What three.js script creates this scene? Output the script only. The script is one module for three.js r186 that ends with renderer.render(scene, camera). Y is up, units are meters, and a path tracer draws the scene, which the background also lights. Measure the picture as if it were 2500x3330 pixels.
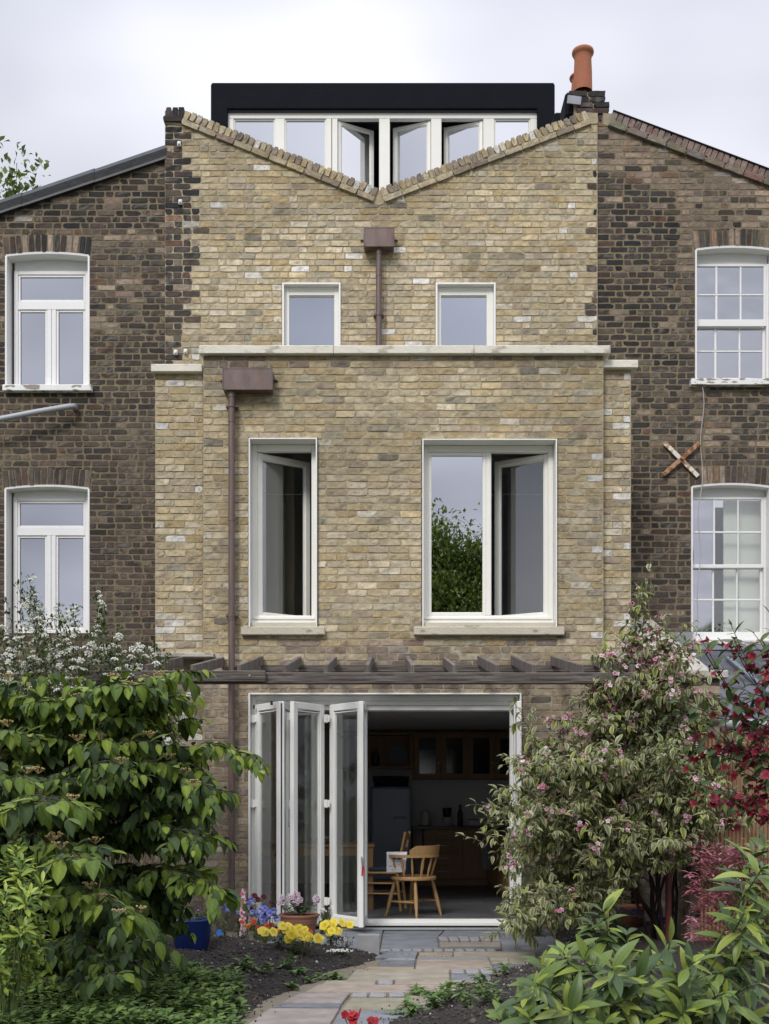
import * as THREE from 'three';
import { ImprovedNoise } from 'three/addons/math/ImprovedNoise.js';
import { RoundedBoxGeometry } from 'three/addons/geometries/RoundedBoxGeometry.js';

// ---------------------------------------------------------------- camera, sky, sun, exposure
const scene = new THREE.Scene();
const FOCAL = 3800, EYE_Y = 1.385, EYE_Z = 12.5, HORIZON = 2603;     // photograph pixels (2500 x 3330) and metres
const camera = new THREE.PerspectiveCamera(2 * Math.atan(1666.5 / FOCAL) * 180 / Math.PI, 2500 / 3333, 0.1, 600);
camera.position.set(0, EYE_Y, EYE_Z);
camera.setViewOffset(2500, 3333, 0, -(HORIZON - 1666), 2500, 3333);  // a view camera with its lens shifted up
camera.updateProjectionMatrix();

const noise3 = new ImprovedNoise();
const SKY_LOW = 0.505;
function skyTexture() {
  const W = 1024, H = 512, data = new Float32Array(W * H * 4);
  const fbm = (x, y, z, o) => { let s = 0, a = 0.5; for (let i = 0; i < o; i++) { s += a * noise3.noise(x, y, z); x *= 2.03; y *= 2.03; z *= 2.03; a *= 0.5; } return s; };
  for (let r = 0; r < H; r++) for (let c = 0; c < W; c++) {
    const up = ((r + 0.5) / H - 0.5) * Math.PI, az = ((c + 0.5) / W - 0.5) * 2 * Math.PI;
    const y = Math.sin(up), x = Math.cos(az) * Math.cos(up), z = Math.sin(az) * Math.cos(up);
    const s = Math.max(0, y), k = 1 / (s + 0.35);
    const big = fbm(x * k * 0.9 + 4.3, y * 1.5 + 1.7, z * k * 0.9 + 7.1, 3), fine = fbm(x * k * 2.6 + 1.3, y * 4 + 9.2, z * k * 2.6 + 2.4, 4), mid = fbm(x * k * 1.7 + 11.3, y * 3.2 + 3.1, z * k * 1.7 + 5.2, 4);
    let L = SKY_LOW * (1 + 3.2 * Math.pow(s, 3.8)) * (1 + 0.9 * big + 0.85 * mid + 0.4 * fine + 0.2 * x);
    const grey = THREE.MathUtils.clamp(0.5 - 1.5 * big - 1.0 * mid - 0.6 * fine - 0.35 * x, 0, 1);
    if (y < 0) L = 0.25;
    const o = (r * W + c) * 4;
    data[o] = L * (0.975 - 0.075 * grey); data[o + 1] = L * (0.98 - 0.045 * grey); data[o + 2] = L * (1.06 + 0.035 * grey); data[o + 3] = 1;
  }
  const t = new THREE.DataTexture(data, W, H, THREE.RGBAFormat, THREE.FloatType);
  t.mapping = THREE.EquirectangularReflectionMapping; t.magFilter = THREE.LinearFilter; t.minFilter = THREE.LinearFilter; t.needsUpdate = true;
  return t;
}
scene.background = skyTexture();
scene.environment = scene.background;

const sun = new THREE.DirectionalLight(new THREE.Color(1, 0.96, 0.9), 1.5);
sun.position.set(-6, 16, 14); sun.target.position.set(0, 3, 0);
sun.castShadow = true; sun.shadow.radius = 30; sun.shadow.mapSize.set(2048, 2048);
Object.assign(sun.shadow.camera, { left: -14, right: 14, top: 16, bottom: -12, near: 1, far: 70 });
scene.add(sun, sun.target);

const renderer = new THREE.WebGLRenderer({ antialias: true });
renderer.setSize(768, 1024);
renderer.toneMapping = THREE.LinearToneMapping;
renderer.toneMappingExposure = 1.33;
renderer.shadowMap.enabled = true;
renderer.shadowMap.type = THREE.PCFSoftShadowMap;

// ---------------------------------------------------------------- helpers
const S = (z) => FOCAL / (EYE_Z - z);                 // photograph pixels per metre at depth z
const X = (px, z) => (px - 1250) / S(z);
const Y = (py, z) => EYE_Y + (HORIZON - py) / S(z);
function rng(seed) { let a = seed >>> 0; const f = () => { a = (a + 0x6d2b79f5) | 0; let t = Math.imul(a ^ (a >>> 15), 1 | a); t = (t + Math.imul(t ^ (t >>> 7), 61 | t)) ^ t; return ((t ^ (t >>> 14)) >>> 0) / 4294967296; };
  f.r = (lo, hi) => lo + (hi - lo) * f(); f.i = (n) => Math.floor(f() * n); f.pick = (l) => l[Math.floor(f() * l.length)]; f.n = () => (f() + f() + f() - 1.5) * 1.15; return f; }
const lerp = (a, b, t) => a + (b - a) * t, clamp = THREE.MathUtils.clamp;
const V = (x, y, z) => new THREE.Vector3(x, y, z);

const used = new Map();
function numbered(name) { const n = used.get(name) ?? 0; used.set(name, n + 1); return n ? name + '_' + String(n).padStart(3, '0') : name; }
function shade(o) { o.castShadow = true; o.receiveShadow = true; return o; }
function thing(name, label, category, pos = [0, 0, 0], group, turn = 0) {
  const o = new THREE.Group(); o.name = numbered(name); o.position.set(...pos); o.rotation.y = turn;
  o.userData = { label, category }; if (group) o.userData.group = group;
  scene.add(o); return o;
}
function part(parent, name, geometry, material, label) {
  const o = shade(new THREE.Mesh(geometry, material)); o.name = name; if (label) o.userData.label = label; parent.add(o); return o;
}
function sub(parent, name) { const o = new THREE.Group(); o.name = name; parent.add(o); return o; }
function single(name, label, category, geometry, material, pos = [0, 0, 0], group) {
  const o = shade(new THREE.Mesh(geometry, material)); o.name = numbered(name); o.position.set(...pos); o.userData = { label, category }; if (group) o.userData.group = group; scene.add(o); return o;
}
function struct(name, geometry, material) { const o = shade(new THREE.Mesh(geometry, material)); o.name = name; o.userData.kind = 'structure'; scene.add(o); return o; }

// Acc collects triangles (position, normal, uv in metres, colour) and builds one geometry.
class Acc {
  constructor() { this.p = []; this.n = []; this.u = []; this.c = []; this.colored = false; }
  get empty() { return !this.p.length; }
  tri(a, b, c, col) {
    const n = V().subVectors(b, a).cross(V().subVectors(c, a)).normalize();
    for (const v of [a, b, c]) {
      this.p.push(v.x, v.y, v.z); this.n.push(n.x, n.y, n.z); this.c.push(...(col ?? [1, 1, 1]));
      const ax = Math.abs(n.x), ay = Math.abs(n.y), az = Math.abs(n.z);
      if (az >= ax && az >= ay) this.u.push(v.x, v.y); else if (ax >= ay) this.u.push(v.z, v.y); else this.u.push(v.x, v.z);
    }
    if (col) this.colored = true;
    return this;
  }
  quad(a, b, c, d, col) { this.tri(a, b, c, col); return this.tri(a, c, d, col); }
  // a box with chamfered edges
  box(x0, x1, y0, y1, z0, z1, b = 0.003, m, col) {
    b = Math.min(b, (x1 - x0) * 0.3, (y1 - y0) * 0.3, (z1 - z0) * 0.3);
    const L = [[x0, x1], [y0, y1], [z0, z1]];
    const P = (sx, sy, sz, axis) => { const s = [sx, sy, sz], q = [0, 0, 0]; for (let i = 0; i < 3; i++) q[i] = L[i][s[i]] + (i === axis ? 0 : s[i] ? -b : b); const v = V(...q); return m ? v.applyMatrix4(m) : v; };
    const q4 = (list, out) => { const n = V().subVectors(list[1], list[0]).cross(V().subVectors(list[2], list[0])); if (n.dot(out) < 0) list.reverse(); this.quad(...list, col); };
    const dir = (x, y, z) => { const v = V(x, y, z); return m ? v.transformDirection(m) : v; };
    for (let a = 0; a < 3; a++) for (const s of [0, 1]) {
      const o = [0, 0, 0]; o[a] = s * 2 - 1;
      const k = [[0, 0], [1, 0], [1, 1], [0, 1]].map(([i, j]) => { const t = [0, 0, 0]; t[a] = s; t[(a + 1) % 3] = i; t[(a + 2) % 3] = j; return P(...t, a); });
      q4(k, dir(...o));
    }
    if (b > 0.0004) {
      for (let a = 0; a < 3; a++) for (const i of [0, 1]) for (const j of [0, 1]) {       // edges along axis a
        const e = (end, ax) => { const t = [0, 0, 0]; t[a] = end; t[(a + 1) % 3] = i; t[(a + 2) % 3] = j; return P(...t, ax); };
        const o = [0, 0, 0]; o[(a + 1) % 3] = i * 2 - 1; o[(a + 2) % 3] = j * 2 - 1;
        q4([e(0, (a + 1) % 3), e(1, (a + 1) % 3), e(1, (a + 2) % 3), e(0, (a + 2) % 3)], dir(...o));
      }
      for (const i of [0, 1]) for (const j of [0, 1]) for (const k of [0, 1]) {
        const t = [P(i, j, k, 0), P(i, j, k, 1), P(i, j, k, 2)], o = dir(i * 2 - 1, j * 2 - 1, k * 2 - 1);
        if (V().subVectors(t[1], t[0]).cross(V().subVectors(t[2], t[0])).dot(o) < 0) t.reverse();
        this.tri(...t, col);
      }
    }
    return this;
  }
  // four butt-jointed bars round a rectangle
  ring(x0, x1, y0, y1, t, z0, z1, b = 0.004, m, tb = t) {
    this.box(x0, x0 + t, y0, y1, z0, z1, b, m); this.box(x1 - t, x1, y0, y1, z0, z1, b, m);
    this.box(x0 + t, x1 - t, y0, y0 + tb, z0, z1 - 0.002, b, m); return this.box(x0 + t, x1 - t, y1 - t, y1, z0, z1 - 0.002, b, m);
  }
  add(g, m, col) {
    const q = g.index ? g.toNonIndexed() : g, P = q.attributes.position, N = q.attributes.normal, U = q.attributes.uv, C = q.attributes.color, v = V(), nm = m ? new THREE.Matrix3().getNormalMatrix(m) : null;
    for (let i = 0; i < P.count; i++) {
      v.fromBufferAttribute(P, i); if (m) v.applyMatrix4(m); this.p.push(v.x, v.y, v.z);
      v.fromBufferAttribute(N, i); if (nm) v.applyMatrix3(nm).normalize(); this.n.push(v.x, v.y, v.z);
      if (U) this.u.push(U.getX(i), U.getY(i)); else this.u.push(0, 0);
      if (C) { const k = col ?? [1, 1, 1]; this.c.push(C.getX(i) * k[0], C.getY(i) * k[1], C.getZ(i) * k[2]); this.colored = true; } else { this.c.push(...(col ?? [1, 1, 1])); if (col) this.colored = true; }
    }
    return this;
  }
  tube(pts, r0, r1 = r0, sides = 7, col, cap = true) {         // a tapered tube through points
    const rings = [], n = pts.length, up = V(0.13, 0.97, 0.2).normalize();
    for (let i = 0; i < n; i++) {
      const t = V().subVectors(pts[Math.min(n - 1, i + 1)], pts[Math.max(0, i - 1)]).normalize();
      const a = V().crossVectors(t, Math.abs(t.dot(up)) > 0.95 ? V(1, 0, 0) : up).normalize(), b = V().crossVectors(t, a), r = typeof r0 === 'function' ? r0(i / (n - 1)) : lerp(r0, r1, i / (n - 1));
      const ring = []; for (let k = 0; k < sides; k++) { const w = k / sides * 2 * Math.PI; ring.push({ p: pts[i].clone().addScaledVector(a, Math.cos(w) * r).addScaledVector(b, Math.sin(w) * r), n: V().addScaledVector(a, Math.cos(w)).addScaledVector(b, Math.sin(w)) }); }
      rings.push(ring);
    }
    let along = 0;
    const put = (q, u, v) => { this.p.push(q.p.x, q.p.y, q.p.z); this.n.push(q.n.x, q.n.y, q.n.z); this.u.push(u, v); this.c.push(...(col ?? [1, 1, 1])); };
    for (let i = 0; i + 1 < n; i++) {
      const step = pts[i].distanceTo(pts[i + 1]), w = 0.25;
      for (let k = 0; k < sides; k++) { const a = rings[i][k], b = rings[i][(k + 1) % sides], c = rings[i + 1][(k + 1) % sides], d = rings[i + 1][k], u0 = k / sides * w, u1 = (k + 1) / sides * w;
        put(a, u0, along); put(b, u1, along); put(c, u1, along + step); put(a, u0, along); put(c, u1, along + step); put(d, u0, along + step); }
      along += step;
    }
    if (col) this.colored = true;
    if (cap) for (const [r, s] of [[rings[0], 1], [rings[n - 1], 0]]) for (let k = 1; k + 1 < sides; k++) s ? this.tri(r[0].p, r[k + 1].p, r[k].p, col) : this.tri(r[0].p, r[k].p, r[k + 1].p, col);
    return this;
  }
  geo() {
    const g = new THREE.BufferGeometry(), f = (a, k) => new THREE.BufferAttribute(new Float32Array(a), k);
    g.setAttribute('position', f(this.p, 3)); g.setAttribute('normal', f(this.n, 3)); g.setAttribute('uv', f(this.u, 2));
    if (this.colored) g.setAttribute('color', f(this.c, 3));
    return g;
  }
}
// a flat outline with holes, extruded backwards from zFront, uv in metres
function slab(outline, holes, zFront, depth) {
  const sh = new THREE.Shape(outline.map(([x, y]) => new THREE.Vector2(x, y)));
  for (const h of holes) sh.holes.push(new THREE.Path(h.map(([x, y]) => new THREE.Vector2(x, y))));
  const g = new THREE.ExtrudeGeometry(sh, { depth, bevelEnabled: false }); g.translate(0, 0, zFront - depth); return g;
}
const rect = (x0, x1, y0, y1) => [[x0, y0], [x1, y0], [x1, y1], [x0, y1]];
const M4 = (x, y, z, rx = 0, ry = 0, rz = 0, s = 1) => new THREE.Matrix4().compose(V(x, y, z), new THREE.Quaternion().setFromEuler(new THREE.Euler(rx, ry, rz, 'YXZ')), typeof s === 'number' ? V(s, s, s) : V(...s));
const lathe = (pts, seg = 24) => new THREE.LatheGeometry(pts.map(([r, y]) => new THREE.Vector2(r, y)), seg);

// ---------------------------------------------------------------- tileable noise and textures
function hash2(x, y, s) { let h = Math.imul(x, 374761393) ^ Math.imul(y, 668265263) ^ Math.imul(s, 1274126177); h = Math.imul(h ^ (h >>> 13), 1274126177); return ((h ^ (h >>> 16)) >>> 0) / 4294967296; }
function vnoise(u, v, px, py, s) {          // value noise, period px, py cells over the unit square
  const x = u * px, y = v * py, ix = Math.floor(x), iy = Math.floor(y), fx = x - ix, fy = y - iy, a = fx * fx * (3 - 2 * fx), b = fy * fy * (3 - 2 * fy);
  const m = (i, n) => ((i % n) + n) % n, x0 = m(ix, px), x1 = m(ix + 1, px), y0 = m(iy, py), y1 = m(iy + 1, py);
  return lerp(lerp(hash2(x0, y0, s), hash2(x1, y0, s), a), lerp(hash2(x0, y1, s), hash2(x1, y1, s), a), b);
}
function tfbm(u, v, px, py, s, o = 4) { let t = 0, a = 0.5, w = 0; for (let i = 0; i < o; i++) { t += a * vnoise(u, v, px << i, py << i, s + i * 17); w += a; a *= 0.55; } return t / w; }
function tex(size, fn, per = 1, srgb = false, h = size) {   // fn(u, v) -> [r, g, b] 0..1; per = metres that one tile covers
  const d = new Uint8Array(size * h * 4);
  for (let y = 0; y < h; y++) for (let x = 0; x < size; x++) { const c = fn((x + 0.5) / size, (y + 0.5) / h), o = (y * size + x) * 4; for (let k = 0; k < 3; k++) d[o + k] = clamp(Math.round((Array.isArray(c) ? c[k] : c) * 255), 0, 255); d[o + 3] = 255; }
  const t = new THREE.DataTexture(d, size, h, THREE.RGBAFormat); t.magFilter = THREE.LinearFilter; t.minFilter = THREE.LinearMipmapLinearFilter; t.generateMipmaps = true;
  t.wrapS = t.wrapT = THREE.RepeatWrapping; t.repeat.set(1 / per, 1 / per); if (srgb) t.colorSpace = THREE.SRGBColorSpace; t.needsUpdate = true; return t;
}
const mat = (o) => new THREE.MeshStandardMaterial(o), phys = (o) => new THREE.MeshPhysicalMaterial(o);
const rgb = (r, g, b) => new THREE.Color().setRGB(r, g, b);
const grain = (lo, hi, a, b, s, o = 4) => (u, v) => lerp(lo, hi, tfbm(u, v, a, b, s, o));
const M = {};
{
  const brickMap = tex(512, (u, v) => {
    let k = 0.52 + 0.62 * tfbm(u, v, 16, 22, 3, 5); const pit = vnoise(u, v, 110, 110, 31); if (pit > 0.87) k *= 0.5; const stain = tfbm(u, v, 7, 9, 77, 4);
    const lime = clamp((tfbm(u, v, 11, 16, 55, 5) - 0.56) * 6, 0, 1); k *= 0.9 + 0.2 * stain; return [lerp(k, 1.0, lime * 0.45), lerp(k * 0.985, 1.0, lime * 0.5), lerp(k * 0.96, 1.0, lime * 0.6)];
  }, 0.8);
  const brickBump = tex(512, (u, v) => { const pit = vnoise(u, v, 110, 110, 31); return 0.65 * tfbm(u, v, 22, 22, 9, 5) + (pit > 0.86 ? -0.1 : 0.25) + 0.1 * vnoise(u, v, 180, 180, 5); }, 0.8);
  M.brick = mat({ vertexColors: true, map: brickMap, bumpMap: brickBump, bumpScale: 0.006, roughness: 0.92 });
  const mort = tex(512, (u, v) => (0.66 + 0.34 * tfbm(u, v, 60, 60, 8, 4)) * (0.72 + 0.5 * tfbm(u, v, 5, 6, 9, 4)), 2.4), mortB = tex(256, grain(0, 1, 40, 40, 12), 0.5);
  M.mortar = mat({ color: rgb(0.46, 0.39, 0.265), map: mort, bumpMap: mortB, bumpScale: 0.004, roughness: 0.95 });
  M.mortarTan = mat({ color: rgb(0.235, 0.19, 0.12), map: mort, bumpMap: mortB, bumpScale: 0.004, roughness: 0.95 });
  M.mortarGrey = mat({ color: rgb(0.36, 0.31, 0.22), map: mort, bumpMap: mortB, bumpScale: 0.004, roughness: 0.95 });
  const stone = tex(512, (u, v) => { const k = 0.78 + 0.22 * tfbm(u, v, 6, 10, 41, 5), d = clamp((tfbm(u, v, 9, 20, 43, 5) - 0.62) * 7, 0, 1); return [k * (1 - 0.4 * d), k * (1 - 0.42 * d), k * (1 - 0.45 * d)]; }, 1.2);
  const stoneB = tex(256, grain(0, 1, 30, 30, 44, 5), 0.5);
  M.coping = mat({ color: rgb(0.80, 0.765, 0.66), map: stone, bumpMap: stoneB, bumpScale: 0.003, roughness: 0.85 });
  M.sill = mat({ color: rgb(0.60, 0.555, 0.45), map: stone, bumpMap: stoneB, bumpScale: 0.004, roughness: 0.9 });
  M.concrete = mat({ color: rgb(0.5, 0.48, 0.42), map: stone, bumpMap: stoneB, bumpScale: 0.005, roughness: 0.92 });
  const paint = tex(256, (u, v) => { const k = 0.95 + 0.05 * tfbm(u, v, 5, 9, 91, 4); return [k, k, k * 0.995]; }, 0.9);
  M.white = mat({ color: rgb(0.87, 0.87, 0.845), map: paint, roughness: 0.42 });
  M.cream = mat({ color: rgb(0.85, 0.84, 0.79), map: paint, roughness: 0.45 });
  M.plastic = mat({ color: rgb(0.83, 0.83, 0.84), map: paint, roughness: 0.3 });
  const peel = tex(512, (u, v) => { const f = tfbm(u, v, 8, 24, 61, 5), g = clamp((f - 0.54) * 20, 0, 1), k = 0.93 + 0.07 * tfbm(u, v, 12, 12, 4, 3); return [lerp(k, 0.34, g), lerp(k, 0.3, g), lerp(k, 0.26, g)]; }, 0.8);
  M.oldWhite = mat({ color: rgb(0.8, 0.8, 0.79), map: peel, roughness: 0.6 });
  M.oldPaint = mat({ color: rgb(0.82, 0.82, 0.82), map: paint, roughness: 0.5 });
  M.black = phys({ specularIntensity: 0.25, color: rgb(0.007, 0.0085, 0.014), map: tex(256, grain(0.7, 1, 8, 8, 19), 1.3), bumpMap: tex(256, grain(0, 1, 18, 18, 23, 4), 0.7), bumpScale: 0.003, roughness: 0.8 });
  M.lead = mat({ color: rgb(0.05, 0.052, 0.06), map: tex(512, grain(0.5, 1, 6, 12, 29, 5), 1.1), bumpMap: tex(256, grain(0, 1, 10, 10, 24, 4), 0.8), bumpScale: 0.006, roughness: 0.55, metalness: 0.2 });
  M.greyLead = mat({ color: rgb(0.33, 0.35, 0.39), map: tex(256, grain(0.6, 1, 6, 6, 39, 4), 0.6), roughness: 0.55, metalness: 0.2 });
  const cop = (u, v) => { const a = clamp(tfbm(u, v, 14, 3, 71, 5) * 1.8 - 0.45, 0, 1), b = clamp((tfbm(u, v, 10, 4, 73, 5) - 0.5) * 4, 0, 1); return [lerp(0.62, 1, a), lerp(0.62, 1, a) * lerp(1, 1.1, b), lerp(0.62, 1, a) * lerp(1, 1.3, b)]; };
  M.copper = mat({ color: rgb(0.185, 0.125, 0.108), map: tex(256, cop, 0.7), roughness: 0.5, metalness: 0.2 });
  M.terracotta = mat({ color: rgb(0.40, 0.145, 0.075), map: tex(256, grain(0.75, 1, 8, 14, 81, 4), 0.8), roughness: 0.8 });
  M.pot = mat({ color: rgb(0.30, 0.135, 0.085), map: tex(256, grain(0.65, 1, 6, 10, 83, 5), 0.5), roughness: 0.8 });
  const wood = (u, v) => { const k = tfbm(u, v, 3, 60, 101, 4), c = vnoise(u, v, 4, 150, 103); const b = tfbm(u, v, 4, 6, 107, 4); return clamp((0.15 + 0.95 * k) * (0.55 + 0.75 * b), 0, 1) * (c > 0.8 ? 0.5 : 1); };
  M.oldWood = mat({ color: rgb(0.215, 0.185, 0.165), map: tex(512, wood, 0.9), bumpMap: tex(512, wood, 0.9), bumpScale: 0.006, roughness: 0.9 });
  M.oldWoodUp = mat({ color: rgb(0.26, 0.225, 0.2), map: tex(512, (u, v) => wood(v, u), 0.9), bumpMap: tex(512, (u, v) => wood(v, u), 0.9), bumpScale: 0.006, roughness: 0.9 });
  const pine = (u, v) => { const k = tfbm(u, v, 40, 3, 111, 4); return [0.72 + 0.28 * k, 0.68 + 0.3 * k, 0.6 + 0.32 * k]; };
  M.pine = mat({ color: rgb(0.50, 0.31, 0.145), map: tex(256, pine, 0.6), roughness: 0.42 });
  M.kitchenWood = mat({ color: rgb(0.38, 0.225, 0.13), map: tex(256, pine, 0.6), roughness: 0.5 });
  M.slatWood = mat({ color: rgb(0.30, 0.165, 0.10), map: tex(256, pine, 0.9), roughness: 0.85 });
  M.rust = mat({ color: rgb(0.42, 0.25, 0.15), map: tex(256, (u, v) => { const a = clamp((tfbm(u, v, 6, 6, 121, 5) - 0.42) * 5, 0, 1); return [lerp(0.5, 1, a), lerp(0.32, 1, a), lerp(0.2, 1, a)]; }, 0.25), roughness: 0.85 });
  M.rustWhite = mat({ color: rgb(0.7, 0.66, 0.58), map: tex(256, (u, v) => { const a = clamp((tfbm(u, v, 6, 6, 125, 5) - 0.36) * 5, 0, 1); return [lerp(0.5, 1, a), lerp(0.32, 1, a), lerp(0.2, 1, a)]; }, 0.25), roughness: 0.85 });
  M.greyPipe = mat({ color: rgb(0.36, 0.38, 0.41), roughness: 0.45 });
  M.slate = mat({ color: rgb(0.17, 0.18, 0.215), map: tex(256, grain(0.7, 1, 5, 5, 131, 5), 0.5), roughness: 0.6 });
  M.cable = mat({ color: rgb(0.42, 0.4, 0.4), roughness: 0.5 });
  M.steel = mat({ color: rgb(0.6, 0.6, 0.62), roughness: 0.3, metalness: 0.9 });
  M.rubber = mat({ color: rgb(0.02, 0.02, 0.022), roughness: 0.6 });
  // panes: clear double glazing, and glazing before drawn rooms that mostly mirrors the sky
  M.glass = phys({ color: rgb(0.93, 0.95, 0.94), transmission: 1, thickness: 0, roughness: 0.0, ior: 2.2 });
  M.paneClear = mat({ color: rgb(0.80, 0.82, 0.845), metalness: 1, roughness: 0.0 });
  M.paneMirror = mat({ color: rgb(0.74, 0.755, 0.785), metalness: 1, roughness: 0.0 });
  M.paneDeep = mat({ color: rgb(0.50, 0.535, 0.59), metalness: 1, roughness: 0.0 });
  M.paneOld = mat({ color: rgb(0.54, 0.55, 0.585), metalness: 1, roughness: 0.02, bumpMap: tex(256, grain(0, 1, 2, 3, 141, 2), 0.9), bumpScale: 0.004 });
  M.plaster = mat({ color: rgb(0.5, 0.51, 0.54), roughness: 0.9 });
  M.ceiling = mat({ color: rgb(0.8, 0.8, 0.8), roughness: 0.9 });
}
// ================================================================ brickwork
const PAL = {
  yellow: [[0.50, 0.405, 0.235, 6], [0.53, 0.45, 0.295, 6], [0.45, 0.335, 0.17, 2.4], [0.53, 0.465, 0.34, 4], [0.44, 0.375, 0.26, 3], [0.44, 0.35, 0.27, 1.4], [0.36, 0.315, 0.235, 1.2], [0.24, 0.22, 0.19, 0.4], [0.68, 0.64, 0.55, 0.3], [0.10, 0.10, 0.10, 0.12]],
  pale: [[0.57, 0.475, 0.305, 5], [0.61, 0.53, 0.39, 5], [0.52, 0.41, 0.225, 3], [0.49, 0.42, 0.30, 2], [0.30, 0.275, 0.225, 0.5], [0.70, 0.65, 0.55, 0.8]],
  ground: [[0.42, 0.34, 0.24, 4], [0.37, 0.30, 0.23, 4], [0.31, 0.25, 0.21, 3], [0.27, 0.235, 0.21, 2], [0.44, 0.37, 0.27, 3], [0.235, 0.165, 0.145, 1.4], [0.66, 0.63, 0.56, 0.25], [0.12, 0.115, 0.11, 0.3]],
  dark: [[0.058, 0.054, 0.054, 4], [0.10, 0.078, 0.068, 3.2], [0.15, 0.115, 0.088, 2.6], [0.20, 0.165, 0.122, 2], [0.08, 0.058, 0.056, 3], [0.032, 0.032, 0.036, 1.7], [0.175, 0.09, 0.062, 0.7], [0.30, 0.255, 0.19, 0.8]],
  purple: [[0.095, 0.073, 0.068, 4], [0.13, 0.098, 0.088, 4], [0.07, 0.06, 0.058, 3], [0.165, 0.13, 0.11, 2.2], [0.15, 0.085, 0.07, 0.9], [0.04, 0.038, 0.042, 1.4]],
  buff: [[0.36, 0.28, 0.215, 4], [0.43, 0.335, 0.255, 3], [0.30, 0.235, 0.19, 3], [0.34, 0.25, 0.21, 2.5], [0.19, 0.13, 0.11, 1.4], [0.26, 0.13, 0.08, 0.6], [0.62, 0.58, 0.54, 0.35]],
  soot: [[0.030, 0.030, 0.034, 4], [0.05, 0.046, 0.044, 3], [0.075, 0.055, 0.052, 2], [0.11, 0.068, 0.056, 0.8]],
  pinkCap: [[0.29, 0.20, 0.18, 4], [0.25, 0.16, 0.14, 3], [0.32, 0.26, 0.24, 3], [0.19, 0.145, 0.13, 2]],
};
function tone(name, R) {
  const list = PAL[name]; let t = R() * list.reduce((s, c) => s + c[3], 0), c = list[0];
  for (c of list) if ((t -= c[3]) < 0) break;
  const k = (name === 'dark' || name === 'purple' || name === 'soot' ? 0.95 : 1.0) * (0.86 + 0.28 * R()), w = 0.06 * (R() - 0.5), mean = { yellow: [0.50, 0.425, 0.285], pale: [0.57, 0.50, 0.365], ground: [0.36, 0.295, 0.22], dark: [0.1, 0.082, 0.07], purple: [0.1, 0.08, 0.07], buff: [0.32, 0.26, 0.21] }[name]; if (mean) c = c.slice(0, 3).map((v, i) => lerp(v, mean[i], 0.3)); return [c[0] * k * (1 + w), c[1] * k, c[2] * k * (1 - w)];
}
// one brick about the origin: an uneven front with chipped edges, sides running back
function brickGeo(R, w, h, col, back = 0.035, rough = 1) {
  const nx = 4, ny = 2, p = [], u = [], c = [], idx = [], du = R() * 9, dv = R() * 9, tilt = (R() - 0.5) * 0.004 * rough, lean = (R() - 0.5) * 0.004 * rough, rot = (R() - 0.5) * 0.012 * rough, out = R() * 0.003 * rough;
  const at = (x, y, z) => { p.push(x - y * rot, y + x * rot, z); u.push(x + du, y + dv); };
  const lime = R() < 0.3 ? 1 : 0;
  for (let j = 0; j <= ny; j++) for (let i = 0; i <= nx; i++) {
    const ex = i === 0 || i === nx, ey = j === 0 || j === ny, x = (i / nx - 0.5) * w, y = (j / ny - 0.5) * h, chip = ex && ey && R() < 0.3 ? 0.008 : 0;
    at(x + (ex ? -Math.sign(x) * (R() * 0.004 + chip) : 0) * rough, y + (ey ? -Math.sign(y) * (R() * 0.0035 + chip * 0.6) * rough : 0), out + tilt * x / w * 2 + lean * y / h * 2 - (chip ? 0.003 : 0) + (R() - 0.5) * 0.0022 * rough);
    const m = (0.84 + 0.3 * R()) * (R() < 0.06 ? 0.6 : 1), l = lime && R() < 0.5 ? 0.22 * R() : 0; c.push(lerp(col[0] * m, 0.6, l), lerp(col[1] * m, 0.56, l), lerp(col[2] * m, 0.47, l));
  }
  const k = (i, j) => j * (nx + 1) + i;
  for (let j = 0; j < ny; j++) for (let i = 0; i < nx; i++) idx.push(k(i, j), k(i + 1, j), k(i + 1, j + 1), k(i, j), k(i + 1, j + 1), k(i, j + 1));
  const loop = []; for (let i = 0; i < nx; i++) loop.push(k(i, 0)); for (let j = 0; j < ny; j++) loop.push(k(nx, j)); for (let i = nx; i > 0; i--) loop.push(k(i, ny)); for (let j = ny; j > 0; j--) loop.push(k(0, j));
  const n = loop.length, b = p.length / 3;
  for (const dz of [0, 1]) for (const q of loop) { p.push(p[q * 3], p[q * 3 + 1], dz ? -back : p[q * 3 + 2]); u.push(u[q * 2], u[q * 2 + 1] + dz * back); c.push(c[q * 3] * 0.9, c[q * 3 + 1] * 0.9, c[q * 3 + 2] * 0.9); }
  for (let q = 0; q < n; q++) { const r = (q + 1) % n; idx.push(b + q, b + n + q, b + n + r, b + q, b + n + r, b + r); }
  const g = new THREE.BufferGeometry();
  g.setAttribute('position', new THREE.Float32BufferAttribute(p, 3)); g.setAttribute('uv', new THREE.Float32BufferAttribute(u, 2)); g.setAttribute('color', new THREE.Float32BufferAttribute(c, 3)); g.setIndex(idx); g.computeVertexNormals(); return g;
}
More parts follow.
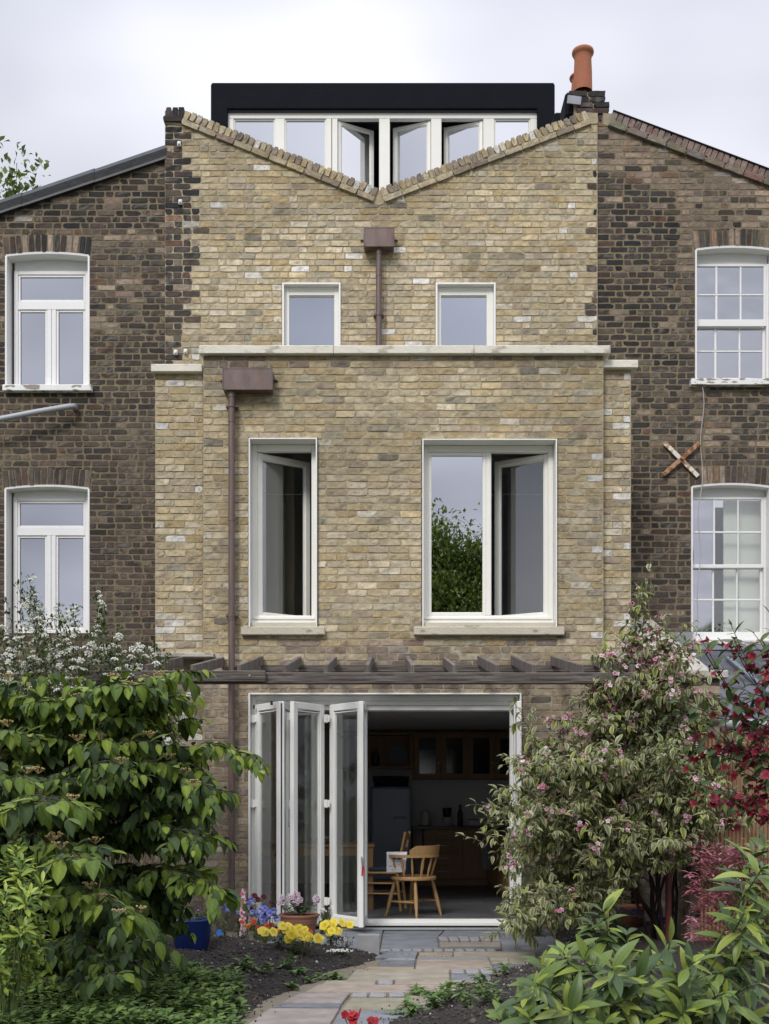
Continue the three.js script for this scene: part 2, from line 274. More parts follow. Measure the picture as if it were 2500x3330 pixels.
// bricks: {x, y, z, w, h, a (turn), pal, back, big} under a parent: the largest and nearest as meshes of their own, the rest joined
function layBricks(parent, bricks, R, cap, name = 'brick', material = M.brick) {
  const order = bricks.map((b, i) => [i, b.hidden ? 0 : b.w * b.h * S(b.z) ** 2 * (1 + 0.05 * R())]).sort((a, b) => b[1] - a[1]), own = new Set(order.slice(0, cap).map((o) => o[0]));
  const rest = new Acc();
  bricks.forEach((b, i) => {
    const kk = b.k ?? 1, bc = (b.col ?? tone(b.pal, R)).map((v) => v * kk), g = brickGeo(R, b.w, b.h, bc, b.back ?? 0.035, b.rough ?? 1), m = M4(b.x, b.y, b.z, 0, b.ry ?? 0, b.a ?? 0);
    if (own.has(i)) { const o = part(parent, name, g, material); o.applyMatrix4(m); } else rest.add(g, m);
  });
  if (!rest.empty) part(parent, name, rest.geo(), material).userData.kind = 'stuff';
}
// courses of bricks over y0..y1; spans(ya, yb) lists [x0, x1]; openings are {x0, x1, y0, y1}
function courses({ y0, y1, step, spans, openings = [], z, bond, pal, R, joint = 0.0095, wob = 0.004, hidden, stain }) {
  const out = []; let n = 0;
  for (let y = y0; y < y1 - 0.03; y += step, n++) {
    const ya = y, yb = Math.min(y1, y + step - joint);
    for (const [a, b] of spans(ya, yb)) {
      let pieces = [[a, b, ya, yb]];
      for (const o of openings) {
        const next = [];
        for (const q of pieces) {
          const [p0, p1, q0, q1] = q;
          if (o.x1 <= p0 || o.x0 >= p1 || o.y1 <= q0 || o.y0 >= q1) { next.push(q); continue; }
          if (o.x0 > p0) next.push([p0, o.x0, q0, q1]);
          if (o.x1 < p1) next.push([o.x1, p1, q0, q1]);
          const c0 = Math.max(p0, o.x0), c1 = Math.min(p1, o.x1);
          if (o.y1 < q1 - 0.018) next.push([c0, c1, o.y1, q1]);
          if (o.y0 > q0 + 0.018) next.push([c0, c1, q0, o.y0]);
        }
        pieces = next;
      }
      for (const [p0, p1, q0, q1] of pieces) {
        if (p1 - p0 < 0.03) continue;
        let x = p0, k = (n + (bond === 'flemish' ? 0 : R.i(2))) % 2, first = true;
        while (x < p1 - 0.025) {
          let w;
          if (bond === 'flemish') { w = (k++ % 2 ? 0.104 : 0.217); if (first && n % 2) w = R() < 0.5 ? 0.104 : 0.155; }
          else if (bond === 'mixed') { w = R() < 0.34 ? 0.105 : 0.217; if (first) w = n % 2 ? 0.105 : 0.217; }
          else { w = R() < 0.07 ? 0.105 : 0.219; if (first && n % 2) w = 0.105; if (first && R() < 0.2) w = 0.16; }
          first = false; w += (R() - 0.5) * 0.016;
          if (x + w > p1 - 0.05) w = p1 - x;
          if (w > 0.3) w *= 0.5;
          const cx = x + w / 2, dy = wob * noise3.noise(cx * 1.3, y * 2.1, z * 3 + 5) * 2, ww = Math.max(0.02, w - joint * (R() * 0.5 + 0.75));
          const i = { x: cx - joint * 0.4, y: (q0 + q1) / 2 + dy, z, w: ww, h: q1 - q0 + (R() - 0.5) * 0.004, pal: pal(cx, (q0 + q1) / 2, R) };
          if (hidden && hidden(i.x, i.y)) i.hidden = true;
          if (stain) i.k = stain(i.x, i.y);
          if (typeof i.pal !== 'string') { i.col = i.pal; }
          out.push(i); x += w;
        }
      }
    }
  }
  return out;
}
const lineY = (x, [xa, ya], [xb, yb]) => lerp(ya, yb, (x - xa) / (xb - xa));
// the part of [x0, x1] under a roofline
function under(top, x0, x1, y) { const r = []; let open = null; for (let i = 0; i <= 120; i++) { const x = lerp(x0, x1, i / 120), ok = top(x) >= y; if (ok && open === null) open = x; if (open !== null && (!ok || i === 120)) { if (x - open > 0.04) r.push([open, x]); open = null; } } return r; }

const ZM = -1.57, ZL = -1.62, ZR = -1.6, ZS = -0.12;            // main wall, left and right neighbours, side returns; the extension front is z = 0
const m = (px, py, z) => [X(px, z), Y(py, z)];
const open = (px0, px1, py0, py1, z) => ({ x0: X(px0, z), x1: X(px1, z), y0: Y(py1, z), y1: Y(py0, z) });

// ---------------------------------------------------------------- the middle house
const house = thing('terraced_house', 'yellow stock brick terraced house in the middle with V-shaped parapet, rear extension and black dormer', 'house');
{
  const R = rng(11);
  // main rear wall with its V-shaped top
  const pts = [m(537, 400, ZM), m(600, 405, ZM), m(1234, 664, ZM), m(1908, 402, ZM), m(1942, 402, ZM)];
  const top = (x) => { for (let i = 0; i + 1 < pts.length; i++) if (x <= pts[i + 1][0]) return lineY(x, pts[i], pts[i + 1]); return pts[4][1]; };
  const xL = X(537, ZM), xR = X(1942, ZM), yB = 5.6;
  const opens = [open(919, 1109, 921, 1262, ZM), open(1415, 1610, 921, 1262, ZM)];
  const outline = [[xL, yB], [xR, yB], ...pts.slice().reverse()];
  const wall = part(house, 'wall', slab(outline, opens.map((o) => rect(o.x0, o.x1, o.y0, o.y1)), ZM - 0.0045, 0.3), M.mortar);
  const teeth = (y) => 62 + 24 * hash2(Math.floor(y / 0.076), 7, 3) + 24 * Math.sin(y * 1.7) + (y < 8.6 ? 16 : 0);
  const bricks = courses({ y0: yB + 0.02, y1: 10.2, step: 0.0762, z: ZM, bond: 'mixed', R, openings: opens, spans: (a, b) => under(top, xL, xR, (a + b) / 2),
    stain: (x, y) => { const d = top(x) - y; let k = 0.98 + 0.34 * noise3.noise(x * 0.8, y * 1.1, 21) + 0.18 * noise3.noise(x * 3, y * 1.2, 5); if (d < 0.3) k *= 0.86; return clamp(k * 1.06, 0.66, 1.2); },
    pal: (x, y) => { const d = (x - xL) * S(ZM); if (d < teeth(y)) return y > 7.3 ? (R() < 0.3 ? 'soot' : R() < 0.9 ? 'dark' : 'buff') : (R() < 0.5 ? 'dark' : 'ground'); const e = (xR - x) * S(ZM); if (e < 6 + 26 * hash2(Math.floor(y / 0.076), 9, 4) && R() < 0.7) return R() < 0.5 ? 'soot' : 'dark'; const pale = clamp((8.6 - y) / 1.3 + 0.6 * noise3.noise(x * 0.6, y * 0.8, 2), 0.12, 0.75); if (y < 9.3 && R() < 0.022) return [0.78, 0.76, 0.72]; return R() < pale ? 'pale' : 'yellow'; } });
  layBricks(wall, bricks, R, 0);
  // sloping brick coping: bricks on edge over a projecting course
  const cop = part(house, 'parapet_coping', slab([m(537, 360, ZM), m(537, 402, ZM), m(600, 408, ZM), m(1234, 668, ZM), m(1908, 404, ZM), m(1942, 402, ZM), m(1942, 368, ZM), m(1904, 366, ZM), m(1234, 620, ZM), m(604, 362, ZM)], [], ZM + 0.005, 0.29), M.mortar);
  const list = [];
  for (const [A, B] of [[m(606, 362, ZM), m(1234, 616, ZM)], [m(1234, 616, ZM), m(1905, 362, ZM)]]) {
    const dx = B[0] - A[0], dy = B[1] - A[1], len = Math.hypot(dx, dy), a = Math.atan2(dy, dx), nx = -Math.sin(a), ny = Math.cos(a), n = Math.round(len / 0.0755);
    for (let i = 0; i < n; i++) { const t = (i + 0.5) / n * len, j = -0.05 + (R() - 0.5) * 0.012; list.push({ x: A[0] + Math.cos(a) * t + nx * j, y: A[1] + Math.sin(a) * t + ny * j, z: ZM + 0.016 + R() * 0.012, w: 0.066, h: 0.1 + R() * 0.012, a: a + (R() - 0.5) * 0.09, k: 0.8 + 0.25 * R(), pal: R() < 0.35 ? 'pale' : R() < 0.65 ? 'ground' : 'yellow', back: 0.24, rough: 1.4, col: R() < 0.07 ? [0.75, 0.74, 0.7] : undefined }); }
    const k = Math.round(len / 0.228);
    for (let i = 0; i < k; i++) { const t = (i + 0.5) / k * len, j = -0.142; list.push({ x: A[0] + Math.cos(a) * t + nx * j, y: A[1] + Math.sin(a) * t + ny * j, z: ZM + 0.034, w: 0.216, h: 0.066, a: a + (R() - 0.5) * 0.02, pal: R() < 0.35 ? 'pale' : R() < 0.55 ? 'ground' : 'yellow', k: 0.9, back: 0.1 }); }
  }
  for (let i = 0; i < 3; i++) list.push({ x: X(549 + i * 21, ZM), y: Y(366, ZM), z: ZM + 0.02, w: 0.07, h: 0.11, pal: 'soot', back: 0.25 });
  list.push({ x: X(564, ZM), y: Y(389, ZM), z: ZM + 0.03, w: 0.24, h: 0.072, pal: 'soot', back: 0.25 });
  layBricks(cop, list, R, 300, 'coping_brick');
}
// the first-floor windows of the main wall
function fixedWindow(px0, px1, py0, py1, z, gx0, gx1, gy0, paneMat) {
  const w = sub(house, 'window'), x0 = X(px0, z), x1 = X(px1, z), y0 = Y(py1, z), y1 = Y(py0, z);
  part(w, 'surround', new Acc().ring(x0, x1, y0, y1, 0.022, z - 0.16, z + 0.02, 0.003).geo(), M.white);
  part(w, 'frame', new Acc().ring(x0 + 0.022, x1 - 0.022, y0 + 0.022, y1 - 0.022, Math.max(0.03, X(gx0, z) - x0 - 0.024), z - 0.13, z - 0.055, 0.006, undefined, 0.06).box(X(gx0, z) - 0.004, X(gx1, z) + 0.004, Y(gy0, z) - 0.002, y1 - 0.024, z - 0.131, z - 0.06, 0.004).box(X(gx1, z), x1 - 0.023, y0 + 0.03, y1 - 0.0245, z - 0.132, z - 0.0585, 0.004).geo(), M.cream);
  part(w, 'pane', new Acc().box(X(gx0, z) - 0.01, X(gx1, z) + 0.01, y0 + 0.06, Y(gy0, z) + 0.01, z - 0.1, z - 0.094, 0).geo(), paneMat);
  const a = new Acc(); a.box(X(gx0, z), X(gx1, z), Y(gy0, z) - 0.014, Y(gy0, z) - 0.003, z - 0.1, z - 0.08, 0.003); part(w, 'glazing_bead', a.geo(), M.cream);
  return w;
}
fixedWindow(919, 1109, 921, 1262, ZM, 941, 1087, 953, M.paneDeep);
fixedWindow(1415, 1610, 921, 1262, ZM, 1434, 1582, 953, M.paneDeep);

// ---------------------------------------------------------------- the extension
{
  const R = rng(23), xL = X(662, 0), xR = X(1961, 0), yT = Y(1158, 0);
  const opens = [open(811, 1033, 1429, 2066, 0), open(1371, 1808, 1432, 2064, 0), open(810, 1693, 2256, 3032, 0)];
  const wall = part(house, 'extension_wall', slab(rect(xL, xR, -0.15, yT), opens.map((o) => rect(o.x0, o.x1, Math.max(o.y0, -0.14), o.y1)), -0.0045, 0.3), M.mortar);
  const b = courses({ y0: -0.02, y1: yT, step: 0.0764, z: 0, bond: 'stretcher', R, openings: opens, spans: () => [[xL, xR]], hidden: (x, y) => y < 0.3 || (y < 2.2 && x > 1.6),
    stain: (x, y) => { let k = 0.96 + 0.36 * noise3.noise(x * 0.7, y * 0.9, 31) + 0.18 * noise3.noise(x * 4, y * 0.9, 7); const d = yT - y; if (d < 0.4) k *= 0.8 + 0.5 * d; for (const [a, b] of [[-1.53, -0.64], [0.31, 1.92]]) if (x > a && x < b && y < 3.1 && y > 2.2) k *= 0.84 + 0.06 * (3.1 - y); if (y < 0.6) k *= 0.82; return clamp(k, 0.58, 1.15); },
    pal: (x, y) => { if (y > yT - 0.1) return R() < 0.5 ? 'ground' : 'yellow'; if (x > xR - 0.12 && R() < 0.12) return [0.76, 0.75, 0.72]; const g = clamp((3.35 - y) / 0.9 + 0.4 * noise3.noise(x, y * 0.7, 8), 0, y < 2.45 ? 0.97 : 0.75); if (R() < g) return 'ground'; return R() < 0.3 + 0.4 * noise3.noise(x * 0.5, y * 0.6, 4) ? 'pale' : 'yellow'; } });
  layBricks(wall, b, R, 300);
  // the narrow returns on both sides, a little set back
  for (const [a, c, t] of [[505, 663, 1217], [1960, 2051, 1204]]) {
    const x0 = X(a, ZS), x1 = X(c, ZS), y1 = Y(t, ZS);
    const w = part(house, 'side_wall', slab(rect(x0, x1, -0.15, y1), [], ZS - 0.005, 0.3), M.mortar);
    layBricks(w, courses({ y0: -0.03, y1, step: 0.0764, z: ZS, bond: 'stretcher', R, spans: () => [[x0, x1]], pal: (x, y) => { if (R() < 0.035 || (a > 1000 && R() < 0.06)) return [0.74, 0.73, 0.7]; const g = clamp((3.3 - y) / 0.9, 0, 0.95); return R() < g ? 'ground' : R() < 0.35 ? 'pale' : a > 1000 && R() < 0.35 ? 'ground' : 'yellow'; } }), R, 0);
    const top = new Acc(); top.box(x0 - 0.03, x1 + (a < 1000 ? -0.006 : 0.06), y1, y1 + 0.083, ZS - 0.45, ZS + 0.075, 0.006); part(house, 'coping_stone', top.geo(), M.coping);
  }
  const ledges = [[500, 700, 2127, 2142], [1990, 2080, 2130, 2150]];
  for (const [a, c, t, d] of ledges) part(house, 'ledge', new Acc().box(X(a, 0), X(c, 0), Y(d, 0), Y(t, 0), ZS - 0.02, 0.09, 0.008).geo(), M.concrete);
  // flanks and flat roof that close the extension behind
  const body = new Acc();
  body.box(X(505, ZS), X(505, ZS) + 0.25, -0.1, 5.95, ZM, ZS - 0.32, 0.002).box(X(2051, ZS) - 0.25, X(2051, ZS), -0.1, 5.95, ZM, ZS - 0.32, 0.002);
  part(house, 'flank_wall', body.geo(), M.mortarGrey);
  part(house, 'flat_roof', new Acc().box(xL, xR, 5.84, 5.9, ZM - 0.02, -0.31, 0.002).geo(), M.lead);
  const cs = new Acc(); const joints = [X(647, 0.05), X(1086, 0.05), X(1540, 0.05), X(1984, 0.05)];
  for (let i = 0; i < 3; i++) part(house, 'coping_stone', new Acc().box(joints[i] + 0.002, joints[i + 1] - 0.002, yT + 0.001, yT + 0.09, -0.4, 0.065, 0.007).geo(), M.coping);
}
// a casement: a moving frame with its pane, hinged at one side and turned inwards by an angle
function casement(parent, w, h, hinge, angle, pos, t = 0.062, material = M.cream, dp = 0.055, glass = M.glass) {
  const g = sub(parent, 'casement'); g.position.set(...pos); g.rotation.y = angle;
  const x0 = hinge < 0 ? 0 : -w, x1 = hinge < 0 ? w : 0;
  part(g, 'casement_frame', new Acc().ring(x0, x1, 0, h, t, -dp, 0, 0.006).ring(x0 + t, x1 - t, t, h - t, 0.012, -dp + 0.006, -0.012, 0.004).geo(), material);
  part(g, 'pane', new Acc().box(x0 + t, x1 - t, t, h - t, -dp * 0.55, -dp * 0.55 + 0.006, 0).geo(), glass);
  return g;
}
{
  const frameZ = -0.13;
  function bigWindow(px0, px1, py0, py1, leaves, sillPx) {
    const x0 = X(px0, 0), x1 = X(px1, 0), y1 = Y(py0, 0), yS = Y(py1, 0), y0 = yS + 0.075;
    const w = sub(house, 'window');
    const sur = new Acc(); sur.box(x0, x0 + 0.014, yS + 0.002, y1, frameZ - 0.05, 0.05, 0.003).box(x1 - 0.014, x1, yS + 0.002, y1, frameZ - 0.05, 0.05, 0.003).box(x0 + 0.014, x1 - 0.014, y1 - 0.014, y1, frameZ - 0.05, 0.048, 0.003);
    part(w, 'surround', sur.geo(), M.white);
    const f = new Acc(), a = x0 + 0.016, b = x1 - 0.016, T = 0.055;
    f.box(a, a + T, y0, y1 - 0.016, frameZ - 0.07, frameZ, 0.005).box(b - T, b, y0, y1 - 0.016, frameZ - 0.07, frameZ, 0.005).box(a + T, b - T, y1 - 0.016 - 0.075, y1 - 0.016, frameZ - 0.07, frameZ - 0.004, 0.005);
    f.box(a + T, b - T, y0 + 0.012, y0 + 0.075, frameZ - 0.07, frameZ + 0.004, 0.006).box(a, b, y0 - 0.018, y0 + 0.012, frameZ - 0.02, frameZ + 0.045, 0.004).box(a + 0.02, b - 0.02, y0 + 0.03, y0 + 0.055, frameZ, frameZ + 0.026, 0.004);
    const kids = [];
    for (const l of leaves) if (l.post) f.box(l.post[0], l.post[1], y0 + 0.075, y1 - 0.016 - 0.075, frameZ - 0.07, frameZ + 0.006, 0.006);
    part(w, 'frame', f.geo(), M.cream);
    for (const l of leaves) {
      if (l.fixed) {
        const [q0, q1] = l.fixed;
        part(w, 'fixed_frame', new Acc().ring(q0, q1, y0 + 0.075, y1 - 0.094, 0.035, frameZ - 0.05, frameZ + 0.002, 0.005).geo(), M.cream);
        part(w, 'pane', new Acc().box(q0 + 0.03, q1 - 0.03, y0 + 0.1, y1 - 0.12, frameZ - 0.03, frameZ - 0.024, 0).geo(), l.mirror);
      } else if (l.hinge) {
        const g = casement(house, l.w, y1 - 0.096 - (y0 + 0.05), l.hinge, l.angle, [l.x, y0 + 0.05, frameZ - 0.02]);
        g.name = 'casement';
      }
    }
    part(w, 'cill_upstand', new Acc().box(x0 + 0.016, x1 - 0.016, yS + 0.001, y0 - 0.02, frameZ - 0.05, 0.0, 0.004).geo(), M.sill);
    part(w, 'sill', new Acc().box(X(sillPx[0], 0.06), X(sillPx[1], 0.06), yS - 0.088, yS, -0.2, 0.07, 0.007).geo(), M.sill);
    // dark uneven sealant line down the edges of the surround
    const s = new Acc(), R = rng(77 + px0); for (const [e, d] of [[x0 - 0.008, 1], [x1 + 0.001, 1]]) for (let y = yS; y < y1; y += 0.03) s.box(e + R() * 0.003, e + 0.006 + R() * 0.003, y, y + 0.031, -0.02, 0.004 + R() * 0.004, 0.001);
    part(w, 'sealant', s.geo(), M.rubber);
    return w;
  }
  bigWindow(811, 1033, 1429, 2042, [{ hinge: -1, x: X(838, frameZ), w: 0.665, angle: 0.6 }], [784, 1057]);
  bigWindow(1371, 1808, 1432, 2042, [{ fixed: [X(1386, 0) + 0.02, X(1582, 0)], mirror: M.paneClear }, { post: [X(1582, 0), X(1596, 0) + 0.012] }, { hinge: 1, x: X(1785, frameZ), w: 0.645, angle: -0.5 }], [1344, 1834]);
}
// the room behind the first-floor windows
{
  const R = new Acc(), x0 = -2.25, x1 = 2.4, y0 = 2.95, y1 = 5.65, z1 = -3.8;
  R.box(x0, x1, y0 - 0.1, y0, z1, -0.31, 0.001).box(x0, x1, y1, y1 + 0.1, z1, -0.31, 0.001).box(x0 - 0.1, x0, y0, y1, z1, -0.31, 0.001).box(x1, x1 + 0.1, y0, y1, z1, -0.31, 0.001).box(x0, x1, y0, y1, z1 - 0.1, z1, 0.001);
  R.box(-0.28, -0.16, y0, y1, z1 + 0.001, -0.312, 0.001);
  part(house, 'room_lining', R.geo(), M.plaster);
  part(house, 'room_door', new Acc().box(-1.05, -0.3, y0 + 0.001, 5.0, z1 + 0.002, z1 + 0.05, 0.004).geo(), M.oldPaint);
}
// ---------------------------------------------------------------- dormer
{
  const z = -4.0, zf = -4.07, P = (a, zz) => X(a, zz), d = sub(house, 'dormer'), A = new Acc();
  const x0 = X(686, z), x1 = X(1803, z), yt = Y(268, z), yh = Y(353, z), yb = 9.2;
  A.box(x0 + 0.02, x1 - 0.02, yh + 0.02, yt - 0.02, z - 3, z - 0.2, 0.01);
  const U = new THREE.Shape([[x0, yb], [X(740, z), yb], [X(740, z), yh], [X(1746, z), yh], [X(1746, z), yb], [x1, yb], [x1, yt - 0.03], [x1 - 0.02, yt], [x0 + 0.02, yt], [x0, yt - 0.03]].map(([a, b]) => new THREE.Vector2(a, b)));
  part(d, 'dormer_surround', new THREE.ExtrudeGeometry(U, { depth: 2.9, bevelEnabled: true, bevelSize: 0.012, bevelThickness: 0.012, bevelOffset: -0.012, bevelSegments: 2 }).translate(0, 0, z - 2.912), M.black); part(d, 'dormer_body', A.geo(), M.black);
  part(d, 'dormer_upstand', new Acc().box(X(1800, -3.2), X(1880, -3.2), Y(460, -3.2), Y(362, -3.2), -3.6, -3.2, 0.03).geo(), M.black);
  part(d, 'dormer_soffit', new Acc().box(X(740, z), X(1746, z), yh - 0.02, yh - 0.002, z - 0.5, z - 0.03, 0.002).geo(), M.lead);
  const f = new Acc(), yf = Y(361, zf), yp = Y(385, zf), ybt = 9.25;
  const T = [[741, 761], [895, 927], [1061, 1079], [1081, 1099], [1234, 1266], [1400, 1434], [1570, 1606], [1723, 1746]];
  for (const [a, b] of T) f.box(P(a, zf), P(b, zf), ybt, yp, zf - 0.09, zf + (a === 1061 ? 0.002 : 0), 0.006);
  f.box(P(741, zf), P(1746, zf), yp, yf + 0.03, zf - 0.09, zf, 0.005).box(P(741, zf), P(1746, zf), ybt - 0.08, ybt, zf - 0.09, zf + 0.02, 0.005);
  part(d, 'dormer_frame', f.geo(), M.cream);
  for (const [a, b] of [[761, 895], [927, 1061], [1606, 1723]]) {
    part(d, 'pane', new Acc().box(P(a, zf), P(b, zf), ybt, yp - 0.001, zf - 0.05, zf - 0.044, 0).geo(), M.paneMirror);
    const e = new Acc(); e.ring(P(a, zf), P(b, zf), ybt, yp, 0.02, zf - 0.043, zf - 0.02, 0.003); part(d, 'glazing_bead', e.geo(), M.cream);
  }
  for (const [a, b, hinge, ang] of [[1099, 1234, -1, 0.47], [1266, 1400, 1, -0.33], [1434, 1570, 1, -0.31]]) {
    const x = hinge < 0 ? P(a, zf) + 0.008 : P(b, zf) - 0.008, w = P(b, zf) - P(a, zf) - 0.02;
    const g = casement(house, w, yp - ybt - 0.01, hinge, ang, [x, ybt, zf - 0.03], 0.052, M.cream, 0.05, M.paneMirror);
  }
  const room = new Acc(); room.box(X(740, z) + 0.01, X(1746, z) - 0.01, yb, yb + 0.05, z - 2.9, zf - 0.1, 0.001).box(X(740, z) + 0.01, X(1746, z) - 0.01, yb, yt - 0.1, z - 2.95, z - 2.9, 0.001);
  part(house, 'attic_lining', room.geo(), M.plaster);
  // black roof behind the parapet, out of sight but there from a step aside
  const roof = new Acc(), xl = X(537, ZM), xr = X(1942, ZM), xv = X(1234, ZM);
  roof.quad(V(xl, 9.35, ZM - 0.31), V(xv, 8.45, ZM - 0.31), V(xv, 8.45, -7), V(xl, 9.35, -7)).quad(V(xv, 8.45, ZM - 0.31), V(xr, 9.35, ZM - 0.31), V(xr, 9.35, -7), V(xv, 8.45, -7));
  part(house, 'roof', roof.geo(), M.slate);
}
// chimney on the party wall
{
  const R = rng(31), c = sub(house, 'chimney'), z = -1.72, A = new Acc();
  const x0 = X(1862, z), x1 = X(1968, z), yT = Y(298, z);
  A.box(x0 + 0.01, x1 - 0.01, Y(420, z), yT - 0.005, z - 0.62, z - 0.006, 0.004);
  part(c, 'stack_core', A.geo(), M.mortarGrey);
  const rows = [[1846, 1969, 305], [1858, 1969, 324], [1872, 1981, 344], [1872, 1981, 364], [1905, 1978, 384], [1908, 1975, 402]], list = [];
  rows.forEach(([a, b, y], i) => { const n = 2, w = (X(b, z) - X(a, z)) / n; for (let k = 0; k < n; k++) list.push({ x: X(a, z) + w * (k + 0.5), y: Y(y, z), z: z + (i === 2 || i === 3 ? 0.03 : 0.01), w: w - 0.012, h: 0.066, pal: 'soot', back: 0.6, rough: 1.5 }); });
  layBricks(c, list, R, 300);
  part(c, 'lead_flashing', new Acc().box(-0.085, 0.085, -0.05, 0.05, -0.004, 0.004, 0.002, M4(X(1866, z + 0.05), Y(333, z), z + 0.05, 0, 0, -0.12)).geo(), M.greyLead);
  part(c, 'felt_upstand', new Acc().box(X(1826, z - 0.3), X(1880, z - 0.3), Y(420, z - 0.3), Y(340, z - 0.3), z - 0.5, z - 0.02, 0.03).geo(), M.black);
  const pot = (px, z, top, bot, r) => { const y0 = Y(bot, z), h = Y(top, z) - y0, g = lathe([[r * 1.02, 0], [r * 1.02, h * 0.02], [r * 0.99, h * 0.45], [r * 0.92, h * 0.78], [r * 0.96, h * 0.8], [r * 0.97, h * 0.83], [r * 0.99, h * 0.85], [r * 1.1, h * 0.88], [r * 1.18, h * 0.91], [r * 1.2, h * 0.94], [r * 1.15, h * 0.98], [r * 1.02, h], [r * 0.85, h * 0.985], [r * 0.82, h * 0.6], [0.001, h * 0.6]], 32); g.translate(X(px, z), y0, z); return g; };
  part(c, 'chimney_pot', pot(1894, -1.95, 163, 300, 0.113), M.terracotta);
  part(c, 'chimney_pot', pot(1884, -2.75, 248, 330, 0.113), M.terracotta);
}

// ---------------------------------------------------------------- the neighbouring houses
function archBricks(x0, x1, yEdge, rise, h, z, n, pal, R, slant = 0.35) {     // a flat-cambered arch of bricks on end
  const out = []; for (let i = 0; i < n; i++) { const t = (i + 0.5) / n, u = t * 2 - 1, x = lerp(x0, x1, t); out.push({ x: x + u * 0.015, y: yEdge + rise * (1 - u * u) + h / 2, z: z + R() * 0.003, w: (x1 - x0) / n - 0.012, h: h - 0.008 + R() * 0.01, a: -u * slant * 0.4, pal: pal(), back: 0.06, rough: 0.8 }); } return out;
}
const archHole = (o, rise) => [[o.x0, o.y0], [o.x1, o.y0], [o.x1, o.y1], [lerp(o.x1, o.x0, 0.25), o.y1 + rise * 0.75], [(o.x0 + o.x1) / 2, o.y1 + rise], [lerp(o.x1, o.x0, 0.75), o.y1 + rise * 0.75], [o.x0, o.y1]];
const leftHouse = thing('terraced_house', 'dark sooty brick terraced house on the left with two white arched windows', 'house');
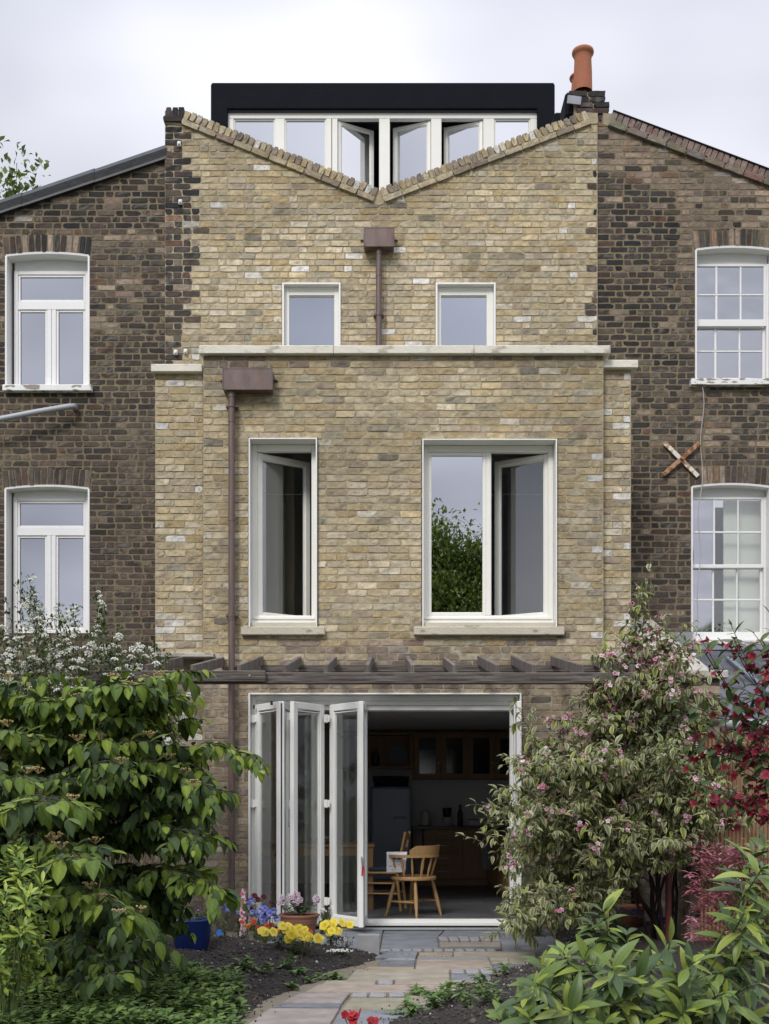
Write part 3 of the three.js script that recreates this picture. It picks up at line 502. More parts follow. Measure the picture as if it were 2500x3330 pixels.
{
  const R = rng(41), z = ZL, A = m(537, 520, z), B = m(-160, 752, z), top = (x) => lineY(x, A, B), xl = B[0], xr = X(537, z), W1 = open(20, 289, 832, 1270, z), W2 = open(18, 289, 1590, 2060, z);
  const wall = part(leftHouse, 'wall', slab([[xl, -0.2], [xr + 0.3, -0.2], [xr + 0.3, A[1] - 0.12], [xr, A[1]], [xl, B[1]]], [archHole(W1, 0.03), archHole(W2, 0.03)], z - 0.0025, 0.3), M.mortarTan);
  const big = [W1, W2].map((o) => ({ x0: o.x0, x1: o.x1, y0: o.y0, y1: o.y1 + 0.02 })), ar = [W1, W2].map((o) => ({ x0: o.x0 - 0.03, x1: o.x1 + 0.03, y0: o.y1 - 0.01, y1: o.y1 + 0.235 }));
  layBricks(wall, courses({ y0: -0.1, y1: 9.3, step: 0.0757, z, bond: 'flemish', R, openings: [...big, ...ar], joint: 0.0165, stain: (x, y) => clamp(0.86 + 0.5 * noise3.noise(x * 0.9, y * 0.7, 41) + 0.15 * noise3.noise(x * 3, y, 2), 0.45, 1.2), spans: (a, b) => under(top, xl, xr + 0.25, (a + b) / 2), hidden: (x, y) => y < 3.2 || x > xr - 0.01,
    pal: (x, y) => { const p = clamp((6.4 - y) / 1.2, 0, 0.85); if (y > 8.3 && R() < 0.45) return 'soot'; if (y > 6.9 && R() < 0.16) return 'buff'; return R() < p ? 'purple' : 'dark'; } }), R, 300);
  const arch = sub(leftHouse, 'window_arch'); const ab = [];
  for (const o of [W1, W2]) ab.push(...archBricks(o.x0 - 0.02, o.x1 + 0.02, o.y1 + 0.004, 0.035, 0.215, z + 0.004, 14, () => (o === W1 ? (R() < 0.3 ? 'buff' : 'soot') : R() < 0.6 ? 'purple' : 'dark'), R));
  layBricks(arch, ab, R, 300, 'arch_brick');
  // lead covered verge
  const L = new Acc(), n = 3, ends = [m(545, 472, z), m(-160, 713, z)], low = [m(545, 522, z), m(-160, 758, z)];
  for (let i = 0; i < n; i++) { const t0 = i / n, t1 = (i + 1) / n + 0.012, q = (P, t, dz, dy) => V(lerp(P[0][0], P[1][0], t), lerp(P[0][1], P[1][1], t) + dy, z + dz), o = i * 0.006;
    const a = q(ends, t0, 0.02 + o, o), b = q(ends, t1, 0.02 + o, o), c = q(low, t1, 0.05 + o, 0.03), d = q(low, t0, 0.05 + o, 0.03), k = q(ends, t0, -0.5, o), l = q(ends, t1, -0.5, o), e0 = q(low, t0, 0.055 + o, 0), e1 = q(low, t1, 0.055 + o, 0), m0 = V().lerpVectors(a, d, 0.45).add(V(0, 0, 0.035)), m1 = V().lerpVectors(b, c, 0.45).add(V(0, 0, 0.035));
    L.quad(a, b, m1, m0).quad(m0, m1, c, d).quad(k, l, b, a).quad(d, c, e1, e0).quad(e0, e1, q(low, t1, -0.05, 0), q(low, t0, -0.05, 0)); }
  part(leftHouse, 'lead_verge', L.geo(), M.lead);
  const back = new Acc(); back.quad(V(xr, A[1] + 0.12, z - 0.3), V(xl, B[1] + 0.12, z - 0.3), V(xl, B[1] + 0.12, z - 8), V(xr, A[1] + 0.12, z - 8)); part(leftHouse, 'roof', back.geo(), M.slate);
  function plasticWindow(o, rise, gy, sill) {
    const w = sub(leftHouse, 'window'), rv = new Acc();
    // white painted reveal following the cambered head
    const N = 8, hd = (t) => o.y1 + rise * (1 - (2 * t - 1) ** 2);
    for (let i = 0; i < N; i++) { const t0 = i / N, t1 = (i + 1) / N, xa = lerp(o.x0, o.x1, t0), xb = lerp(o.x0, o.x1, t1); rv.quad(V(xa, hd(t0) - 0.012, z + 0.004), V(xb, hd(t1) - 0.012, z + 0.004), V(xb, hd(t1) + 0.012, z + 0.008), V(xa, hd(t0) + 0.012, z + 0.008)); rv.quad(V(xa, hd(t0) - 0.012, z - 0.18), V(xb, hd(t1) - 0.012, z - 0.18), V(xb, hd(t1) - 0.012, z + 0.004), V(xa, hd(t0) - 0.012, z + 0.004)); }
    rv.box(o.x0 - 0.012, o.x0 + 0.012, o.y0, o.y1, z - 0.2, z + 0.008, 0.004).box(o.x1 - 0.012, o.x1 + 0.012, o.y0, o.y1, z - 0.2, z + 0.008, 0.004);
    part(w, 'reveal', rv.geo(), M.oldPaint);
    const fz = z - 0.14, a = o.x0 + 0.05, b = o.x1 - 0.03, t = Y(gy.top, z), f = new Acc();
    f.ring(a, b, o.y0 + 0.015, t, 0.05, fz - 0.06, fz, 0.006).box(a, b, t, o.y1 + 0.03, fz - 0.06, fz - 0.03, 0.003);
    const tr = Y(gy.tr, z), mx = (a + b) / 2 + 0.0;
    f.box(a + 0.05, b - 0.05, tr - 0.05, tr + 0.05, fz - 0.06, fz + 0.001, 0.005).box(mx - 0.055, mx - 0.002, o.y0 + 0.065, tr - 0.05, fz - 0.06, fz + 0.002, 0.005).box(mx + 0.002, mx + 0.055, o.y0 + 0.065, tr - 0.05, fz - 0.06, fz + 0.002, 0.005);
    const cells = [[a + 0.05, b - 0.05, tr + 0.05, t - 0.05], [a + 0.05, mx - 0.055, o.y0 + 0.065, tr - 0.05], [mx + 0.055, b - 0.05, o.y0 + 0.065, tr - 0.05]];
    for (const [p, q, r, s] of cells) f.ring(p, q, r, s, 0.028, fz - 0.04, fz - 0.012, 0.006);
    part(w, 'frame', f.geo(), M.plastic);
    const sl = new Acc(); for (const [p, q, r, s] of cells) { part(w, 'pane', new Acc().box(p + 0.02, q - 0.02, r + 0.02, s - 0.02, fz - 0.034, fz - 0.028, 0).geo(), M.paneMirror); sl.ring(p + 0.026, q - 0.026, r + 0.026, s - 0.026, 0.006, fz - 0.027, fz - 0.022, 0.001); }
    part(w, 'gasket', sl.geo(), M.rubber);
    if (sill) part(w, 'sill', new Acc().box(X(7, z + 0.08), X(297, z + 0.08), Y(1271, z + 0.08), Y(1250, z + 0.08), z - 0.14, z + 0.08, 0.008).geo(), M.oldWhite);
  }
  plasticWindow(W1, 0.035, { top: 863, tr: 978 }, true);
  plasticWindow(W2, 0.035, { top: 1607, tr: 1721 }, false);
  const pp = [V(X(-60, -1.3), Y(1366, -1.3), -1.38), V(X(120, -1.4), Y(1338, -1.4), -1.42), V(X(222, -1.45), Y(1321, -1.45), -1.47), V(X(238, -1.5), Y(1319, -1.5), -1.53), V(X(243, -1.6), Y(1325, -1.6), -1.63)];
  single('waste_pipe', 'grey plastic waste pipe sloping along the left brick wall below the window sill', 'pipe', new Acc().tube(pp, 0.034, 0.034, 12).geo(), M.greyPipe);
  // closed room behind the lower part of the wall
}
const rightHouse = thing('terraced_house', 'dark brick terraced house on the right with white sash windows and sloping gable', 'house');
{
  const R = rng(53), z = ZR, A = m(1976, 400, z), B = m(2680, 667, z), top = (x) => lineY(x, A, B), xl = X(1942, z), xr = B[0], W1 = open(2262, 2512, 812, 1232, z), W2 = open(2249, 2503, 1584, 2082, z);
  const wall = part(rightHouse, 'wall', slab([[xl, -0.2], [xr, -0.2], [xr, B[1]], [A[0], A[1]], [xl, A[1]]], [archHole(W1, 0.03), archHole(W2, 0.03)], z - 0.0025, 0.3), M.mortarTan);
  const big = [W1, W2].map((o) => ({ x0: o.x0, x1: o.x1, y0: o.y0, y1: o.y1 + 0.02 })), ar = [W1, W2].map((o) => ({ x0: o.x0 - 0.03, x1: o.x1 + 0.03, y0: o.y1 - 0.01, y1: o.y1 + 0.235 }));
  layBricks(wall, courses({ y0: -0.1, y1: 9.6, step: 0.0757, z, bond: 'flemish', R, openings: [...big, ...ar], joint: 0.0165, stain: (x, y) => clamp(0.86 + 0.5 * noise3.noise(x * 0.9, y * 0.7, 41) + 0.15 * noise3.noise(x * 3, y, 2), 0.45, 1.2), spans: (a, b) => under(top, xl, xr, (a + b) / 2), hidden: (x, y) => y < 3.2,
    pal: (x, y) => { const d = top(x) - y; if (d > 0.6 && x < X(2200, z) + 0.25 * noise3.noise(y * 3, 2, 1) && y > 6.6) return R() < 0.6 ? 'soot' : R() < 0.94 ? 'dark' : 'buff'; if (d < 0.55 + 0.25 * noise3.noise(x * 2, 1, 3) || (d < 1.1 && x > X(2225, z))) return R() < 0.82 ? 'buff' : 'dark'; if (y < 5.6 && R() < 0.6) return 'purple'; return R() < 0.15 ? 'buff' : 'dark'; } }), R, 300);
  const arch = sub(rightHouse, 'window_arch'), ab = [];
  for (const o of [W1, W2]) ab.push(...archBricks(o.x0 - 0.02, o.x1 + 0.02, o.y1 + 0.004, 0.035, 0.215, z + 0.004, 14, () => (o === W1 ? (R() < 0.45 ? 'buff' : 'dark') : R() < 0.6 ? 'purple' : 'buff'), R));
  layBricks(arch, ab, R, 300, 'arch_brick');
  // gable coping: pink bricks on edge over a projecting course
  const P0 = m(1990, 366, z), P1 = m(2680, 625, z), dx = P1[0] - P0[0], dy = P1[1] - P0[1], len = Math.hypot(dx, dy), a = Math.atan2(dy, dx), nx = -Math.sin(a), ny = Math.cos(a), list = [];
  const cop = part(rightHouse, 'gable_coping', slab([m(1960, 404, z), m(2680, 676, z), m(2680, 630, z), m(1990, 370, z), m(1960, 368, z)], [], z + 0.005, 0.29), M.mortarGrey);
  for (let i = 0, n = Math.round(len / 0.0765); i < n; i++) { const t = (i + 0.5) / n * len; list.push({ x: P0[0] + Math.cos(a) * t - nx * 0.05, y: P0[1] + Math.sin(a) * t - ny * 0.05, z: z + 0.018 + R() * 0.006, w: 0.067, h: 0.105, a: a + (R() - 0.5) * 0.03, pal: 'pinkCap', back: 0.24, rough: 0.7 }); }
  for (let i = 0, n = Math.round(len / 0.245); i < n; i++) { const t = (i + 0.5) / n * len; list.push({ x: P0[0] + Math.cos(a) * t - nx * 0.145, y: P0[1] + Math.sin(a) * t - ny * 0.145, z: z + 0.045, w: 0.233, h: 0.075, a, col: [0.17 + 0.1 * R(), 0.15 + 0.06 * R(), 0.13 + 0.03 * R()], back: 0.1 }); }
  layBricks(cop, list, R, 300, 'coping_brick');
  part(rightHouse, 'lead_capping', new Acc().box(0, len, 0.006, 0.018, -0.3, 0.04, 0.004, M4(P0[0], P0[1], z, 0, 0, a)).geo(), M.lead);
  const back = new Acc(); back.quad(V(A[0], A[1] + 0.05, z - 0.3), V(xr, B[1] + 0.05, z - 0.3), V(xr, B[1] + 0.05, z - 8), V(A[0], A[1] + 0.05, z - 8)); part(rightHouse, 'roof', back.geo(), M.slate);
  function sash(o, cols, rows, mid, sillPx, blind) {
    const w = sub(rightHouse, 'window'), rv = new Acc(), rise = 0.035, N = 8, hd = (t) => o.y1 + rise * (1 - (2 * t - 1) ** 2);
    for (let i = 0; i < N; i++) { const t0 = i / N, t1 = (i + 1) / N, xa = lerp(o.x0, o.x1, t0), xb = lerp(o.x0, o.x1, t1); rv.quad(V(xa, hd(t0) - 0.014, z + 0.004), V(xb, hd(t1) - 0.014, z + 0.004), V(xb, hd(t1) + 0.01, z + 0.008), V(xa, hd(t0) + 0.01, z + 0.008)); rv.quad(V(xa, hd(t0) - 0.014, z - 0.2), V(xb, hd(t1) - 0.014, z - 0.2), V(xb, hd(t1) - 0.014, z + 0.004), V(xa, hd(t0) - 0.014, z + 0.004)); }
    rv.box(o.x0 - 0.01, o.x0 + 0.012, o.y0, o.y1, z - 0.22, z + 0.008, 0.004).box(o.x1 - 0.012, o.x1 + 0.01, o.y0, o.y1, z - 0.22, z + 0.008, 0.004);
    part(w, 'reveal', rv.geo(), M.oldPaint);
    const f = new Acc(), fz = z - 0.12, top = Y(rows[0][0], z) + 0.03, yM = Y(mid, z), x0 = X(cols[0][0], z), x1 = X(cols[2][1], z);
    f.box(x0 - 0.012, x1 + 0.05, top, o.y1 + 0.05, fz - 0.08, fz - 0.02, 0.004);
    f.box(x1 + 0.03, o.x1 - 0.01, o.y0, top, fz - 0.1, fz + 0.01, 0.006);
    const upper = (k) => k < 2, rz = (k) => (upper(k) ? fz : fz - 0.045);
    for (const k of [0, 2]) { const t = k ? yM - 0.018 : top, b = k ? o.y0 + 0.01 : yM - 0.018, zz = rz(k);
      f.box(x0 - 0.012, x0, b, t, zz - 0.04, zz, 0.003).box(x1, x1 + 0.03, b, t, zz - 0.04, zz, 0.003);
      f.box(x0, x1, k ? Y(rows[3][1], z) - 0.09 : yM - 0.022, Y(rows[k + 1][1], z), zz - 0.04, zz + 0.003, 0.004).box(x0, x1, Y(rows[k][0], z), t, zz - 0.04, zz + 0.002, 0.003);
      f.box(x0, x1, Y(rows[k + 1][0], z), Y(rows[k][1], z), zz - 0.03, zz - 0.004, 0.004);
      for (const c of [0, 1]) for (const r of [k, k + 1]) f.box(X(cols[c][1], z), X(cols[c + 1][0], z), Y(rows[r][1], z), Y(rows[r][0], z), zz - 0.03, zz - 0.003, 0.004);
    }
    part(w, 'sash_frame', f.geo(), M.oldPaint);
    for (let r = 0; r < 4; r++) for (let c = 0; c < 3; c++) { const zz = rz(r) - 0.02; part(w, 'pane', new Acc().box(X(cols[c][0], z) - 0.004, X(cols[c][1], z) + 0.004, Y(rows[r][1], z) - 0.004, Y(rows[r][0], z) + 0.004, zz, zz + 0.004, 0).geo(), blind && X(cols[c][0], z) > blind - 0.02 ? M.glass : blind && c === 1 ? M.glass : M.paneOld); }
    part(w, 'sill', new Acc().box(X(sillPx[0], z + 0.08), X(2530, z + 0.08), Y(sillPx[2], z + 0.08), Y(sillPx[1], z + 0.08), z - 0.16, z + 0.08, 0.008).geo(), M.oldWhite);
    if (blind) {
      const s = new Acc(); s.box(blind, X(2424, z), o.y0 + 0.02, top, fz - 0.19, fz - 0.16, 0.004).box(X(2426, z), X(2500, z), o.y0 + 0.02, top, fz - 0.2, fz - 0.17, 0.004); part(w, 'shutter', s.geo(), M.cream);
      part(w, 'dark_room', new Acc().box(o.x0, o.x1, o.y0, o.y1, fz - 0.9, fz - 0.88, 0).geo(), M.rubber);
    }
  }
  sash(W1, [[2264, 2335], [2342, 2415], [2421, 2493]], [[852, 942], [947, 1026], [1050, 1123], [1128, 1217]], 1043, [2247, 1229, 1252]);
  sash(W2, [[2253, 2328], [2334, 2407], [2412, 2485]], [[1617, 1721], [1727, 1830], [1842, 1941], [1947, 2050]], 1836, [2239, 2079, 2099], X(2374, z));
  // rusty cross-shaped tie plate
  const t = thing('wall_tie', 'rusty X-shaped iron tie plate bolted on the right brick wall', 'tie plate', [X(2215, z + 0.05), Y(1493, z + 0.05), z + 0.012]);
  part(t, 'bar', new Acc().box(-0.29, 0.29, -0.026, 0.026, 0.012, 0.026, 0.003, M4(0, 0, 0, 0, 0, -0.785)).geo(), M.rustWhite); part(t, 'bar', new Acc().box(-0.29, 0.29, -0.026, 0.026, 0.027, 0.041, 0.003, M4(0, 0, 0, 0, 0, 0.72)).geo(), M.rust);
  part(t, 'bolt', new THREE.CylinderGeometry(0.017, 0.022, 0.05, 6).rotateX(Math.PI / 2).translate(0, 0, 0.06), M.rust);
  const cp = []; for (let i = 0; i <= 26; i++) { const v = i / 26; cp.push(V(X(2281 - 22 * v * v * v + 5 * Math.sin(v * 21) + 3 * Math.sin(v * 9), z + 0.05), Y(1240 + (2068 - 1240) * v, z + 0.05), z + 0.04 + 0.012 * Math.sin(v * 17))); }
  single('cable', 'thin grey cable hanging loosely down the right wall past the sash window', 'cable', new Acc().tube(new THREE.CatmullRomCurve3(cp).getPoints(90), 0.0055, 0.0055, 6).geo(), M.cable);
}
// ---------------------------------------------------------------- rainwater pipes in copper
function hopperPipe(label, hx0, hx1, hy0, hy1, zw, proj, pipe, foot, cut) {
  const t = thing('downpipe', label, 'drainpipe'), zf = zw + proj, b = new Acc();
  const x0 = X(hx0, zf), x1 = X(hx1, zf), y1 = Y(hy0, zf), y0 = Y(hy1, zf);
  b.box(x0, x1, y0, y1, zw + 0.012, zf, 0.006); part(t, 'hopper', b.geo(), M.copper);
  part(t, 'hopper_rim', new Acc().ring(x0 - 0.006, x1 + 0.006, y0 - 0.004, y1 + 0.004, 0.016, zf - 0.004, zf + 0.005, 0.003).geo(), M.copper);
  const pz = zw + proj * 0.55, px = X(pipe, pz), r = 0.034;
  part(t, 'pipe', new Acc().tube([V(px, y0 + 0.01, pz), V(px, lerp(y0, foot, 0.5), pz), V(px, foot, pz)], r, r, 18).geo(), M.copper);
  for (const y of cut) { const k = new Acc(); k.tube([V(px, y - 0.02, pz), V(px, y + 0.02, pz)], r + 0.007, r + 0.007, 18).box(px - r - 0.03, px + r + 0.03, y - 0.012, y + 0.012, zw + 0.008, pz - 0.01, 0.003); part(t, 'bracket', k.geo(), M.copper); }
  for (let y = y0 - 0.28; y > foot + 0.3; y -= 1.05) part(t, 'collar', new Acc().tube([V(px, y - 0.045, pz), V(px, y, pz), V(px, y + 0.035, pz)], (q) => r + (q > 0.9 ? 0.005 : 0.0035), 0, 18).geo(), M.copper);
  part(t, 'outlet', new Acc().tube([V(px, y0 - 0.06, pz), V(px, y0 - 0.03, pz), V(px, y0 + 0.004, pz)], (q) => r + 0.004 + 0.012 * q, 0, 18).geo(), M.copper);
  for (const s of [-1, 1]) part(t, 'hopper_strap', new Acc().box(s < 0 ? x0 - 0.045 : x1, s < 0 ? x0 : x1 + 0.045, y1 - 0.09, y1 - 0.075, zw + 0.005, zw + 0.02, 0.002).geo(), M.rubber);
  return t;
}
hopperPipe('copper hopper and short downpipe under the parapet valley', 1185, 1279, 739, 801, ZM, 0.17, 1233, 6.0, [7.2]);
hopperPipe('wide copper hopper with long downpipe left of the first-floor windows', 725, 886, 1197, 1267, 0, 0.16, 754, 0.02, [Y(1329, 0), Y(2006, 0), Y(2752, 0)]);
// small white fittings on the left pier
for (const [px, py, l] of [[573, 1149, 'small white cable clip on the sooty pier, left of two above the side coping'], [605, 1146, 'small white cable clip on the sooty pier, right of two above the side coping'], [584, 471, 'small white bracket near the top of the sooty pier'], [588, 660, 'small white cable clip midway down the sooty pier']]) {
  const a = new Acc(); a.box(-0.022, 0.022, -0.03, 0.03, 0, 0.03, 0.006).box(-0.012, 0.014, -0.02, 0.012, 0.03, 0.055, 0.004);
  single('cable_clip', l, 'clip', a.geo(), M.plastic, [X(px, ZM), Y(py, ZM), ZM + 0.004], 'white clips on the sooty pier');
}
// ================================================================ folding garden doors
{
  const d = sub(house, 'door_frame'), x0 = X(810, 0), x1 = X(1693, 0), yt = Y(2256, 0), y0 = 0.03;
  part(d, 'surround', new Acc().box(x0, x0 + 0.016, y0, yt, -0.2, 0.045, 0.003).box(x1 - 0.016, x1, y0, yt, -0.2, 0.045, 0.003).box(x0 + 0.016, x1 - 0.016, yt - 0.016, yt, -0.2, 0.043, 0.003).geo(), M.white);
  const a = x0 + 0.018, b = x1 - 0.018, t = yt - 0.018, f = new Acc();
  f.box(a, a + 0.05, y0, t, -0.19, -0.075, 0.005).box(b - 0.05, b, y0, t, -0.19, -0.075, 0.005).box(a + 0.05, b - 0.05, t - 0.055, t, -0.19, -0.078, 0.005).box(a + 0.05, b - 0.05, t - 0.1, t - 0.055, -0.19, -0.095, 0.004).box(a + 0.05, b - 0.05, t - 0.155, t - 0.1, -0.19, -0.12, 0.004);
  part(d, 'frame', f.geo(), M.white);
  part(d, 'threshold', new Acc().box(a, b, y0, 0.068, -0.19, -0.05, 0.004).box(a, b, 0.0681, 0.098, -0.17, -0.075, 0.004).geo(), M.white);
  part(d, 'track', new Acc().box(a + 0.05, b - 0.05, t - 0.165, t - 0.156, -0.18, -0.13, 0.002).geo(), M.greyPipe);
  const H = 2.345, yb = 0.062, tk = 0.052;
  function leaf(ax, az, bx, bz, stile = 0.072) {
    const g = sub(house, 'door_leaf'), w = Math.hypot(bx - ax, bz - az);
    g.position.set(ax, yb, az); g.rotation.y = Math.atan2(-(bz - az), bx - ax);
    const k = new Acc(); k.ring(0, w, 0, H, stile, -tk, 0, 0.005, undefined, 0.085);
    k.ring(stile, w - stile, 0.085, H - 0.085, 0.013, -tk + 0.008, -0.01, 0.004);
    part(g, 'leaf_frame', k.geo(), M.white);
    part(g, 'pane', new Acc().box(stile, w - stile, 0.085, H - 0.085, -0.034, -0.028, 0).geo(), M.glass);
    part(g, 'seal', new Acc().box(w + 0.0005, w + 0.006, 0.02, H - 0.02, -tk + 0.014, -0.016, 0.001).geo(), M.rubber);
    return [g, w];
  }
  leaf(-1.391, -0.06, -1.082, 0.42); leaf(-0.935, 0.40, -0.638, -0.06); leaf(-0.588, -0.06, -0.238, 0.40);
  const [dl, dw] = leaf(-0.212, 0.42, -0.178, -0.13); leaf(1.345, -0.14, 1.338, 0.40); leaf(1.412, 0.43, 1.405, -0.1);
  const [l1] = leaf(-1.035, 0.41, -1.0, -0.12);     // the slim inner leaf folded behind the first
  const hinge = (x, y, z, w = 0.05) => new Acc().box(x - w, x - 0.002, y - 0.042, y + 0.042, z - 0.008, z + 0.014, 0.003).box(x + 0.002, x + w, y - 0.038, y + 0.038, z - 0.008, z + 0.012, 0.003).tube([V(x, y - 0.044, z + 0.014), V(x, y + 0.044, z + 0.014)], 0.009, 0.009, 8);
  for (const y of [2.255, 1.345, 0.30]) { part(d, 'hinge', hinge(-0.612, y, 0.0, 0.03).geo(), M.white); part(d, 'hinge', hinge(-1.40, y, -0.03, 0.035).geo(), M.white); part(d, 'hinge', hinge(-1.005, y, 0.30, 0.028).geo(), M.white); }
  part(d, 'door_handle', new Acc().tube([V(-0.985, 1.29, 0.36), V(-0.985, 1.13, 0.37)], 0.009, 0.008, 8).box(-1.0, -0.972, 1.1, 1.16, 0.34, 0.365, 0.003).geo(), M.steel);
  part(d, 'stop_block', new Acc().box(-1.40, -1.382, 2.36, 2.4, 0.0, 0.03, 0.002).box(-1.18, -1.155, 2.37, 2.41, 0.36, 0.39, 0.002).geo(), M.rubber);
  const key = new Acc(); key.tube([V(-0.232, 0.80, 0.45), V(-0.222, 0.7, 0.455)], 0.008, 0.011, 6); part(d, 'latch', key.geo(), M.steel);
  part(d, 'latch_grip', new Acc().tube([V(-0.222, 0.7, 0.455), V(-0.226, 0.6, 0.458), V(-0.205, 0.6, 0.458), V(-0.208, 0.69, 0.455)], 0.008, 0.008, 6).geo(), mat({ color: rgb(0.42, 0.02, 0.03), roughness: 0.4 }), 'red latch grip');
}
// ================================================================ the kitchen
const FL = 0.09, KX0 = -2.05, KX1 = 2.12, KZ1 = -5.66, CE = 2.46;
{
  const wallM = mat({ color: rgb(0.74, 0.73, 0.74), roughness: 0.85 });
  const k = struct('kitchen_wall', new Acc().box(KX0 - 0.1, KX0, 0, CE, KZ1, -0.312, 0.001).box(KX1, KX1 + 0.1, 0, CE, KZ1, -0.312, 0.001).box(KX0 - 0.1, KX1 + 0.1, 0, CE, KZ1 - 0.1, KZ1, 0.001).geo(), wallM);
  struct('kitchen_ceiling', new Acc().box(KX0 - 0.1, KX1 + 0.1, CE + 0.001, CE + 0.1, KZ1 - 0.1, -0.312, 0.001).geo(), M.ceiling);
  const fl = struct('kitchen_floor', new Acc().box(KX0, KX1, 0, FL - 0.004, KZ1, -0.2, 0.001).geo(), mat({ color: rgb(0.20, 0.2, 0.2), roughness: 0.8 }));
  const R = rng(61), tones = [0, 1, 2].map((i) => mat({ color: rgb(0.15 + 0.025 * i, 0.157 + 0.025 * i, 0.168 + 0.025 * i), map: M.slate.map, roughness: 0.42 }));
  for (let i = 0; i < 9; i++) for (let j = 0; j < 7; j++) { const z1 = -0.205 - i * 0.6, x0 = KX0 + j * 0.6 - (i % 2) * 0.3, xa = Math.max(KX0 + 0.002, x0 + 0.003), xb = Math.min(KX1, x0 + 0.597); if (xb > xa + 0.05) part(fl, 'tile', new Acc().box(xa, xb, FL - 0.003, FL + R() * 0.001, Math.max(KZ1, z1 - 0.597), z1 - 0.003, 0.002).geo(), R.pick(tones)); }
}
{
  const wood = M.kitchenWood;
  // fridge
  const blue = mat({ color: rgb(0.30, 0.37, 0.50), roughness: 0.3 });
  const f = thing('refrigerator', 'rounded pastel blue-grey retro refrigerator at the back of the kitchen', 'refrigerator', [0.1, FL, -5.32]);
  part(f, 'body', new RoundedBoxGeometry(0.6, 1.44, 0.58, 5, 0.07).translate(0, 0.78, 0), blue); part(f, 'door', new RoundedBoxGeometry(0.595, 1.4, 0.09, 5, 0.04).translate(0, 0.79, 0.32), blue);
  part(f, 'plinth', new Acc().box(-0.27, 0.27, 0, 0.07, -0.25, 0.24, 0.004).geo(), M.rubber);
  part(f, 'handle', new Acc().tube([V(0.03, 1.03, 0.37), V(0.06, 1.035, 0.40), V(0.15, 1.035, 0.405), V(0.22, 1.03, 0.37)], 0.016, 0.012, 8).geo(), M.steel);
  {
    const L = new Acc(), st = (pts, ox) => { for (let i = 0; i + 1 < pts.length; i++) { const a = pts[i], b = pts[i + 1]; L.tube([V(ox + a[0] * 0.026, 1.345 + a[1] * 0.03, 0.368), V(ox + b[0] * 0.026, 1.345 + b[1] * 0.03, 0.368)], 0.003, 0.003, 4); } };
    st([[1, 1], [0, 1], [0, 0.5], [1, 0.5], [1, 0], [0, 0]], -0.13); st([[0, 0], [0, 1], [0.5, 0.4], [1, 1], [1, 0]], -0.055); st([[1, 0], [0, 0], [0, 1], [1, 1], [1, 0.5], [0, 0.5]], 0.025); st([[1, 0.45], [0, 0.45], [0, 1], [1, 1], [1, -0.3], [0, -0.3]], 0.10);
    part(f, 'badge', L.geo(), M.steel);
  }
  const bR = rng(5), bk = new THREE.CylinderGeometry(0.27, 0.25, 0.15, 24, 4).scale(1, 1, 0.75); { const P = bk.attributes.position; for (let i = 0; i < P.count; i++) P.setXYZ(i, P.getX(i) + (bR() - 0.5) * 0.02, P.getY(i) + (bR() - 0.5) * 0.02, P.getZ(i) + (bR() - 0.5) * 0.02); bk.computeVertexNormals(); }
  single('basket', 'dark wicker basket lying on top of the refrigerator', 'basket', bk, mat({ color: rgb(0.03, 0.028, 0.03), roughness: 0.9 }), [0.1, FL + 1.58, -5.28]);
  // wall cupboards
  const wc = thing('wall_cupboard', 'row of dark wooden wall cupboards with glazed doors', 'cupboard', [0, 0, 0]), zc = -5.3;
  part(wc, 'carcass', new Acc().box(0.43, 2.1, 1.70, 2.42, KZ1 + 0.002, zc - 0.02, 0.003).geo(), wood);
  for (let i = 0; i < 4; i++) {
    const x0 = 0.45 + i * 0.41, g = sub(wc, 'cupboard_door'); part(g, 'door_frame', new Acc().ring(x0, x0 + 0.4, 1.71, 2.40, 0.075, zc - 0.018, zc + 0.006, 0.003).geo(), wood);
    part(g, 'pane', new Acc().box(x0 + 0.075, x0 + 0.325, 1.785, 2.325, zc - 0.012, zc - 0.008, 0).geo(), phys({ color: rgb(0.02, 0.022, 0.028), roughness: 0.06, ior: 1.6 }));
    part(g, 'knob', new THREE.SphereGeometry(0.012, 10, 8).translate(x0 + (i % 2 ? 0.03 : 0.37), 1.95, zc + 0.02), M.steel);
  }
  const sh = thing('wall_shelf', 'open wooden shelf unit above the refrigerator', 'shelf', [0, 0, 0]);
  part(sh, 'shelf_box', new Acc().ring(-0.75, 0.425, 1.86, 2.42, 0.045, KZ1 + 0.002, zc - 0.05, 0.003).geo(), wood); part(sh, 'back_panel', new Acc().box(-0.7, 0.38, 1.9, 2.37, KZ1 + 0.003, KZ1 + 0.02, 0.001).geo(), wood);
  single('vase', 'small dark vase on the open shelf above the refrigerator', 'vase', lathe([[0.001, 0], [0.05, 0.005], [0.065, 0.1], [0.05, 0.19], [0.022, 0.23], [0.03, 0.27], [0.022, 0.265]], 18), mat({ color: rgb(0.06, 0.07, 0.1), roughness: 0.3 }), [-0.13, 1.906, -5.5]);
  single('plate', 'round patterned plate standing on the open shelf', 'plate', lathe([[0.001, 0.004], [0.1, 0.004], [0.15, 0.02], [0.152, 0.024], [0.1, 0.012], [0.001, 0.012]], 28).rotateX(Math.PI / 2 - 0.2).translate(0, 0.16, 0), mat({ color: rgb(0.2, 0.22, 0.28), roughness: 0.25 }), [0.2, 1.906, -5.5]);
  // base units
  const bu = thing('base_unit', 'wooden kitchen base unit with four drawers under the back worktop', 'kitchen unit', [0, 0, 0]), zb = -5.08, yw = 0.945;
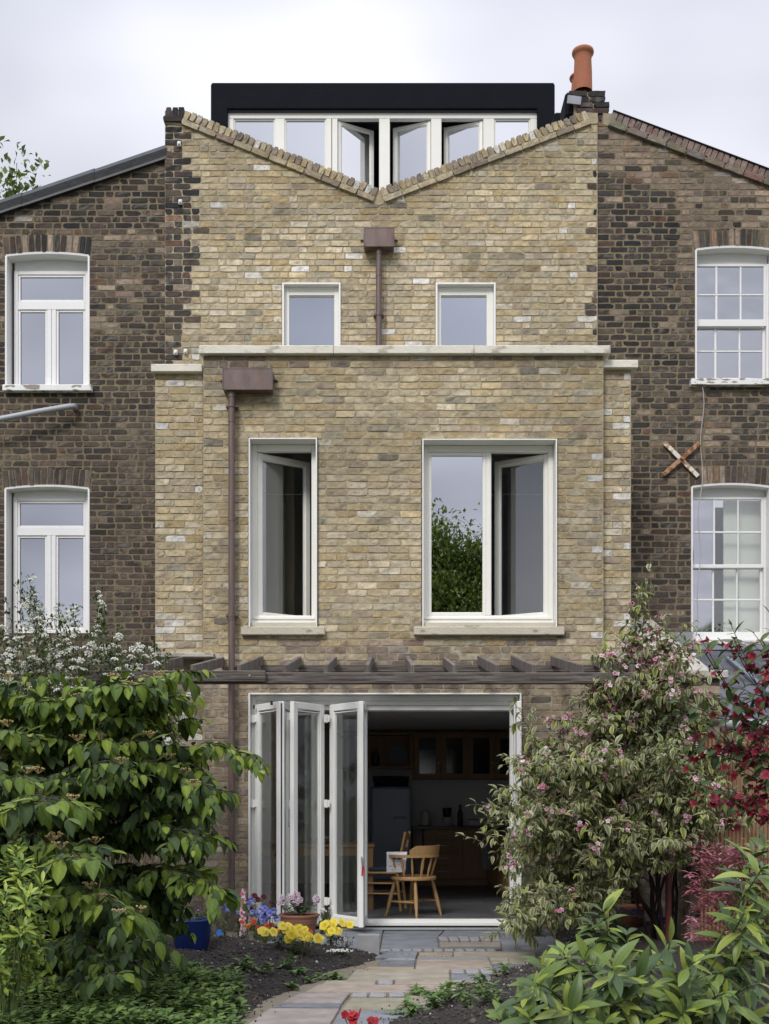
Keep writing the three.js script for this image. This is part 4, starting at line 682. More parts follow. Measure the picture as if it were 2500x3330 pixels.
  part(bu, 'carcass', new Acc().box(0.42, 0.445, FL + 0.1, yw, KZ1 + 0.004, zb - 0.02, 0.002).box(0.58, 1.56, FL + 0.1, yw, KZ1 + 0.004, zb - 0.022, 0.003).box(0.42, 1.56, FL, FL + 0.1, KZ1 + 0.004, zb - 0.06, 0.002).geo(), wood);
  const hs = [0.16, 0.19, 0.2, 0.2]; let y = yw - 0.01;
  for (const h of hs) { const g = sub(bu, 'drawer'); part(g, 'drawer_front', new Acc().box(0.59, 1.16, y - h + 0.006, y - 0.004, zb - 0.02, zb, 0.003).geo(), wood); part(g, 'drawer_handle', new Acc().tube([V(0.80, y - h * 0.4, zb + 0.003), V(0.80, y - h * 0.4, zb + 0.025), V(0.95, y - h * 0.4, zb + 0.025), V(0.95, y - h * 0.4, zb + 0.003)], 0.005, 0.005, 6).geo(), M.steel); y -= h; }
  part(bu, 'cupboard_door', new Acc().box(1.17, 1.55, FL + 0.11, yw - 0.014, zb - 0.02, zb, 0.003).geo(), wood);
  part(bu, 'worktop', new Acc().box(0.415, KX1, yw + 0.001, yw + 0.04, KZ1 + 0.003, zb + 0.02, 0.004).geo(), mat({ color: rgb(0.05, 0.05, 0.055), roughness: 0.3 }));
  const br = thing('base_unit', 'long wooden base unit along the right kitchen wall', 'kitchen unit', [0, 0, 0]);
  part(br, 'carcass', new Acc().box(1.54, KX1 - 0.002, FL, yw, zb + 0.05, -1.2, 0.003).geo(), wood); part(br, 'worktop', new Acc().box(1.51, KX1 - 0.002, yw + 0.001, yw + 0.04, zb + 0.022, -1.18, 0.004).geo(), mat({ color: rgb(0.05, 0.05, 0.055), roughness: 0.3 }));
  for (let i = 0; i < 6; i++) part(br, 'cupboard_door', new Acc().box(1.52, 1.539, FL + 0.1, yw - 0.02, -4.98 + i * 0.62, -4.40 + i * 0.62, 0.003).geo(), M.pine);
  const Z = -5.38, T = yw + 0.041, wht = mat({ color: rgb(0.6, 0.6, 0.58), roughness: 0.35 }), drk = mat({ color: rgb(0.03, 0.03, 0.035), roughness: 0.3 });
  const ke = thing('kettle', 'white jug kettle on the back worktop beside the refrigerator', 'kettle', [0.62, T, Z]); part(ke, 'jug', lathe([[0.001, 0], [0.075, 0], [0.08, 0.02], [0.07, 0.2], [0.06, 0.225], [0.001, 0.23]], 20), wht); part(ke, 'handle', new Acc().tube([V(0.065, 0.19, 0), V(0.12, 0.19, 0), V(0.12, 0.06, 0), V(0.075, 0.04, 0)], 0.012, 0.012, 8).geo(), wht);
  const bl = thing('blender', 'kitchen blender with dark jug and pale base on the worktop', 'blender', [0.95, T, Z]); part(bl, 'base', lathe([[0.001, 0], [0.085, 0], [0.075, 0.12], [0.06, 0.14], [0.001, 0.14]], 18), wht); part(bl, 'jug', lathe([[0.001, 0.141], [0.055, 0.141], [0.075, 0.26], [0.06, 0.28], [0.001, 0.28]], 18), drk);
  single('bottle', 'tall dark wine bottle on the back worktop', 'bottle', lathe([[0.001, 0], [0.04, 0], [0.04, 0.2], [0.016, 0.26], [0.016, 0.33], [0.001, 0.33]], 16), drk, [1.15, T, Z]);
  for (const [x, l] of [[1.36, 'left of two pale storage tins on the worktop'], [1.58, 'right of two pale storage tins on the worktop']]) { const g = thing('storage_tin', l, 'tin', [x, T, Z], 'pale tins on the worktop'); part(g, 'tin', new Acc().box(-0.09, 0.09, 0, 0.09, -0.06, 0.06, 0.01).geo(), wht); part(g, 'lid', new Acc().box(-0.092, 0.092, 0.0905, 0.105, -0.062, 0.062, 0.004).geo(), drk); }
  const kb = thing('knife_block', 'dark knife block with upright handles at the worktop end', 'knife block', [1.72, T, Z + 0.1]); part(kb, 'block', new Acc().box(-0.06, 0.06, 0, 0.2, -0.08, 0.06, 0.01).geo(), drk); for (let i = 0; i < 5; i++) part(kb, 'knife_handle', new Acc().box(-0.05 + i * 0.022, -0.036 + i * 0.022, 0.201, 0.29 - (i % 2) * 0.03, -0.03, -0.01, 0.004).geo(), drk);
  const tw = new THREE.PlaneGeometry(0.26, 0.5, 12, 8); { const P = tw.attributes.position; for (let i = 0; i < P.count; i++) P.setZ(i, 0.018 * Math.sin(P.getX(i) * 46) * (0.5 - P.getY(i))); tw.computeVertexNormals(); }
  const tg = tw.clone(); single('tea_towel', 'grey tea towel hanging from the right base unit', 'tea towel', tg.rotateY(-0.9), mat({ color: rgb(0.3, 0.3, 0.33), roughness: 0.95, side: THREE.DoubleSide }), [1.50, 0.62, -4.5]);
}
// table and chairs
const turned = (len, r) => (t) => r * (0.62 + 0.5 * Math.sin(Math.PI * clamp(t * 1.05, 0, 1)) ** 0.8 + (Math.abs(t - 0.3) < 0.025 || Math.abs(t - 0.36) < 0.02 || Math.abs(t - 0.8) < 0.025 ? -0.16 : 0));
function turnedLeg(parent, a, b, r, name) { const pts = []; for (let i = 0; i <= 24; i++) pts.push(V().lerpVectors(a, b, i / 24)); part(parent, name, new Acc().tube(pts, turned(1, r), 0, 10).geo(), M.pine); }
{
  const c = thing('captains_chair', 'round-backed wooden captain’s chair with turned legs standing just inside the open doors', 'chair', [0.32, FL, -0.56], undefined, -2.25);
  const seat = new THREE.Shape(); seat.absellipse(0, 0, 0.255, 0.235, 0, Math.PI * 2);
  const sg = new THREE.ExtrudeGeometry(seat, { depth: 0.02, bevelEnabled: true, bevelSize: 0.012, bevelThickness: 0.01, bevelSegments: 2, curveSegments: 28 }).rotateX(-Math.PI / 2).translate(0, 0.415, 0);
  part(c, 'seat', sg, M.pine);
  for (const [x, z] of [[-1, 1], [1, 1], [1, -1], [-1, -1]]) turnedLeg(c, V(x * 0.155, 0.41, z * 0.14), V(x * 0.225, 0, z * 0.215), 0.021, 'leg');
  for (const s of [-1, 1]) turnedLeg(c, V(s * 0.197, 0.165, 0.185), V(s * 0.197, 0.165, -0.185), 0.013, 'stretcher');
  turnedLeg(c, V(-0.195, 0.165, 0), V(0.195, 0.165, 0), 0.013, 'stretcher');
  const arc = (t, dy = 0, k = 1) => { const w = lerp(-0.17, 1.17, t) * Math.PI; return V(-Math.cos(w) * 0.295 * k, 0.675 + dy, -Math.sin(w) * 0.27 * k + 0.02); };
  const rail = []; for (let i = 0; i <= 30; i++) rail.push(arc(i / 30));
  { const A = new Acc(); for (let i = 0; i < 30; i++) { const a = arc(i / 30, 0, 0.9), b = arc((i + 1) / 30, 0, 0.9), d = arc(i / 30, 0, 1.08), e = arc((i + 1) / 30, 0, 1.08), up = V(0, 0.015, 0), q = (p, s) => p.clone().addScaledVector(up, s); A.quad(q(a, 1), q(d, 1), q(e, 1), q(b, 1)).quad(q(a, -1), q(b, -1), q(e, -1), q(d, -1)).quad(q(d, -1), q(e, -1), q(e, 1), q(d, 1)).quad(q(a, -1), q(a, 1), q(b, 1), q(b, -1)); if (!i) A.quad(q(a, -1), q(d, -1), q(d, 1), q(a, 1)); if (i === 29) A.quad(q(b, -1), q(b, 1), q(e, 1), q(e, -1)); }
    part(c, 'arm_rail', A.geo(), M.pine); }
  { const A = new Acc(), N = 16; for (let i = 0; i < N; i++) { const f = (t) => lerp(0.27, 0.73, t), h = (t) => 0.1 * Math.min(1, Math.sin(Math.PI * clamp(t, 0.02, 0.98)) * 2.2 + 0.35), t0 = i / N, t1 = (i + 1) / N, P = (t, y, k) => arc(f(t), 0.016 + y, k + y * 0.5); A.quad(P(t0, 0, 1.07), P(t0, h(t0), 1.07), P(t1, h(t1), 1.07), P(t1, 0, 1.07)).quad(P(t0, 0, 0.97), P(t1, 0, 0.97), P(t1, h(t1), 0.97), P(t0, h(t0), 0.97)).quad(P(t0, h(t0), 0.97), P(t1, h(t1), 0.97), P(t1, h(t1), 1.07), P(t0, h(t0), 1.07)); if (!i) A.quad(P(0, 0, 0.97), P(0, h(0), 0.97), P(0, h(0), 1.07), P(0, 0, 1.07)); if (i === N - 1) A.quad(P(1, 0, 0.97), P(1, 0, 1.07), P(1, h(1), 1.07), P(1, h(1), 0.97)); }
    part(c, 'crest', A.geo(), M.pine); }
  for (let i = 0; i < 9; i++) { const t = lerp(0.08, 0.92, i / 8), b = arc(t, 0, 1), w = lerp(-0.17, 1.17, t) * Math.PI; turnedLeg(c, V(b.x, 0.662, b.z), V(-Math.cos(w) * 0.22, 0.438, -Math.sin(w) * 0.2 + 0.01), 0.0125, 'spindle'); }
}
{
  const c = thing('ladderback_chair', 'straight wooden slat-back chair pulled up to the table behind the captain’s chair', 'chair', [0.0, FL, -1.32], undefined, -1.75);
  const bar = (x0, y0, z0, x1, y1, z1, r, n) => part(c, n, new Acc().tube([V(x0, y0, z0), V((x0 + x1) / 2, (y0 + y1) / 2, (z0 + z1) / 2), V(x1, y1, z1)], r, r, 8).geo(), M.pine);
  for (const s of [-1, 1]) { bar(s * 0.18, 0.43, 0.18, s * 0.19, 0, 0.19, 0.019, 'leg'); part(c, 'back_post', new Acc().tube([V(s * 0.18, 0, -0.22), V(s * 0.175, 0.43, -0.17), V(s * 0.17, 0.92, -0.27)], 0.02, 0.017, 8).geo(), M.pine); bar(s * 0.185, 0.2, 0.185, s * 0.18, 0.2, -0.2, 0.011, 'stretcher'); bar(s * 0.185, 0.32, 0.185, s * 0.18, 0.32, -0.18, 0.011, 'stretcher'); }
  bar(-0.185, 0.25, 0.186, 0.185, 0.25, 0.186, 0.011, 'stretcher');
  part(c, 'seat', new Acc().box(-0.205, 0.205, 0.43, 0.455, -0.19, 0.21, 0.008).geo(), M.pine);
  for (const [y, h, z] of [[0.88, 0.055, -0.262], [0.72, 0.045, -0.232], [0.6, 0.03, -0.207], [0.53, 0.03, -0.193]]) part(c, 'slat', new Acc().box(-0.16, 0.16, y - h, y + h * 0.4, z - 0.008, z + 0.008, 0.004).geo(), M.pine);
  const cu = new RoundedBoxGeometry(0.36, 0.05, 0.34, 3, 0.024); single('seat_cushion', 'dark blue checked cushion on the slat-back chair seat', 'cushion', cu, mat({ color: rgb(0.05, 0.06, 0.1), map: tex(64, (u, v) => ((u * 8 % 1 < 0.5) !== (v * 8 % 1 < 0.5) ? 1 : 0.35), 1), roughness: 0.95 }), [0.0, FL + 0.482, -1.32]);
  const t = thing('dining_table', 'plain wooden dining table behind the folded garden doors', 'table', [-0.95, FL, -1.6]), tw = mat({ color: rgb(0.27, 0.16, 0.075), map: M.pine.map, roughness: 0.5 });
  part(t, 'table_top', new Acc().box(-0.85, 0.84, 0.735, 0.77, -0.48, 0.42, 0.006).geo(), tw); part(t, 'apron', new Acc().ring(-0.78, 0.77, -0.4, 0.35, 0.022, 0, 0.1, 0.002, M4(0, 0.635, 0, -Math.PI / 2, 0, 0).multiply(M4(0, 0, 0))).geo(), tw);
  for (const x of [-0.8, 0.79]) for (const z of [-0.43, 0.37]) part(t, 'leg', new Acc().box(x - 0.035, x + 0.035, 0, 0.735, z - 0.035, z + 0.035, 0.004).geo(), tw);
  single('fruit_bowl', 'pale bowl standing on the dining table', 'bowl', lathe([[0.001, 0], [0.05, 0], [0.13, 0.07], [0.135, 0.075], [0.12, 0.066], [0.001, 0.012]], 24), mat({ color: rgb(0.55, 0.55, 0.52), roughness: 0.4 }), [-0.75, FL + 0.771, -1.5]);
}
{
  // printed paper hanging over the arm of the chair, upside down
  const cv = document.createElement('canvas'); cv.width = 256; cv.height = 256; const g = cv.getContext('2d');
  g.fillStyle = '#e9e9ec'; g.fillRect(0, 0, 256, 256); g.save(); g.translate(256, 256); g.rotate(Math.PI); g.textAlign = 'center';
  g.fillStyle = '#30323c'; g.font = 'bold 13px serif'; g.fillText('ANDREW HACKER', 128, 22); g.font = '14px serif'; g.fillText('Garry Wills: Benedict', 128, 42); g.fillText('Democracy in the US', 128, 60);
  g.fillStyle = '#b3202e'; g.font = 'bold 27px serif'; g.fillText('The New York', 128, 92); g.fillText('Review', 128, 116); g.fillStyle = '#30323c'; g.font = '12px serif'; g.fillText('of Books', 128, 134); g.font = 'italic 14px serif'; g.fillText('Tony Judt: Tour', 128, 158);
  g.fillStyle = '#9aa6c8'; g.fillRect(64, 172, 128, 50); g.fillStyle = '#b07a86'; g.fillRect(64, 204, 128, 18); g.fillStyle = '#39486f'; g.beginPath(); g.arc(98, 196, 17, 0, 7); g.arc(158, 196, 17, 0, 7); g.fill();
  g.fillStyle = '#b3202e'; g.font = 'bold 12px serif'; g.fillText('SPECIAL ISSUE', 128, 240); g.restore();
  const t = new THREE.CanvasTexture(cv); t.colorSpace = THREE.SRGBColorSpace;
  const pl = new THREE.PlaneGeometry(0.215, 0.42, 10, 20), P = pl.attributes.position, U = pl.attributes.uv;
  for (let i = 0; i < P.count; i++) { const s = P.getY(i) + 0.21, x = P.getX(i); let y, z; if (s < 0.2) { y = s; z = 0.03 + 0.008 * Math.sin(x * 28); } else if (s < 0.26) { const a = (s - 0.2) / 0.06 * Math.PI; y = 0.2 + 0.024 * Math.sin(a); z = 0.03 * Math.cos(a); } else { y = 0.2 - (s - 0.26); z = -0.03; } P.setXYZ(i, x + 0.1 * (y - 0.1) * (x > 0 ? 1 : 0.1), y, z); U.setXY(i, U.getX(i), clamp(s / 0.2, 0, 1)); }
  pl.computeVertexNormals();
  single('printed_paper', 'white printed paper hanging upside down over the chair arm', 'newspaper', pl, mat({ map: t, color: rgb(0.92, 0.92, 0.92), roughness: 0.8, side: THREE.DoubleSide }), [0.125, FL + 0.497, -0.42]);
}
// ================================================================ ground, paving, garden structures
const G = (px, py) => { const d = EYE_Y * FOCAL / (py - HORIZON); return [(px - 1250) * d / FOCAL, EYE_Z - d]; };     // a ground point under a photograph pixel
const slabs = [];
{
  const A = (x, y) => G(1100 + x / 2.076, 2900 + y / 2.076), q = (tone, ...p) => slabs.push({ tone, p: p.map(([x, y]) => A(x, y)) });
  q('slate', [-420, 258], [306, 258], [282, 388], [-520, 388]); q('slate', [312, 258], [712, 258], [668, 308], [673, 388], [288, 388]); q('slate', [720, 256], [1068, 256], [1092, 309], [672, 309]);
  q('slate', [1076, 256], [1420, 256], [1500, 404], [1106, 404]); q('brown', [676, 346], [1096, 346], [1098, 371], [682, 371]); q('dark', [682, 374], [1098, 374], [1100, 389], [684, 389]);
  q('slate', [300, 408], [538, 408], [520, 450], [250, 450]); q('grey', [330, 453], [518, 453], [516, 466], [300, 466]); q('dark', [280, 469], [516, 469], [512, 508], [260, 508]);
  q('ochre', [542, 412], [770, 412], [772, 440], [538, 440]); q('buff', [774, 408], [1330, 408], [1330, 440], [776, 440]); q('grey', [530, 444], [1008, 444], [1012, 461], [527, 461]);
  q('pink', [526, 464], [1014, 464], [1046, 528], [514, 528]); q('buff', [1014, 443], [1320, 443], [1320, 486], [1028, 486]); q('dark', [1032, 489], [1330, 489], [1340, 534], [1048, 534]);
  q('ochre', [200, 511], [512, 511], [510, 527], [170, 527]); q('buff', [120, 530], [748, 530], [752, 600], [60, 600]); q('slate', [756, 566], [1034, 566], [1030, 600], [756, 600]);
  q('buff', [-80, 604], [260, 604], [256, 632], [-110, 632]); q('pink', [376, 604], [1080, 604], [1080, 632], [372, 632]);
  q('pink', [-140, 635], [800, 635], [790, 686], [-230, 686]); q('rose', [-260, 690], [82, 690], [30, 754], [-380, 754]); q('olive', [86, 721], [900, 721], [900, 800], [20, 800]);
  q('dark', [-400, 757], [28, 757], [14, 785], [-450, 785]); q('rose', [-460, 788], [12, 788], [-90, 960], [-700, 960]); q('slate', [18, 803], [900, 803], [900, 960], [-84, 960]); q('pink', [450, 690], [800, 690], [800, 718], [450, 718]);
}
const inside = (p, x, z) => { let c = false; for (let i = 0, j = p.length - 1; i < p.length; j = i++) { const [xi, zi] = p[i], [xj, zj] = p[j]; if ((zi > z) !== (zj > z) && x < (xj - xi) * (z - zi) / (zj - zi) + xi) c = !c; } return c; };
const pathEdge = [G(640, 3024), G(1760, 3024), G(1900, 3100), G(1640, 3155), G(1560, 3200), G(1430, 3235), G(1300, 3300), G(1180, 3372), G(720, 3372), G(860, 3250), G(985, 3200), G(1070, 3155), G(1190, 3130), G(1260, 3105), G(1080, 3090), G(880, 3072)];
const onPath = (x, z) => inside(pathEdge, x, z) || z < 0.04;
function pathGap(x, z) { let best = 9; for (let i = 0; i < pathEdge.length; i++) { const [ax, az] = pathEdge[i], [bx, bz] = pathEdge[(i + 1) % pathEdge.length], t = clamp(((x - ax) * (bx - ax) + (z - az) * (bz - az)) / ((bx - ax) ** 2 + (bz - az) ** 2), 0, 1); best = Math.min(best, Math.hypot(x - ax - t * (bx - ax), z - az - t * (bz - az))); } return best; }
const soilY = (x, z) => { if (onPath(x, z)) return -0.055; const d = pathGap(x, z); return -0.02 + 0.13 * clamp(d / 0.5, 0, 1) ** 0.7 * (0.75 + 0.6 * noise3.noise(x * 1.7, 3, z * 1.7)) + 0.028 * noise3.noise(x * 9, 1, z * 9) + 0.014 * noise3.noise(x * 23, 5, z * 23); };
const soilM = mat({ color: rgb(0.062, 0.052, 0.046), map: tex(256, (u, v) => { const k = 0.55 + 0.45 * tfbm(u, v, 16, 16, 151, 4), f = vnoise(u, v, 90, 90, 7) > 0.9 ? 1.9 : 1; return k * f * 0.55; }, 0.5), bumpMap: tex(256, grain(0, 1, 24, 24, 153, 5), 0.5), bumpScale: 0.03, roughness: 1 });
{
  struct('ground', new THREE.PlaneGeometry(700, 700).rotateX(-Math.PI / 2).translate(0, -0.2, 0), mat({ color: rgb(0.07, 0.08, 0.04), roughness: 1 }));
  const nx = 220, nz = 200, x0 = -4.6, x1 = 4.6, z0 = -0.4, z1 = 8.4, g = new THREE.PlaneGeometry(x1 - x0, z1 - z0, nx, nz).rotateX(-Math.PI / 2).translate((x0 + x1) / 2, 0, (z0 + z1) / 2), P = g.attributes.position, U = g.attributes.uv;
  for (let i = 0; i < P.count; i++) { P.setY(i, soilY(P.getX(i), P.getZ(i))); U.setXY(i, P.getX(i), P.getZ(i)); } g.computeVertexNormals();
  struct('soil', g, soilM);
  // loose clods and grit
  const R = rng(71), shapes = new Acc(), base = new THREE.IcosahedronGeometry(1, 0), tints = [[0.07, 0.058, 0.05], [0.05, 0.043, 0.038], [0.1, 0.085, 0.072], [0.04, 0.036, 0.033]];
  let made = 0; for (let n = 0; n < 60000 && made < 11000; n++) { const x = R.r(-1.9, 1.9), z = R.r(0.5, 6.9); if (Math.abs(x) > 0.35 + (12.5 - z) * 0.14) continue; const spill = onPath(x, z); if (spill && R() > 0.5 * Math.exp(-pathGap(x, z) / 0.07)) continue; const s = spill ? R.r(0.002, 0.008) : R() < 0.05 ? R.r(0.012, 0.024) : R.r(0.003, 0.012); shapes.add(base, M4(x, (spill ? 0.002 : soilY(x, z)) + s * 0.3, z, R() * 6, R() * 6, R() * 6, [s * R.r(0.7, 1.3), s * R.r(0.6, 1), s * R.r(0.7, 1.3)]), R() < 0.02 ? [0.4, 0.37, 0.33] : R.pick(tints)); made++; }
  const c = part(scene, 'soil_clods', shapes.geo(), mat({ vertexColors: true, roughness: 1 })); c.userData = { kind: 'stuff', label: 'loose dark soil crumbs on the flower beds', category: 'soil' };
}
{
  const R = rng(73), path = struct('path', new Acc().box(-2.2, 1.9, -0.06, -0.02, -0.1, 6.9, 0.001).geo(), mat({ color: rgb(0.2, 0.17, 0.13), roughness: 1 }));
  const rough = tex(512, (u, v) => { const k = 0.5 + 0.55 * tfbm(u, v, 7, 7, 161, 5), s = clamp((tfbm(u, v, 5, 5, 163, 4) - 0.5) * 3, 0, 1), d = vnoise(u, v, 130, 130, 3) > 0.9 ? 0.82 : 1; return [k * d * (1 - 0.1 * s), k * d * (1 - 0.13 * s), k * d * (1 - 0.16 * s)]; }, 0.9), rb = tex(256, grain(0, 1, 9, 9, 165, 5), 0.6);
  const stone = (r, g, b) => mat({ color: rgb(r, g, b), map: rough, bumpMap: rb, bumpScale: 0.006, roughness: 0.82 });
  const T = { grey: stone(0.30, 0.30, 0.30), slate: stone(0.235, 0.25, 0.275), dark: stone(0.19, 0.20, 0.22), buff: stone(0.37, 0.335, 0.26), pink: stone(0.39, 0.325, 0.265), rose: stone(0.35, 0.31, 0.285), ochre: stone(0.40, 0.31, 0.205), olive: stone(0.32, 0.295, 0.215), brown: stone(0.33, 0.29, 0.23) };
  for (const s of slabs) {
    const y1 = R.r(-0.003, 0.004), y0 = -0.035, b = 0.006, c = s.p.reduce((a, [x, z]) => [a[0] + x / s.p.length, a[1] + z / s.p.length], [0, 0]), A = new Acc(), n = s.p.length;
    const at = ([x, z], y, k) => { const d = Math.hypot(x - c[0], z - c[1]); return V(x + (c[0] - x) / d * k, y, z + (c[1] - z) / d * k); };
    let area = 0; for (let i = 0; i < n; i++) { const [ax, az] = s.p[i], [bx, bz] = s.p[(i + 1) % n]; area += ax * bz - bx * az; }
    const pts = area > 0 ? s.p.slice().reverse() : s.p, top = pts.map((p) => at(p, y1 + R.r(-0.002, 0.002), b + 0.004)), mid = pts.map((p) => at(p, y1 - b, 0.004)), low = pts.map((p) => at(p, y0, 0.004));
    for (let i = 1; i + 1 < n; i++) A.tri(top[0], top[i], top[i + 1]);
    for (let i = 0; i < n; i++) { const j = (i + 1) % n; A.quad(mid[i], mid[j], top[j], top[i]).quad(low[i], low[j], mid[j], mid[i]); }
    part(path, 'paving_slab', A.geo(), T[s.tone]);
  }
  // granite setts
  const gm = mat({ color: rgb(0.42, 0.415, 0.42), map: rough, bumpMap: rb, bumpScale: 0.012, roughness: 0.9 }), A2 = (x, y) => G(1100 + x / 2.076, 2900 + y / 2.076);
  for (const [x0, x1, y0, y1, n, lift] of [[670, 1094, 316, 343, 6, 0.01], [284, 1064, 391, 406, 11, 0], [400, 520, 452, 466, 2, 0], [540, 768, 432, 442, 4, 0], [752, 1052, 531, 563, 3, 0.004], [262, 372, 599, 633, 1, 0], [86, 446, 689, 718, 3, 0.004]]) for (let i = 0; i < n; i++) {
    const a = A2(lerp(x0, x1, i / n), y1), b = A2(lerp(x0, x1, (i + 1) / n), y1), c = A2(lerp(x0, x1, (i + 1) / n), y0), d = A2(lerp(x0, x1, i / n), y0), w = (b[0] - a[0]), dep = Math.abs(a[1] - d[1]);
    const g = new RoundedBoxGeometry(w - 0.014, 0.05, dep - 0.012, 1, 0.01), P = g.attributes.position; for (let k = 0; k < P.count; k++) P.setXYZ(k, P.getX(k) + 0.012 * noise3.noise(P.getX(k) * 19 + i, P.getZ(k) * 19, x0), P.getY(k) + 0.006 * noise3.noise(P.getX(k) * 31, i, P.getZ(k) * 31), P.getZ(k) + 0.012 * noise3.noise(i, P.getX(k) * 17, P.getZ(k) * 17));
    g.computeVertexNormals(); const o = part(path, 'sett', g, gm); o.position.set((a[0] + b[0] + c[0] + d[0]) / 4, -0.022 + lift + R() * 0.004, (a[1] + d[1]) / 2); o.rotation.y = (R() - 0.5) * 0.06;
  }
  // slotted drain before the doors
  const dr = thing('drain_channel', 'narrow slotted steel drain channel along the foot of the garden doors', 'drain', [0, 0, 0]), K = new Acc(), xa = X(1060, 0.1), xb = X(1700, 0.1);
  K.box(xa, xb, 0.0045, 0.02, 0.02, 0.04, 0.002).box(xa, xb, 0.0045, 0.02, 0.115, 0.13, 0.002); for (let x = xa; x < xb; x += 0.017) K.box(x, x + 0.008, 0.0045, 0.019, 0.0405, 0.1145, 0.001);
  part(dr, 'grate', K.geo(), mat({ color: rgb(0.42, 0.43, 0.44), roughness: 0.4, metalness: 0.6 })); part(dr, 'channel', new Acc().box(xa, xb, -0.03, 0.0035, 0.03, 0.12, 0.001).geo(), M.rubber);
  // upright block by the flower bed
  const [bx, bz] = G(1200, 3108); single('concrete_block', 'grey rectangular concrete block standing on end where path meets soil', 'block', new Acc().box(-0.098, 0.098, -0.03, 0.185, -0.045, 0.045, 0.004).geo(), mat({ color: rgb(0.33, 0.335, 0.33), map: M.slate.map, bumpMap: rb, bumpScale: 0.002, roughness: 0.85 }), [bx, 0, bz]);
}
// ---------------------------------------------------------------- pergola
{
  const p = thing('pergola', 'weathered grey timber pergola above the garden doors', 'pergola', [0, 0, 0]), R = rng(81), zb = 1.85;
  const yb1 = Y(2188, zb + 0.1), yb0 = Y(2224, zb + 0.1), wallPx = [470, 594, 724, 852, 975, 1091, 1208, 1322, 1444, 1557, 1666, 1796, 1932];
  part(p, 'front_beam', new Acc().box(X(480, zb), 2.8, yb0, yb1, zb, zb + 0.095, 0.006).geo(), M.oldWood);
  part(p, 'front_beam', new Acc().box(-2.75, X(864, zb + 0.15), Y(2218, zb + 0.15), Y(2182, zb + 0.15), zb + 0.096, zb + 0.15, 0.006).geo(), M.oldWood, 'short lapped beam end');
  part(p, 'wall_plate', new Acc().box(X(770, 0.03), X(1950, 0.03), Y(2187, 0.03), Y(2164, 0.03), 0.006, 0.05, 0.005).geo(), M.oldWood);
  for (const px of wallPx) {
    const x = X(px, 0.03), yW = Y(2136 + R.r(-3, 3), 0.03), yF = yb1 + 0.075, z1 = zb + 0.045, A = new Acc(), w = R.r(0.019, 0.024), h = 0.098, sk = R.r(-0.02, 0.02);
    const len = Math.hypot(z1 - 0.03, yW - yF), a = Math.atan2(yW - yF, z1 - 0.03);
    A.box(-w, w, -h, 0, 0, len, 0.004, M4(x, yW, 0.03, a, Math.atan2(sk, len), 0)); part(p, 'rafter', A.geo(), M.oldWoodUp);
  }
  for (const [px, w] of [[1338, 22], [1738, 30]]) part(p, 'mortise', new Acc().box(X(px - w / 2, zb + 0.1), X(px + w / 2, zb + 0.1), yb0 + 0.045, yb0 + 0.07, zb + 0.09, zb + 0.0965, 0.001).geo(), mat({ color: rgb(0.10, 0.07, 0.055), roughness: 0.9 }), 'brown filled mortise');
  part(p, 'bolt', new Acc().tube([V(X(812, zb + 0.16), Y(2198, zb + 0.16), zb + 0.14), V(X(812, zb + 0.16), Y(2198, zb + 0.16), zb + 0.156)], 0.011, 0.011, 10).geo(), mat({ color: rgb(0.3, 0.24, 0.18), roughness: 0.6 }));
  part(p, 'post', new Acc().box(-2.6, -2.5, -0.1, yb0 - 0.001, zb, zb + 0.1, 0.006).geo(), M.oldWoodUp);
}
